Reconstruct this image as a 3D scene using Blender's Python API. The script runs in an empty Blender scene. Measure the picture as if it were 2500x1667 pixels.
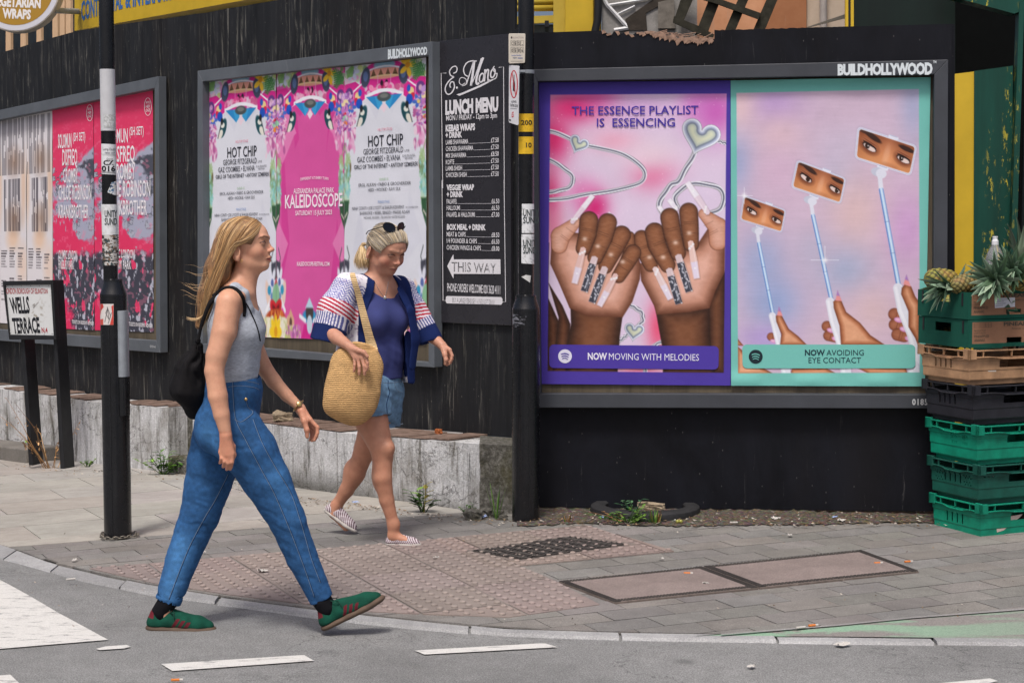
import bpy, bmesh, math, random
import numpy as np
from math import radians, sin, cos, pi
from mathutils import Vector, Matrix
from mathutils.bvhtree import BVHTree
from mathutils import noise as mnoise
random.seed(7)
RNG = np.random.default_rng(11)
SC = bpy.context.scene
# ------------------------------------------------------------------ camera, sky, sun, exposure
CAM_H = 1.72; F_PX = 4241.0; CX, CY = 1250.0, 833.5
PITCH = math.atan(319.0 / F_PX)
cd = bpy.data.cameras.new('camera'); cam = bpy.data.objects.new('camera', cd)
SC.collection.objects.link(cam); SC.camera = cam
cam.location = (0, 0, CAM_H); cam.rotation_euler = (pi / 2 - PITCH, 0, 0)
cd.sensor_width = 36; cd.lens = F_PX / 2500 * 36; cd.clip_end = 500; cd.clip_start = .05
W = bpy.data.worlds.new('World'); SC.world = W; W.use_nodes = True
SUN_EL, SUN_AZ = radians(62), radians(196)      # sun behind the camera, a little to its left
_n = W.node_tree.nodes; _bg = _n['Background']
sky = _n.new('ShaderNodeTexSky'); sky.sky_type = 'NISHITA'; sky.sun_disc = False
sky.sun_elevation = SUN_EL; sky.sun_rotation = SUN_AZ; sky.air_density = 0.6; sky.dust_density = 6.0; sky.ozone_density = 1.0
W.node_tree.links.new(sky.outputs[0], _bg.inputs[0]); _bg.inputs[1].default_value = 0.105
sl = bpy.data.lights.new('sun', 'SUN'); so = bpy.data.objects.new('sun', sl); SC.collection.objects.link(so)
sl.energy = 1.8; sl.angle = radians(10); sl.color = (1, .97, .93)
_d = Vector((sin(SUN_AZ) * cos(SUN_EL), cos(SUN_AZ) * cos(SUN_EL), sin(SUN_EL)))
so.rotation_euler = _d.to_track_quat('Z', 'Y').to_euler(); so.location = (0, -5, 12)
SC.view_settings.view_transform = 'Standard'; SC.view_settings.look = 'None'
SC.view_settings.exposure = 0.35; SC.view_settings.gamma = 1
# ------------------------------------------------------------------ geometry of the street
FWD = np.array([0, cos(PITCH), -sin(PITCH)]); UPV = np.array([0, sin(PITCH), cos(PITCH)]); ORG = np.array([0, 0, CAM_H])
def ray(u, v):
    u = np.asarray(u, float); v = np.asarray(v, float)
    a = (u - CX) / F_PX; b = (CY - v) / F_PX
    return np.stack([a, FWD[1] + b * UPV[1], FWD[2] + b * UPV[2]], -1)
def P(u, v, Y):                                   # the point seen at picture position u,v at depth Y
    d = ray(u, v); return ORG + d * (np.asarray(Y, float) / d[..., 1])[..., None]
class Plane:
    """vertical wall plane  Y = y0 - k X"""
    def __init__(s, y0, k):
        s.y0, s.k = y0, k; L = math.hypot(1, k)
        s.nrm = np.array([-k / L, -1 / L, 0.]); s.dir = np.array([1 / L, -k / L, 0.])
    def hit(s, u, v, off=0.0):
        d = ray(u, v); n = s.nrm; c = np.array([0, s.y0, 0]) + n * off
        t = (c - ORG) @ n / (d @ n); return ORG + d * t[..., None]
LEFT = Plane(10.05, 1.16)     # long hoarding running away to the left
LOWW = Plane(9.56, 1.16)      # face of the low rendered wall in front of it
RIGHT = Plane(9.81, 0.115)    # hoarding facing the street
WD = np.array([-.653, .757])
def zg(x, y):                                     # the street falls gently away to the left
    s = np.asarray(x) * WD[0] + (np.asarray(y) - 9.73) * WD[1]
    sp = np.log1p(np.exp(np.clip(s * 3, -30, 30))) / 3
    return -0.053 * np.minimum(sp, 12)
def G(u, v, dz=0.0):
    d = ray(u, v); t = (dz - CAM_H) / d[..., 2]
    for _ in range(12):
        p = ORG + d * t[..., None]; z = zg(p[..., 0], p[..., 1]) + dz
        t = (z - CAM_H) / d[..., 2]
    return ORG + d * t[..., None]
# ------------------------------------------------------------------ colours, meshes, objects
def lin(c):
    c = np.asarray(c, float)
    if c.max() > 1.001: c = c / 255.
    return np.where(c <= .04045, c / 12.92, ((c + .055) / 1.055) ** 2.4)
def hx(h): return np.array([int(h[i:i + 2], 16) / 255. for i in (0, 2, 4)])
C = SC.collection
def tag(o, label=None, cat=None, group=None, kind=None):
    if label: o['label'] = label
    if cat: o['category'] = cat
    if group: o['group'] = group
    if kind: o['kind'] = kind
    return o
def thing(name, label, cat, loc=(0, 0, 0), group=None, rz=0):
    o = bpy.data.objects.new(name, None); C.objects.link(o); o.location = loc; o.rotation_euler = (0, 0, rz)
    o.empty_display_size = .1
    return tag(o, label, cat, group)
def raw_mesh(name, v, f, mats, cols=None, fm=None, smooth=False):
    v = np.asarray(v, np.float32); me = bpy.data.meshes.new(name)
    if isinstance(f, np.ndarray):
        k = f.shape[1]; n = len(f); loops = f.ravel().astype(np.int32); st = np.arange(n, dtype=np.int32) * k; tot = np.full(n, k, np.int32)
    else:
        tot = np.array([len(q) for q in f], np.int32); loops = np.array([i for q in f for i in q], np.int32)
        st = np.concatenate([[0], np.cumsum(tot)[:-1]]).astype(np.int32) if len(tot) else np.zeros(0, np.int32); n = len(tot)
    me.vertices.add(len(v)); me.vertices.foreach_set('co', v.ravel())
    me.loops.add(len(loops)); me.loops.foreach_set('vertex_index', loops)
    me.polygons.add(n); me.polygons.foreach_set('loop_start', st); me.polygons.foreach_set('loop_total', tot)
    if fm is not None: me.polygons.foreach_set('material_index', np.asarray(fm, np.int32))
    me.polygons.foreach_set('use_smooth', np.full(n, bool(smooth)))
    for m in (mats if isinstance(mats, (list, tuple)) else [mats]): me.materials.append(m)
    if cols is not None:
        a = me.color_attributes.new('Col', 'FLOAT_COLOR', 'POINT')
        cc = np.ones((len(v), 4), np.float32); cc[:, :3] = cols; a.data.foreach_set('color', cc.ravel())
    me.update(calc_edges=True); me.validate()
    return me
def wloc(o):
    l = np.zeros(3)
    while o is not None: l = l + np.array(o.location); o = o.parent
    return l
def mobj(name, v, f, mats, parent=None, loc=None, **kw):
    """mesh object from WORLD coordinates; origin at loc (or the parent's origin)"""
    v = np.asarray(v, float)
    if parent is not None: base = wloc(parent)
    else: base = np.array(loc if loc is not None else [(v[:, 0].min() + v[:, 0].max()) / 2, (v[:, 1].min() + v[:, 1].max()) / 2, v[:, 2].min()])
    me = raw_mesh(name, v - base, f, mats, **kw); o = bpy.data.objects.new(name, me); C.objects.link(o)
    if parent is not None: o.parent = parent
    else: o.location = base
    return o
class MB:
    def __init__(s): s.v = []; s.f = []; s.c = []; s.m = []; s.n = 0
    def add(s, v, f, col=None, m=0):
        v = np.asarray(v, float).reshape(-1, 3); s.v.append(v)
        for q in f: s.f.append([int(i) + s.n for i in q]); s.m.append(m)
        s.c.append(np.tile(lin(col) if col is not None else [.5] * 3, (len(v), 1)) if col is None or np.ndim(col) == 1 else np.asarray(col)); s.n += len(v); return s
    def quad(s, a, b, c, d, col=None, m=0): return s.add([a, b, c, d], [(0, 1, 2, 3)], col, m)
    def box(s, c, sz, R=None, col=None, m=0):
        h = np.array(sz) / 2.; q = np.array([[i, j, k] for i in (-1, 1) for j in (-1, 1) for k in (-1, 1)]) * h
        if R is not None: q = q @ np.asarray(R).T
        return s.add(q + np.array(c), [(0, 1, 3, 2), (4, 6, 7, 5), (0, 4, 5, 1), (2, 3, 7, 6), (0, 2, 6, 4), (1, 5, 7, 3)], col, m)
    def hexa(s, a, b, col=None, m=0):             # two quads (front loop a, back loop b)
        q = list(a) + list(b); f = [(0, 1, 2, 3), (7, 6, 5, 4)] + [(i, i + 4, (i + 1) % 4 + 4, (i + 1) % 4) for i in range(4)]
        return s.add(q, f, col, m)
    def prism(s, pts, off, col=None, m=0):        # planar loop extruded by off
        n = len(pts); pts = np.asarray(pts, float); q = np.concatenate([pts, pts + np.asarray(off)])
        f = [tuple(range(n)), tuple(range(2 * n - 1, n - 1, -1))] + [(i, i + n, (i + 1) % n + n, (i + 1) % n) for i in range(n)]
        return s.add(q, f, col, m)
    def tube(s, path, r, seg=8, col=None, m=0, cap=True, flat=None):
        p = np.asarray(path, float); n = len(p); r = np.broadcast_to(np.asarray(r, float), (n,))
        t = np.gradient(p, axis=0); t /= np.linalg.norm(t, axis=1)[:, None] + 1e-12
        up = np.array([0, 0, 1.]) if abs(t[0][2]) < .9 else np.array([1., 0, 0])
        a = np.cross(t[0], up); a /= np.linalg.norm(a); V = []; th = np.arange(seg) * 2 * pi / seg
        for i in range(n):
            a = a - t[i] * (a @ t[i]); a /= np.linalg.norm(a) + 1e-12; b = np.cross(t[i], a)
            V.append(p[i] + r[i] * (np.cos(th)[:, None] * a + np.sin(th)[:, None] * b * (1 if flat is None else flat)))
        f = [(i * seg + j, i * seg + (j + 1) % seg, (i + 1) * seg + (j + 1) % seg, (i + 1) * seg + j) for i in range(n - 1) for j in range(seg)]
        if cap: f += [tuple(range(seg - 1, -1, -1)), tuple(range((n - 1) * seg, n * seg))]
        return s.add(np.concatenate(V), f, col, m)
    def lathe(s, prof, c=(0, 0, 0), seg=24, R=None, col=None, m=0, cap=True):
        th = np.arange(seg) * 2 * pi / seg; V = np.concatenate([np.stack([r * np.cos(th), r * np.sin(th), np.full(seg, z)], -1) for r, z in prof])
        if R is not None: V = V @ np.asarray(R).T
        n = len(prof); f = [(i * seg + j, i * seg + (j + 1) % seg, (i + 1) * seg + (j + 1) % seg, (i + 1) * seg + j) for i in range(n - 1) for j in range(seg)]
        if cap: f += [tuple(range(seg - 1, -1, -1)), tuple(range((n - 1) * seg, n * seg))]
        return s.add(V + np.array(c), f, col, m)
    def out(s, name, mats, parent=None, loc=None, smooth=False, vcol=False, label=None, cat=None, group=None, kind=None):
        o = mobj(name, np.concatenate(s.v), s.f, mats, parent, loc, cols=np.concatenate(s.c) if vcol else None, fm=s.m, smooth=smooth)
        return tag(o, label, cat, group, kind)
def auto_smooth(o, ang=40):
    me = o.data; bm = bmesh.new(); bm.from_mesh(me)
    for e in bm.edges:
        e.smooth = not (len(e.link_faces) == 2 and e.calc_face_angle(0) > radians(ang))
    for f in bm.faces: f.smooth = True
    bm.to_mesh(me); bm.free(); return o
def bevel(o, w, seg=2):
    m = o.modifiers.new('bevel', 'BEVEL'); m.width = w; m.segments = seg; m.limit_method = 'ANGLE'; m.angle_limit = radians(35); return o
def rotz(a): return np.array([[cos(a), -sin(a), 0], [sin(a), cos(a), 0], [0, 0, 1.]])
def grid_faces(nx, ny):
    i = np.arange(nx - 1)[None, :] + np.arange(ny - 1)[:, None] * nx; i = i.ravel()
    return np.stack([i, i + 1, i + 1 + nx, i + nx], -1)
# ------------------------------------------------------------------ node materials
class NT:
    def __init__(s, name):
        s.m = bpy.data.materials.new(name); s.m.use_nodes = True; s.t = s.m.node_tree; s.b = s.t.nodes['Principled BSDF']; s._c = {}
    def n(s, ty, **kw):
        q = s.t.nodes.new(ty)
        for k, v in kw.items(): setattr(q, k, v)
        return q
    def l(s, a, b):
        if hasattr(a, 'links') or hasattr(a, 'is_linked'): s.t.links.new(a, b)
        else: b.default_value = a
    def co(s, w='Object'):
        if w not in s._c: s._c[w] = s.n('ShaderNodeTexCoord').outputs[w]
        return s._c[w]
    def map(s, sc=(1, 1, 1), rot=(0, 0, 0), loc=(0, 0, 0), w='Object'):
        q = s.n('ShaderNodeMapping'); s.l(s.co(w), q.inputs[0]); q.inputs[1].default_value = loc; q.inputs[2].default_value = rot
        q.inputs[3].default_value = sc if isinstance(sc, (tuple, list)) else (sc,) * 3; return q.outputs[0]
    def noise(s, v, sc=1., det=4., ro=.55, dist=0.):
        q = s.n('ShaderNodeTexNoise'); s.l(v, q.inputs['Vector']); q.inputs['Scale'].default_value = sc; q.inputs['Detail'].default_value = det
        q.inputs['Roughness'].default_value = ro; q.inputs['Distortion'].default_value = dist; return q.outputs['Fac']
    def voro(s, v, sc=1., feat='F1', out='Distance'):
        q = s.n('ShaderNodeTexVoronoi', feature=feat); s.l(v, q.inputs['Vector']); q.inputs['Scale'].default_value = sc; return q.outputs[out]
    def ramp(s, f, st, interp='LINEAR'):
        q = s.n('ShaderNodeValToRGB'); s.l(f, q.inputs[0]); cr = q.color_ramp; cr.interpolation = interp
        while len(cr.elements) < len(st): cr.elements.new(.5)
        for e, (p, c) in zip(cr.elements, st):
            e.position = p; c = (c, c, c) if np.isscalar(c) else tuple(c); e.color = (*c[:3], 1)
        return q.outputs[0]
    def mix(s, f, a, b, mode='MIX'):
        q = s.n('ShaderNodeMix', data_type='RGBA', blend_type=mode)
        for x, i in ((f, 0), (a, 6), (b, 7)):
            if isinstance(x, (tuple, list, np.ndarray)): q.inputs[i].default_value = (*[float(t) for t in x][:3], 1)
            else: s.l(x, q.inputs[i])
        return q.outputs[2]
    def math(s, op, a, b=0., c=None):
        q = s.n('ShaderNodeMath', operation=op); s.l(a, q.inputs[0]); s.l(b, q.inputs[1])
        if c is not None: s.l(c, q.inputs[2])
        return q.outputs[0]
    def bump(s, h, st=.3, d=.01):
        q = s.n('ShaderNodeBump'); q.inputs['Strength'].default_value = st; q.inputs['Distance'].default_value = d; s.l(h, q.inputs['Height'])
        s.t.links.new(q.outputs[0], s.b.inputs['Normal']); return q
    def attr(s, name='Col'):
        q = s.n('ShaderNodeAttribute'); q.attribute_name = name; return q.outputs['Color']
    def fin(s, base=None, rough=.6, spec=.4, metal=0., **kw):
        if base is not None:
            if isinstance(base, (tuple, list, np.ndarray)): s.b.inputs['Base Color'].default_value = (*[float(t) for t in base][:3], 1)
            else: s.t.links.new(base, s.b.inputs['Base Color'])
        s.l(rough, s.b.inputs['Roughness']); s.b.inputs['Specular IOR Level'].default_value = spec; s.b.inputs['Metallic'].default_value = metal
        for k, v in kw.items(): s.l(v, s.b.inputs[k.replace('_', ' ')])
        return s.m
def simple(name, col, rough=.6, spec=.4, metal=0., var=.15, vs=8., bump=0., bs=60., **kw):
    """painted or moulded surface with slight wear variation"""
    q = NT(name); c = lin(col); v = q.map(1.); f = q.noise(v, vs, 5, .6)
    base = q.ramp(f, [(.25, c * (1 - var)), (.75, np.minimum(c * (1 + var), .95))])
    if bump: q.bump(q.noise(v, bs, 3), bump, .004)
    r = q.math('MULTIPLY_ADD', q.noise(v, vs * 3, 3), .2, rough - .1)
    return q.fin(base, r, spec, metal, **kw)
def vmat(name, rough=.6, spec=.3, grain=.06, gs=150., bump=0., bs=200., **kw):
    """colour comes from the object's own paint (attribute) with a fine grain"""
    q = NT(name); a = q.attr(); v = q.map(1.)
    base = q.mix(1., a, q.ramp(q.noise(v, gs, 3, .6), [(.2, 1 - grain), (.8, 1 + 0 * grain)]), 'MULTIPLY')
    if bump: q.bump(q.noise(v, bs, 3), bump, .003)
    return q.fin(base, rough, spec, **kw)
# ------------------------------------------------------------------ lettering
_TC = {}
def glyphs(txt, bold=0.0, shear=0.0, space=1.0):
    key = (txt, bold, shear, space)
    if key in _TC: return _TC[key]
    cu = bpy.data.curves.new('lettering', 'FONT'); cu.body = txt; cu.dimensions = '2D'; cu.fill_mode = 'FRONT'; cu.offset = bold; cu.shear = shear
    cu.space_character = space; cu.resolution_u = 2
    ob = bpy.data.objects.new('lettering', cu); C.objects.link(ob); dg = bpy.context.evaluated_depsgraph_get(); dg.update()
    me = ob.evaluated_get(dg).to_mesh(); n = len(me.vertices); v = np.zeros(n * 3); me.vertices.foreach_get('co', v); v = v.reshape(-1, 3)[:, :2]
    f = [tuple(p.vertices) for p in me.polygons]; ob.evaluated_get(dg).to_mesh_clear(); bpy.data.objects.remove(ob); bpy.data.curves.remove(cu)
    _TC[key] = (v, f); return _TC[key]
_CAP = float(glyphs('H')[0][:, 1].max())
def fit_text(txt, quad, bold=0., shear=0., space=1., caps=True):
    """text stretched into the picture quad TL,TR,BR,BL -> (uv points in px, faces)"""
    v, f = glyphs(txt, bold, shear, space)
    if len(v) == 0: return np.zeros((0, 2)), []
    u = (v[:, 0] - v[:, 0].min()) / (np.ptp(v[:, 0]) + 1e-9); w = (v[:, 1] / _CAP) if caps else (v[:, 1] - v[:, 1].min()) / np.ptp(v[:, 1])
    q = np.asarray(quad, float); top = q[0] + (q[1] - q[0]) * u[:, None]; bot = q[3] + (q[2] - q[3]) * u[:, None]
    return bot + (top - bot) * w[:, None], f
def tq(x0, x1, y0, y1, sl=0., sl2=None):
    """picture quad for lettering: x0..x1, top y0 / bottom y1 at the left end, slope of the base line"""
    sl2 = sl if sl2 is None else sl2
    return [(x0, y0), (x1, y0 + sl * (x1 - x0)), (x1, y1 + sl2 * (x1 - x0)), (x0, y1)]
# ================================================================== ground
def m_asphalt():
    q = NT('asphalt'); v = q.map(1.)
    g = q.noise(v, 170, 3, .7); sp = q.voro(v, 120.); big = q.noise(v, .9, 5, .6); mid = q.noise(v, 9, 4, .6)
    c = q.ramp(g, [(.3, (.115, .116, .115)), (.5, (.215, .216, .212)), (.72, (.37, .37, .365))])
    c = q.mix(1., c, q.ramp(big, [(.3, .74), (.45, .95), (.7, 1.12)]), 'MULTIPLY'); c = q.mix(1., c, q.ramp(mid, [(.25, .86), (.75, 1.08)]), 'MULTIPLY')
    c = q.mix(q.ramp(sp, [(.06, 1.), (.16, 0.)]), c, (.36, .36, .36)); cn = q.noise(q.map((.5, .7, 1)), 1.3, 7, .65, .7); c = q.mix(q.ramp(q.math('ABSOLUTE', q.math('SUBTRACT', cn, .5)), [(.0012, .6), (.004, 0.)]), c, (.05, .05, .05)); st = q.voro(v, 1.7); c = q.mix(q.ramp(st, [(.03, .45), (.09, 0.)]), c, (.07, .07, .07))
    q.bump(g, .5, .006); return q.fin(c, .85, .25)
def m_paver(name, grain=190, spk=.5):
    q = NT(name); v = q.map(1.); a = q.attr(); g = q.noise(v, grain, 3, .7); st = q.noise(v, 2.1, 6, .65); s2 = q.noise(v, 13, 4, .6); lo_ = .78 if name != 'tactile_concrete' else .9
    c = q.mix(1., a, q.ramp(g, [(.28, 1 - spk * .7), (.55, 1.), (.75, 1 + spk)]), 'MULTIPLY')
    c = q.mix(1., c, q.ramp(st, [(.3, lo_), (.65, 1.06)]), 'MULTIPLY'); c = q.mix(1., c, q.ramp(s2, [(.25, .86), (.7, 1.05)]), 'MULTIPLY')
    gum = q.voro(v, 3.1); c = q.mix(q.ramp(gum, [(.035, .55), (.05, 0.)]), c, (.05, .05, .05))
    q.bump(g, .35, .003); return q.fin(c, .8, .25)
M_ASPH = m_asphalt(); M_BLOCK = m_paver('block_paving'); M_SLAB = m_paver('slab_paving', 230, .3); M_TACT = m_paver('tactile_concrete', 220, .25)
M_KERB = m_paver('granite_kerb', 150, .45)
M_JOINT = simple('joint_sand', (48, 46, 43), .95, .1, bump=.4, bs=300)
def m_mark():
    q = NT('road_paint'); v = q.map(1.); n1 = q.noise(q.map((9, 30, 1)), 1., 6, .7); n2 = q.noise(v, 160, 3, .7)
    c = q.ramp(n2, [(.3, (.50, .49, .46)), (.6, (.66, .65, .62))]); w = q.math('MULTIPLY', q.ramp(n1, [(.54, 0.), (.63, 1.)]), q.ramp(n2, [(.4, .2), (.55, 1.)]))
    c = q.mix(w, c, (.19, .19, .19)); q.bump(n2, .25, .004); return q.fin(c, .7, .3)
M_MARK = m_mark()
kin = [(-900, 1040), (-500, 1165), (-200, 1262), (31, 1338), (126, 1373), (255, 1404), (376, 1429), (570, 1460), (640, 1468), (780, 1487), (928, 1503), (1100, 1521), (1240, 1534), (1520, 1543), (1780, 1547), (2131, 1553), (2500, 1557), (3000, 1560), (3900, 1562)]
kout = [(-900, 1056), (-500, 1184), (-200, 1283), (0, 1362), (191, 1414), (373, 1453), (640, 1487), (762, 1505), (928, 1524), (1100, 1540), (1240, 1551), (1457, 1559), (1752, 1565), (2100, 1569), (2500, 1574), (3000, 1577), (3900, 1580)]
gi = np.array([G(u, v, .03) for u, v in kin]); go = np.array([G(u, v, .02) for u, v in kout])
def yk(x, a=gi): return np.interp(x, a[:, 0], a[:, 1])
def sheet(name, xs, y0, y1, ny, dz, mat, kind='structure', **kw):
    xs = np.asarray(xs); t = np.linspace(0, 1, ny)[:, None]; ya = np.array([y0(x) for x in xs]); yb = np.array([y1(x) for x in xs])
    Y = ya + (yb - ya) * t; X = np.broadcast_to(xs, Y.shape); v = np.stack([X, Y, zg(X, Y) + dz], -1).reshape(-1, 3)
    o = mobj(name, v, grid_faces(len(xs), ny), mat, loc=(0, 0, 0), smooth=True, **kw); return tag(o, kind=kind)
XS = np.concatenate([np.linspace(-40, -8, 12), np.linspace(-7.5, 6, 55), np.linspace(7, 40, 12)])
sheet('road', XS, lambda x: -12., lambda x: 46., 120, .013, M_ASPH)
sheet('pavement', XS, lambda x: yk(x) + .02, lambda x: 24., 60, .024, M_JOINT)
# ---- polygon clipping on the ground
def clip(poly, hp):
    for (ax, ay, nx, ny) in hp:
        o = []
        for i in range(len(poly)):
            p, q = poly[i], poly[(i + 1) % len(poly)]; dp = (p[0] - ax) * nx + (p[1] - ay) * ny; dq = (q[0] - ax) * nx + (q[1] - ay) * ny
            if dp >= 0: o.append(p)
            if dp * dq < 0: t = dp / (dp - dq); o.append((p[0] + t * (q[0] - p[0]), p[1] + t * (q[1] - p[1])))
        poly = o
        if len(poly) < 3: return []
    return poly
def halfplanes(pts):                               # convex loop -> inward half planes
    pts = [tuple(p[:2]) for p in pts]; cx = sum(p[0] for p in pts) / len(pts); cy = sum(p[1] for p in pts) / len(pts); out = []
    for i in range(len(pts)):
        a, b = pts[i], pts[(i + 1) % len(pts)]; nx, ny = -(b[1] - a[1]), b[0] - a[0]; L = math.hypot(nx, ny); nx /= L; ny /= L
        if (cx - a[0]) * nx + (cy - a[1]) * ny < 0: nx, ny = -nx, -ny
        out.append((a[0], a[1], nx, ny))
    return out
ANG = radians(24.5); EA = np.array([cos(ANG), sin(ANG)]); EB = np.array([-sin(ANG), cos(ANG)])
def pave(name, hpsets, L, Wd, gap, dz, col, var, mat, bond=.5, org=(0, 0), ext=14, jit=.0012, kind='structure', blister=False):
    mb = MB(); rnd = random.Random(name); nu, nv = int(ext / L) + 1, int(ext / Wd) + 1; base = lin(col)
    for j in range(-nv, nv):
        for i in range(-nu, nu):
            a0 = (i + (bond * (j % 2))) * L; b0 = j * Wd
            q = [(a0 + gap / 2, b0 + gap / 2), (a0 + L - gap / 2, b0 + gap / 2), (a0 + L - gap / 2, b0 + Wd - gap / 2), (a0 + gap / 2, b0 + Wd - gap / 2)]
            w = [tuple(np.array(org) + EA * x + EB * y) for x, y in q]
            if abs(w[0][0]) > 9 or not 5 < w[0][1] < 19: continue
            for hp in hpsets:
                pl = clip(w, hp)
                if len(pl) < 3: continue
                k = 1 + rnd.uniform(-var, var); cc = base * k * np.array([1 + rnd.uniform(-.03, .03), 1, 1 + rnd.uniform(-.03, .03)]); jz = rnd.uniform(-jit, jit)
                tx, ty = rnd.uniform(-jit, jit) * 3, rnd.uniform(-jit, jit) * 3; c0 = np.mean(pl, 0)
                V = [(x, y, float(zg(x, y)) + dz + jz + (x - c0[0]) * tx + (y - c0[1]) * ty) for x, y in pl]
                n = len(V); V2 = V + [(x, y, z - .012) for x, y, z in V]
                mb.add(V2, [tuple(range(n))] + [(i2, i2 + n, (i2 + 1) % n + n, (i2 + 1) % n) for i2 in range(n)], np.tile(cc, (2 * n, 1)))
                if blister:
                    nb = 6; s = L / nb
                    for p in range(nb):
                        for r in range(nb):
                            x, y = np.array(org) + EA * (a0 + (p + .5) * s) + EB * (b0 + (r + .5) * s)
                            if clip([(x - .013, y - .013), (x + .013, y - .013), (x + .013, y + .013), (x - .013, y + .013)], hp) and all((x - h[0]) * h[2] + (y - h[1]) * h[3] > .012 for h in hp):
                                z = float(zg(x, y)) + dz + jz; th = np.arange(10) * 2 * pi / 10; ring = []
                                for rr, zz in ((.0155, .0), (.0135, .0060), (.0095, .0085)): ring.append(np.stack([x + rr * np.cos(th), y + rr * np.sin(th), np.full(10, z + zz)], -1))
                                F = [(u * 10 + t, u * 10 + (t + 1) % 10, u * 10 + 10 + (t + 1) % 10, u * 10 + 10 + t) for u in range(2) for t in range(10)] + [tuple(range(20, 30))]
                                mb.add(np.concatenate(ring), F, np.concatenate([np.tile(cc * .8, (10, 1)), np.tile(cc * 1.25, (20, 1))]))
    return mb.out(name, mat, None, (0, 0, 0), vcol=True, kind=kind)
g2 = lambda u, v, dz=.03: tuple(G(u, v, dz)[:2])
def line_hp(p, q, inside):
    a, b = np.array(p), np.array(q); n = np.array([-(b - a)[1], (b - a)[0]]); n /= np.linalg.norm(n)
    if (np.array(inside) - a) @ n < 0: n = -n
    return (a[0], a[1], n[0], n[1])
# kerb-side limits of the paving as a chain of local half planes: build per x-range
L1a, L1b = g2(31, 1335), g2(747, 1279)
slab_in = g2(300, 1220)
hp_slab = [line_hp(L1a, L1b, slab_in)]
edge = line_hp(g2(1780, 1546), g2(2500, 1487), g2(1800, 1400))
def kerb_hps():
    out = []
    xs = np.linspace(-7, 5, 49)
    for a, b in zip(xs[:-1], xs[1:]):
        pa, pb = (a, float(yk(a)) + .012), (b, float(yk(b)) + .012)
        out.append([(a, 0, 1, 0), (b, 0, -1, 0), line_hp(pa, pb, ((a + b) / 2, 30))])
    return out
def cover_hps(extra):
    """kerb limited strips merged: clip each block in the few strips near the kerb, whole elsewhere"""
    return [k + extra for k in kerb_hps()]
class _Zone: pass
def pave_zone(name, L, Wd, gap, dz, col, var, mat, bond, org, extra):
    # blocks away from the kerb stay whole; only those touching it are cut along its curve
    ymax = lambda a: max(float(yk(a + d)) for d in np.linspace(-.35, .35, 5))
    mb = MB(); rnd = random.Random(name); base = lin(col); nu, nv = int(16 / L), int(16 / Wd); strips = kerb_hps(); xs = np.linspace(-7, 5, 49)
    for j in range(-nv, nv):
        for i in range(-nu, nu):
            a0 = (i + bond * (j % 2)) * L; b0 = j * Wd
            q = [(a0 + gap / 2, b0 + gap / 2), (a0 + L - gap / 2, b0 + gap / 2), (a0 + L - gap / 2, b0 + Wd - gap / 2), (a0 + gap / 2, b0 + Wd - gap / 2)]
            w = [tuple(np.array(org) + EA * x + EB * y) for x, y in q]; mx = [p[0] for p in w]; my = [p[1] for p in w]
            if min(mx) < -6.8 or max(mx) > 4.8 or max(my) < 6 or min(my) > 18: continue
            w = clip(w, extra)
            if len(w) < 3: continue
            if min(my) > max(float(yk(x)) for x in np.linspace(min(mx), max(mx), 4)) + .02: pcs = [w]
            else:
                xm = (min(mx) + max(mx)) / 2; d = .2; pa, pb = (xm - d, float(yk(xm - d)) + .01), (xm + d, float(yk(xm + d)) + .01)
                pc = clip(w, [line_hp(pa, pb, (xm, 30))]); pcs = [pc] if len(pc) > 2 else []
            k = 1 + rnd.uniform(-var, var); cc = base * k * np.array([1 + rnd.uniform(-.03, .03), 1, 1 + rnd.uniform(-.03, .03)]); jz = rnd.uniform(-.0012, .0012)
            for pl in pcs:
                V = [(x, y, float(zg(x, y)) + dz + jz) for x, y in pl]; n = len(V)
                mb.add(V + [(x, y, z - .012) for x, y, z in V], [tuple(range(n))] + [(t, t + n, (t + 1) % n + n, (t + 1) % n) for t in range(n)], np.tile(cc, (2 * n, 1)))
    return mb.out(name, mat, None, (0, 0, 0), vcol=True, kind='structure')
inv = lambda h: (h[0], h[1], -h[2], -h[3])
pave_zone('block_paving', .29, .165, .006, .030, (131, 128, 124), .11, M_BLOCK, .5, g2(1500, 1400), [inv(hp_slab[0]), edge])
pave_zone('slab_paving', .75, .60, .006, .031, (166, 162, 155), .06, M_SLAB, .4, g2(560, 1240), hp_slab)
# ---- tactile crossing paving, an L of pinkish blister slabs
tA = [g2(213, 1388), g2(634, 1353), g2(1150, 1310), g2(1345, 1413), g2(1498, 1472), g2(1240, 1508), g2(900, 1494), g2(560, 1453), g2(376, 1424)]
tB = [g2(1050, 1318), g2(1432, 1284), g2(1645, 1347), g2(1205, 1388)]
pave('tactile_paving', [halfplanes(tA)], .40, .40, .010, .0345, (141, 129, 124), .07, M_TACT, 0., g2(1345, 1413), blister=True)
pave('tactile_paving', [halfplanes(tB)], .40, .40, .010, .0362, (139, 126, 120), .07, M_TACT, 0., g2(1268, 1383), blister=True)
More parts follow.
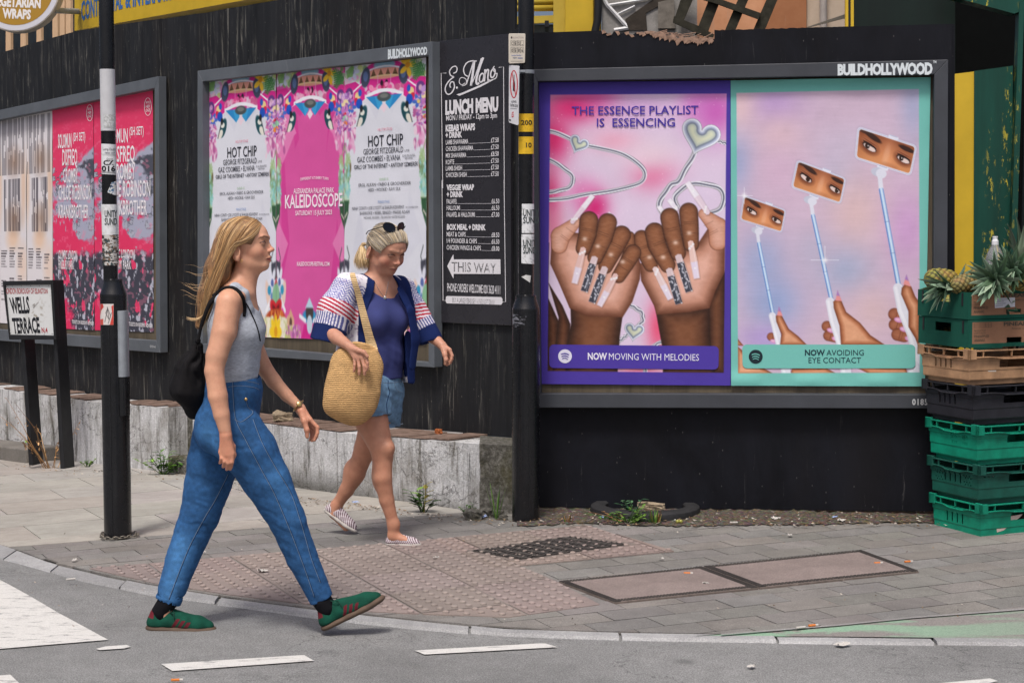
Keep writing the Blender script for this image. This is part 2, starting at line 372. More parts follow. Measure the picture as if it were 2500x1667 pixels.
# ---- kerb stones
mb = MB(); rnd = random.Random(3)
S = np.linspace(-6.5, 5, 600); pin = np.stack([S, yk(S)], -1); pout = np.stack([S, yk(S, go)], -1)
cum = np.concatenate([[0], np.cumsum(np.linalg.norm(np.diff(pin, axis=0), axis=1))]); nst = int(cum[-1] / .62)
for i in range(nst):
    s0, s1 = i * .62 + .006, (i + 1) * .62 - .006 - (rnd.random() < .3) * .006; ks = np.linspace(s0, s1, 5); xx = np.interp(ks, cum, S)
    dz = .026 + rnd.uniform(-.003, .003); V = []; ch = .012
    for x in xx:
        yi, yo = float(yk(x)), float(yk(x, go)); zi = float(zg(x, yi))
        V += [(x, yi, zi - .05), (x, yi, zi + dz), (x, yo + ch, zi + dz), (x, yo, zi + dz - ch), (x, yo, zi - .05)]
    F = [(a * 5 + b, a * 5 + 5 + b, a * 5 + 6 + b, a * 5 + 1 + b) for a in range(4) for b in range(4)] + [(0, 1, 2, 3, 4), (24, 23, 22, 21, 20)]
    mb.add(V, F, (np.array([160, 160, 160]) * (1 + rnd.uniform(-.07, .07))).clip(0, 255))
mb.out('kerb', M_KERB, None, (0, 0, 0), vcol=True, kind='structure')
# ---- painted road markings
def marking(loops):
    mb = MB()
    for lp in loops:
        bm = bmesh.new(); bm.faces.new([bm.verts.new(G(u, v, .018)) for u, v in lp]); bmesh.ops.triangulate(bm, faces=bm.faces[:]); bmesh.ops.subdivide_edges(bm, edges=bm.edges[:], cuts=11, use_grid_fill=True); bm.verts.index_update()
        mb.add([(v.co.x, v.co.y, float(zg(v.co.x, v.co.y)) + .0185) for v in bm.verts], [[v.index for v in f.verts] for f in bm.faces]); bm.free()
    return mb.out('road_marking', M_MARK, None, (0, 0, 0), kind='structure')
marking([[(-60, 1398), (0, 1415), (25, 1428), (140, 1494), (264, 1561), (0, 1583), (-60, 1588.6)]])
marking([[(393, 1620), (421, 1637), (767, 1612), (742, 1598)]]); marking([[(1012, 1587), (1036, 1597), (1361, 1579), (1329, 1569)]])
marking([[(2240, 1672), (2417, 1655), (2436, 1661), (2300, 1700)]]); marking([[(-60, 1653), (0, 1648), (25, 1646), (56, 1675), (-60, 1690)]])
marking([[(234, 1583), (258, 1577), (309, 1573.5), (320, 1578), (303, 1582), (244, 1586)]])
# ---- worn green strip between the paving and the kerb
def m_apron():
    q = NT('worn_green_paint'); v = q.map(1.); g = q.noise(v, 150, 3, .7); n = q.noise(q.map((1.4, 5.0, 1), (0, 0, -.12)), 1.3, 6, .62, .5)
    c = q.ramp(g, [(.3, (.16, .15, .14)), (.6, (.27, .25, .235))]); gr = q.ramp(g, [(.3, (.17, .30, .21)), (.6, (.27, .41, .29))])
    x = q.n('ShaderNodeSeparateXYZ'); q.l(q.co(), x.inputs[0]); fade = q.ramp(q.math('MULTIPLY_ADD', x.outputs[0], -.45, 1.35), [(.3, .0), (.75, 1.)])
    f = q.math('MULTIPLY', q.ramp(n, [(.44, 0.), (.52, 1.)]), q.math('ADD', q.math('MULTIPLY', fade, .7), .3))
    c = q.mix(f, c, gr); q.bump(g, .4, .004); return q.fin(c, .85, .2)
mb = MB(); a = [G(u, v, .031) for u, v in ((1700, 1551), (2044, 1527), (2230, 1508), (2500, 1489), (3300, 1430))]
b = [G(u, v, .028) for u, v in ((1700, 1551.5), (2044, 1553), (2230, 1555), (2500, 1558), (3300, 1561))]
mb.add(a + b, [(i, i + 1, i + 6, i + 5) for i in range(4)]); mb.out('crossover_apron', m_apron(), None, (0, 0, 0), kind='structure')
mb = MB(); a = [G(u, v, .036) for u, v in ((1760, 1546), (2044, 1523.5), (2230, 1504.5), (2500, 1483.5), (3300, 1424))]; b = [G(u, v, .036) for u, v in ((1760, 1549), (2044, 1526.5), (2230, 1508), (2500, 1487.5), (3300, 1429))]
mb.add(a + b, [(i, i + 1, i + 6, i + 5) for i in range(4)], (150, 148, 146)); mb.out('paving_edging', M_KERB, None, (0, 0, 0), vcol=True, kind='structure')
# ---- dirt strip at the foot of the hoarding
def m_dirt():
    q = NT('dirt'); v = q.map(1.); a = q.noise(v, 45, 6, .75); b = q.voro(v, 55., out='Color'); c = q.ramp(a, [(.3, (.06, .05, .04)), (.5, (.15, .125, .10)), (.7, (.30, .26, .21))])
    c = q.mix(.45, c, q.mix(1., c, b, 'MULTIPLY')); q.bump(a, .9, .02); return q.fin(c, .95, .1)
M_DIRT = m_dirt()
rr = np.random.default_rng(5); top = [(1262, 1236), (1500, 1238), (1800, 1243), (2100, 1246), (2330, 1248), (2700, 1250)]; bot = [(1262, 1284), (1420, 1276), (1560, 1282), (1700, 1284), (1830, 1279), (2000, 1280), (2160, 1275), (2330, 1274), (2700, 1276)]
xs = np.linspace(1262, 2700, 150); tp = [G(u, np.interp(u, *zip(*top)) - 22, .036) for u in xs]; bt = [G(u, np.interp(u, *zip(*bot)) + rr.normal(0, 1.4), .0365) for u in xs]; mid = [(np.array(p) * .5 + np.array(q) * .5 + [0, 0, .012 + rr.normal(0, .004)]) for p, q in zip(tp, bt)]
mb = MB(); n = len(xs); mb.add(tp + mid + bt, [(i, i + 1, n + i + 1, n + i) for i in range(n - 1)] + [(n + i, n + i + 1, 2 * n + i + 1, 2 * n + i) for i in range(n - 1)])
tag(mb.out('dirt_strip', M_DIRT, None, (0, 0, 0), smooth=True), kind='structure')
# ================================================================== hoardings
def m_ply(name, dark, streak, amt, bl=(.012, .0125, .014), spec=.35, rough=.55, zs=.7):
    q = NT(name); v = q.map((9 if zs < 1 else 2.5, 9 if zs < 1 else 2.5, zs)); v2 = q.map((34, 34, 2.6)); n1 = q.noise(v, 1., 7, .7, .5); n2 = q.noise(v2, 1., 7, .78, .6); big = q.noise(q.map((1.6, 1.6, 1.1)), 1., 5, .65)
    c = q.ramp(n1, [(.3, tuple(np.array(bl) * .55)), (.65, tuple(np.array(bl) * 1.7))])
    br = q.ramp(q.noise(q.map((2.2, 2.2, .35)), 1., 5, .6), [(.5, 0.), (.72, .55)]); c = q.mix(br, c, dark)
    w = q.math('MULTIPLY', q.ramp(n2, [(.62 - amt, 0.), (.76 - amt, 1.)]), q.ramp(big, [(.40, .05), (.62, 1.)])); c = q.mix(w, c, streak)
    sp = q.voro(q.map((26, 26, 11)), 1.); c = q.mix(q.ramp(sp, [(.03, .7), (.07, 0.)]), c, streak)
    q.bump(n2, .25, .004); return q.fin(c, q.math('MULTIPLY_ADD', n1, .25, rough - .12), spec)
M_PLYL = m_ply('black_plywood_weathered', (.016, .011, .008), (.23, .22, .19), .08, (.0105, .0112, .0128), .25, .6)
M_PLYR = m_ply('black_plywood_painted', (.009, .008, .009), (.15, .145, .14), .0, (.0052, .0057, .0086), .18, .5, 1.6)
M_RAWPLY = m_ply('raw_plywood', (.10, .075, .05), (.22, .18, .14), .0, (.085, .068, .045))
M_SPLINT = simple('splintered_wood', (150, 122, 105), .8, .2, var=.4, vs=60)
M_FRAME = simple('grey_painted_timber', (90, 95, 101), .5, .4, var=.16, vs=5, bump=.1)
M_FRAMED = simple('dark_painted_timber', (62, 65, 71), .5, .4, var=.16, vs=5, bump=.1)
hl = thing('hoarding', 'long black weathered plywood hoarding running back along the left of the corner', 'hoarding', LEFT.hit(1245, 1066))
topL = [(-1200, 380), (-500, 231), (0, 129), (126, 92.6), (182, 77), (280, 63), (519, 28), (640, 8.4), (760, -16), (985, -62), (1262, -118)]
botL = [(-1200, 790), (-500, 862), (0, 930), (240, 975), (430, 998), (640, 1015), (900, 1040), (1100, 1053), (1262, 1068)]
ex = [-1200, -800, -420, -60, 150, 394, 560, 760, 985, 1258]
for i in range(len(ex) - 1):
    a, b = ex[i], ex[i + 1] - .8; off = .0015 * (i % 2); ty = lambda x: np.interp(x, *zip(*topL)); by = lambda x: np.interp(x, *zip(*botL))
    us = np.linspace(a, b, 7); fr = [LEFT.hit(u, by(u), off) for u in us] + [LEFT.hit(u, ty(u) + rr.normal(0, .8), off) for u in us[::-1]]
    mb = MB(); mb.prism(fr, -LEFT.nrm * .018); mb.out('panel', M_PLYL, hl)
hr = thing('hoarding', 'black plywood hoarding with a broken top edge facing the street', 'hoarding', RIGHT.hit(1800, 1243))
def rpanel(loop, off):
    mb = MB(); mb.prism([RIGHT.hit(u, v, off) for u, v in loop], -RIGHT.nrm * .02); return mb.out('panel', M_PLYR, hr)
brk = [(1466, 77), (1480, 78), (1490, 83), (1500, 78), (1525, 79), (1540, 86), (1556, 79), (1585, 80), (1596, 86), (1612, 82), (1625, 92), (1640, 86), (1652, 98), (1662, 90), (1675, 99), (1692, 92), (1705, 101), (1720, 95), (1742, 96)]
brk2 = []
for (u, v), (u2, v2) in zip(brk[:-1], brk[1:]):
    for t in np.arange(0, 1, .25): brk2.append((u + (u2 - u) * t, v + (v2 - v) * t + rr.uniform(-2, 4)))
rpanel([(1268, 1237), (1745, 1242)] + [(1745, 96)] + brk2[::-1] + [(1268, 82)], 0.)
brk3 = [(u, 73.5 - (u - 1744) * .025 + (rr.uniform(-.3, 1.8) if u < 1950 else rr.uniform(-.2, .5))) for u in np.linspace(1744, 2324, 90)]
rpanel([(1743.5, 1242), (2324, 1248)] + brk3[::-1], .003)
mb = MB()                                             # splintered inner ply showing along the broken edge
for (u, v) in brk2:
    if u > 1560 or rr.random() < .15:
        h = rr.uniform(3, 10) * (1.5 if u > 1600 else .8); w = rr.uniform(4, 14); o = .004 + rr.uniform(0, .004); t = rr.uniform(-4, 4)
        mb.prism([RIGHT.hit(*p, o) for p in ((u - w / 2, v - 2 + t), (u + w / 2, v - 3), (u + w / 2 + 3, v + h * .4), (u + rr.uniform(-3, 3), v + h))], -RIGHT.nrm * .003)
for k in range(26):
    u = rr.uniform(1580, 1720); v = np.interp(u, *zip(*brk)) - rr.uniform(-2, 7); L = rr.uniform(15, 45); d = rr.normal(0, 5)
    mb.tube([RIGHT.hit(u, v, -.01 - rr.uniform(0, .01)), RIGHT.hit(u + L, v + d, -.008)], .0022, 4)
mb.out('splintered_edge', M_SPLINT, hr)
mb = MB(); mb.prism([RIGHT.hit(u, v, -.02) for u, v in ((2324, 1247), (2331, 1247), (2331, 60), (2324, 59.5))], -RIGHT.nrm * .09); mb.out('end_post', M_PLYR, hr)
mb = MB(); a, b = LEFT.hit(1258, 1064), RIGHT.hit(1268, 1237); mb.prism([(a[0], a[1], .02), (b[0], b[1], .02), (b[0], b[1], 2.75), (a[0], a[1], 2.75)], (.02, .015, 0)); mb.out('corner_panel', M_PLYL, hr)
# ---- timber poster frames
def frame(label, plane, outer, inner, mat, depth, proud, split=None):
    t = thing('display_board', label, 'display board', plane.hit((outer[0][0] + outer[1][0]) / 2, max(outer[2][1], outer[3][1]), proud))
    O = [plane.hit(*p, proud) for p in outer]; I = [plane.hit(*p, proud) for p in inner]; n = -plane.nrm * depth
    for i, nm in enumerate(('top_rail', 'side_rail', 'bottom_rail', 'side_rail')):
        a, b, c, d = O[i], O[(i + 1) % 4], I[(i + 1) % 4], I[i]
        if i == 0 and split:
            m1 = a + (b - a) * split; m2 = d + (c - d) * split; e = (b - a) / np.linalg.norm(b - a) * .0015
            for q in ((a, m1 - e, m2 - e, d), (m1 + e, b, c, m2 + e)): mb = MB(); mb.prism(q, n); bevel(mb.out(nm, mat, t), .003)
        else:
            e = .0006; mb = MB(); mb.prism((a, b, c, d), n); bevel(mb.out(nm, mat, t), .003)
    bo = [plane.hit(*p, .012) for p in [(outer[0][0] + 4, outer[0][1] + 8), (outer[1][0] - 4, outer[1][1] + 8), (outer[2][0] - 4, outer[2][1] - 6), (outer[3][0] + 4, outer[3][1] - 6)]]
    mb = MB(); mb.prism(bo, -plane.nrm * .008); mb.out('backing_board', M_RAWPLY, t)
    return t
fr1 = frame('grey timber frame round the red and white posters behind the street sign', LEFT, [(-420, 358), (387, 186.6), (391, 861), (-420, 800)], [(-405, 375), (377, 216), (381, 832), (-405, 776)], M_FRAME, .066, .08, .52)
fr2 = frame('grey timber frame round the pink and white festival posters', LEFT, [(482, 173.6), (1055, 102), (1060, 897), (482, 861)], [(494, 200), (1046, 136), (1046, 885), (494, 838)], M_FRAME, .066, .08, .42)
fr3 = frame('dark grey timber frame round the purple and mint posters', RIGHT, [(1299, 170), (2315, 146), (2312, 997), (1299, 995)], [(1313, 199), (2281, 182), (2279, 963), (1320, 961)], M_FRAMED, .075, .088)
# ================================================================== low rendered wall
def m_render():
    q = NT('peeling_white_render'); st = q.noise(q.map((9, 9, 1.2)), 1., 6, .74, .6); fi = q.noise(q.map(1.), 60, 4, .7); bl = q.noise(q.map(1.), 2.4, 6, .65); st2 = q.noise(q.map((26, 26, 2.2)), 1., 5, .7)
    c = q.ramp(st, [(.27, (.045, .042, .036)), (.37, (.25, .24, .22)), (.45, (.56, .56, .56)), (.66, (.72, .72, .73))])
    c = q.mix(q.ramp(st2, [(.54, 0.), (.68, .8)]), c, (.10, .098, .09)); c = q.mix(q.ramp(bl, [(.5, 0.), (.7, .8)]), c, (.17, .155, .125))
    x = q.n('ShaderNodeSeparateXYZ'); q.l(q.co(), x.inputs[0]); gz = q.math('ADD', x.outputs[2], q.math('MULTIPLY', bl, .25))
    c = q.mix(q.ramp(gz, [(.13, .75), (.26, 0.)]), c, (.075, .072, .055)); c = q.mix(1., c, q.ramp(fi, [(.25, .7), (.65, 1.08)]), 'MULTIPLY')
    cn = q.noise(q.map((.9, .9, 1.6), (0, 0, 0), (3, 0, 0)), 1.4, 6, .6, .6); cd_ = q.math('ABSOLUTE', q.math('SUBTRACT', cn, .5)); c = q.mix(q.ramp(cd_, [(.0015, .75), (.005, 0.)]), c, (.05, .045, .04))
    q.bump(q.math('ADD', fi, q.math('MULTIPLY', st, 1.5)), .7, .012); return q.fin(c, .9, .15)
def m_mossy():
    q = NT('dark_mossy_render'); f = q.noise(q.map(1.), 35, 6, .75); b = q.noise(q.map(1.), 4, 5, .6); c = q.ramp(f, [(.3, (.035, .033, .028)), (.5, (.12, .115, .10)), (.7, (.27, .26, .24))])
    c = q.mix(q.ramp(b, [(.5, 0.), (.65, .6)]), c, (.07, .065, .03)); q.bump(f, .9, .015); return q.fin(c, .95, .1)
M_REND, M_MOSS = m_render(), m_mossy()
M_COPE = simple('clay_coping', (118, 100, 90), .95, .1, var=.5, vs=16, bump=.8, bs=70)
def wall_run(label, ptop, pbase_drop, x0, x1):
    """front face between picture columns x0..x1, coping of clay tiles going back to the hoarding"""
    us = np.linspace(x0, x1, 46); ft = [LOWW.hit(u, np.interp(u, *zip(*ptop)), 0) for u in us]
    t = thing('low_wall', label, 'wall', (ft[len(us) // 2][0], ft[len(us) // 2][1], float(zg(ft[len(us) // 2][0], ft[len(us) // 2][1])) + .03))
    nb = 9; V = []; back = -LOWW.nrm * .30
    for i, p in enumerate(ft):
        z0 = float(zg(p[0], p[1])) - .05
        for j in range(nb):
            f = j / (nb - 1); w = mnoise.noise(Vector((p[0] * 5, p[1] * 5, f * 2))) * .012 + mnoise.noise(Vector((p[0] * 17, p[1] * 17, f * 7))) * .005
            V.append(np.array([p[0], p[1], z0 + (p[2] - z0) * f]) + LOWW.nrm * w)
    n = len(ft); F = [(i * nb + j, (i + 1) * nb + j, (i + 1) * nb + j + 1, i * nb + j + 1) for i in range(n - 1) for j in range(nb - 1)]
    V = list(V); tops = [i * nb + nb - 1 for i in range(n)]; k = len(V); V += [V[q] + back for q in tops]; F += [(tops[i], tops[i + 1], k + i + 1, k + i) for i in range(n - 1)]
    for side in (0, n - 1):                               # end faces
        b0 = len(V); V += [V[side * nb + j] + back for j in range(nb)]; F += [(side * nb + j, side * nb + j + 1, b0 + j + 1, b0 + j) for j in range(nb - 1)]
    mb = MB(); mb.add(V, F); w = auto_smooth(mb.out('rendered_face', M_REND, t), 50)
    mb = MB(); r2 = random.Random(label); s = 0; Lw = np.linalg.norm(ft[-1] - ft[0]); e = (ft[-1] - ft[0]) / Lw; i = 0
    while s < Lw - .03:
        w = min(r2.uniform(.2, .3), Lw - s); u0, u1 = s / Lw, (s + w - .008) / Lw; q = lambda f: np.array([np.interp(f, np.linspace(0, 1, n), [p[a] for p in ft]) for a in range(3)])
        if r2.random() > .38:
            o1, o2 = r2.uniform(-.03, .006), r2.uniform(-.03, .006); h = np.array([0, 0, .004]); h2 = np.array([0, 0, r2.uniform(.005, .014)])
            a, b = q(u0) + LOWW.nrm * o1 + h, q(u1) + LOWW.nrm * o2 + h; mb.hexa([a, b, b + h2, a + h2], [a + back, b + back, b + back + h2, a + back + h2])
        s += w
    bevel(mb.out('coping', M_COPE, t), .005); return t, ft
topA = [(-1000, 905), (-400, 920), (0, 949), (60, 958), (130, 967), (240, 983), (330, 990), (412, 996)]
topB = [(470, 1009), (640, 1034), (800, 1053), (1000, 1071), (1172, 1084)]
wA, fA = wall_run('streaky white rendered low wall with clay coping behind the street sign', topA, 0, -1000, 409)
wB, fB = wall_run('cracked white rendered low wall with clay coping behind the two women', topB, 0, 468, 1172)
# mossy return at the near end, beside the pole, and the recess between the runs
def moss_block(parent, a, b, zt, nm):
    mb = MB(); N = 14; V = []
    for i in range(N):
        for j in range(9):
            p = a + (b - a) * i / (N - 1); z0 = float(zg(p[0], p[1])) - .05; f = j / 8; w = mnoise.noise(Vector((p[0] * 9, p[1] * 9, f * 4))) * .02
            V.append([p[0], p[1] + w, z0 + (zt - z0) * f])
    F = [(i * 9 + j, i * 9 + 9 + j, i * 9 + 10 + j, i * 9 + 1 + j) for i in range(N - 1) for j in range(8)]; k = len(V)
    V += [[a[0], a[1] + .35, zt], [b[0], b[1] + .35, zt]]; F.append(tuple([i * 9 + 8 for i in range(N)] + [k + 1, k])); mb.add(V, F); return mb.out(nm, M_MOSS, parent, smooth=False)
e1 = fB[-1]; moss_block(wB, np.array([e1[0] - .004, e1[1] - .002, 0]), np.array([.03, 9.66, 0]), e1[2] + .004, 'end_face')
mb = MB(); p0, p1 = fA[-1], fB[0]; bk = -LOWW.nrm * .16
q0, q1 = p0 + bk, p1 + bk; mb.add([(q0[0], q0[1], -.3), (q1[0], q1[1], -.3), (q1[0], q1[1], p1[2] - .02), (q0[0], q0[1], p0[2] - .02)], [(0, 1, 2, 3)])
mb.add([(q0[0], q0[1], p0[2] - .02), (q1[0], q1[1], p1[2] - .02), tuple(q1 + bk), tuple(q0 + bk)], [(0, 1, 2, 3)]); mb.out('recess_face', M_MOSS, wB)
mb = MB(); s0, s1 = p0.copy(), p1.copy(); zz = lambda p: float(zg(p[0], p[1]))
mb.prism([(p0[0], p0[1], zz(p0)), (p1[0], p1[1], zz(p1)), (p1[0], p1[1], zz(p1) + .05), (p0[0], p0[1], zz(p0) + .15)], bk); o = mb.out('step', M_MOSS, wB)
# raised kerb strip before the far left end of the wall
t = [LOWW.hit(u, 1058 + u * .62, .30) for u in (-700, -300, 0, 64)]
mb = MB()
for a, b in zip(t[:-1], t[1:]):
    za, zb = float(zg(a[0], a[1])), float(zg(b[0], b[1])); h = .14
    mb.hexa([(a[0], a[1], za), (b[0], b[1], zb), (b[0], b[1], zb + h), (a[0], a[1], za + h)], [tuple(np.array((a[0], a[1], za)) - LOWW.nrm * .3), tuple(np.array((b[0], b[1], zb)) - LOWW.nrm * .3), tuple(np.array((b[0], b[1], zb + h)) - LOWW.nrm * .3), tuple(np.array((a[0], a[1], za + h)) - LOWW.nrm * .3)], (120, 116, 110))
bevel(mb.out('raised_kerb', M_KERB, None, vcol=True, kind='structure'), .01)
# ================================================================== printed posters (flat prints, inks stored per vertex)
M_PRINT = vmat('printed_paper', .55, .3, .05, 90., .25, 25.)
M_VINYL = vmat('printed_vinyl', .35, .4, .04, 90.)
def homog(src, dst):
    A = []; b = []
    for (x, y), (u, v) in zip(src, dst):
        A += [[x, y, 1, 0, 0, 0, -u * x, -u * y], [0, 0, 0, x, y, 1, -v * x, -v * y]]; b += [u, v]
    h = np.linalg.solve(np.array(A, float), np.array(b, float)); return np.append(h, 1).reshape(3, 3)
def happly(H, x, y):
    w = H[2, 0] * x + H[2, 1] * y + H[2, 2]; return (H[0, 0] * x + H[0, 1] * y + H[0, 2]) / w, (H[1, 0] * x + H[1, 1] * y + H[1, 2]) / w
UNIT = [(0, 0), (1, 0), (1, 1), (0, 1)]
def vnoise(x, y, sc, seed=0, oct=4, ro=.55):
    r = np.random.default_rng(seed); out = 0; amp = 1; tot = 0
    for o in range(oct):
        T = r.random((64, 64)); a = x / sc; b = y / sc; i = np.floor(a).astype(int); j = np.floor(b).astype(int); fa = a - i; fb = b - j
        fa = fa * fa * (3 - 2 * fa); fb = fb * fb * (3 - 2 * fb); g = lambda p, q: T[p % 64, q % 64]
        out = out + amp * ((g(i, j) * (1 - fa) + g(i + 1, j) * fa) * (1 - fb) + (g(i, j + 1) * (1 - fa) + g(i + 1, j + 1) * fa) * fb)
        tot += amp; amp *= ro; sc /= 2
    return out / tot
ss = lambda a, b, x: (lambda t: t * t * (3 - 2 * t))(np.clip((x - a) / (b - a), 0, 1))
class Ras:
    """a print painted over the grid of a poster; x,y are picture coordinates on its plane (or u,v with uv=True)"""
    def __init__(s, quad, nx, ny, col, uv=False):
        s.quad = quad; s.nx, s.ny = nx, ny; U, V = np.meshgrid(np.linspace(0, 1, nx), np.linspace(0, 1, ny)); s.U, s.V = U, V
        s.X, s.Y = happly(homog(UNIT, quad), U, V); s.PX, s.PY = s.X, s.Y
        if uv: s.asp = 1.5; s.X, s.Y = U, V * s.asp; s.aa = 1.3 / nx
        else: s.aa = np.ptp(np.array(quad)[:, 0]) / nx * 1.1
        s.C = np.zeros((ny, nx, 3)) + np.array(col, float) / 255
    def put(s, m, col):
        m = np.clip(m, 0, 1)[..., None]; col = np.array(col, float); col = col / 255 if col.max() > 1.5 else col; s.C = s.C * (1 - m) + col * m
    def m(s, sd, soft=0.): w = s.aa * .6 + soft; return np.clip(.5 - sd / (2 * w), 0, 1)
    def glow(s, x, y, r, col, a=1., ry=None): s.put(a * np.exp(-(((s.X - x) / r) ** 2 + ((s.Y - y) / (ry or r)) ** 2)), col)
    def ell(s, x, y, rx, ry, col, rot=0., a=1., soft=0.):
        c, d = cos(rot), sin(rot); X, Y = s.X - x, s.Y - y; p = (X * c + Y * d) / rx; q = (-X * d + Y * c) / ry; r = np.sqrt(p * p + q * q)
        s.put(a * s.m((r - 1) * min(rx, ry), soft), col)
    def sdseg(s, p, q):
        dx, dy = q[0] - p[0], q[1] - p[1]; t = np.clip(((s.X - p[0]) * dx + (s.Y - p[1]) * dy) / (dx * dx + dy * dy + 1e-12), 0, 1)
        return np.hypot(s.X - p[0] - t * dx, s.Y - p[1] - t * dy), t, ((s.X - p[0]) * -dy + (s.Y - p[1]) * dx) / (math.hypot(dx, dy) + 1e-9)
    def line(s, pts, w, col, a=1., soft=0.):
        sd = np.full(s.X.shape, 1e9)
        for p, q in zip(pts[:-1], pts[1:]): sd = np.minimum(sd, s.sdseg(p, q)[0])
        s.put(a * s.m(sd - w / 2, soft), col)
    def sdpoly(s, pts):
        pts = np.asarray(pts, float); d = np.full(s.X.shape, 1e18); ins = np.zeros(s.X.shape, bool)
        for i in range(len(pts)):
            a, b = pts[i], pts[i - 1]; e = b - a; wx, wy = s.X - a[0], s.Y - a[1]; t = np.clip((wx * e[0] + wy * e[1]) / (e @ e + 1e-12), 0, 1)
            d = np.minimum(d, (wx - e[0] * t) ** 2 + (wy - e[1] * t) ** 2)
            c = ((a[1] > s.Y) != (b[1] > s.Y)) & (s.X < (b[0] - a[0]) * (s.Y - a[1]) / (b[1] - a[1] + 1e-12) + a[0]); ins ^= c
        return np.where(ins, -1, 1) * np.sqrt(d)
    def poly(s, pts, col, a=1., soft=0.): s.put(a * s.m(s.sdpoly(pts), soft), col)
    def spline(s, pts, n=10):
        p = np.asarray(pts, float); o = []
        for i in range(len(p) - 1):
            a, b, c, d = p[max(i - 1, 0)], p[i], p[i + 1], p[min(i + 2, len(p) - 1)]
            for t in np.arange(n) / n: o.append(.5 * (2 * b + (c - a) * t + (2 * a - 5 * b + 4 * c - d) * t * t + (-a + 3 * b - 3 * c + d) * t ** 3))
        return np.array(o + [p[-1]])
    def chrome(s, pts, w):
        w = w * 1.35
        p = s.spline(pts, 8); sd = np.full(s.X.shape, 1e9); sg = np.zeros(s.X.shape); tt = np.zeros(s.X.shape); n = len(p)
        for i in range(n - 1):
            d, t, g = s.sdseg(p[i], p[i + 1]); k = d < sd; sd = np.where(k, d, sd); sg = np.where(k, g, sg); tt = np.where(k, (i + t) / n, tt)
        x = np.clip(sg / (w / 2), -1, 1) + .25 * np.sin(tt * 23)
        col = np.stack([np.interp(x, [-1, -.8, -.5, -.15, .1, .4, .7, 1], c) for c in ([.50, .96, .86, .34, .46, .92, .60, .80], [.50, .96, .87, .34, .48, .92, .58, .76], [.56, .98, .92, .40, .56, .96, .60, .84])], -1)
        m = s.m(sd - w / 2)[..., None]; s.C = s.C * (1 - m) + col * m
    def finger(s, pts, rad, dark, mid, hi, spec=None):
        sd = np.full(s.X.shape, 1e9); rr = np.ones(s.X.shape)
        for i in range(len(pts) - 1):
            d, t, g = s.sdseg(pts[i], pts[i + 1]); r = rad[i] + (rad[i + 1] - rad[i]) * t; k = d - r < sd; sd = np.where(k, d - r, sd); rr = np.where(k, r, rr)
        n = np.clip(1 + sd / rr, 0, 1); t = np.sqrt(np.clip(1 - n * n, 0, 1))[..., None]; D, M_, H = (np.array(c) / 255. for c in (dark, mid, hi))
        col = np.where(t < .55, D + (M_ - D) * t / .55, M_ + (H - M_) * (t - .55) / .45)
        wr = (vnoise(s.X, s.Y * 2.5, 9, 4)[..., None] - .5) * .09; m = s.m(sd, .4)[..., None]; s.C = s.C * (1 - m) + np.clip(col + wr, 0, 1) * m
        for t_ in (.30, .36, .66): p = np.array(pts[0]) + (np.array(pts[-1]) - pts[0]) * t_; d = np.array(pts[-1]) - pts[0]; d = np.array([-d[1], d[0]]) / np.linalg.norm(d) * rad[0] * .55; s.line([p - d, p + d], .9, dark, .45, .5)
        if spec: s.glow(*spec, 6, (245, 220, 205), .75, 5)
    def skin(s, pts, edge, mid, hi, wdt):
        sd = s.sdpoly(pts); t = np.clip(-sd / wdt, 0, 1)[..., None]; E, M_, H = (np.array(c) / 255. for c in (edge, mid, hi))
        col = np.where(t < .5, E + (M_ - E) * t * 2, M_ + (H - M_) * (t * 2 - 1)); wr = (vnoise(s.X, s.Y * 1.6, 14, 9)[..., None] - .5) * .07; m = s.m(sd, .4)[..., None]
        s.C = s.C * (1 - m) + np.clip(col + wr, 0, 1) * m
    def heart(s, x, y, w, rot):
        t = np.linspace(0, 2 * pi, 40); hx_ = 16 * np.sin(t) ** 3; hy = -(13 * np.cos(t) - 5 * np.cos(2 * t) - 2 * np.cos(3 * t) - np.cos(4 * t)); k = w / 32
        p = np.stack([hx_ * k * cos(rot) - hy * k * sin(rot) + x, hx_ * k * sin(rot) + hy * k * cos(rot) + y], -1); sd = s.sdpoly(p)
        v = np.clip(-sd / (w * .22), 0, 1); col = np.stack([np.interp(v, [0, .10, .30, .55, .70, 1], c) for c in ([.52, .94, .72, .46, .74, .84], [.54, .95, .76, .50, .78, .86], [.60, .98, .86, .58, .74, .76])], -1)
        col = col * (.88 + .16 * ss(-w * .4, w * .4, s.X - x))[..., None]
        m = s.m(sd)[..., None]; s.C = s.C * (1 - m) + np.clip(col, 0, 1) * m
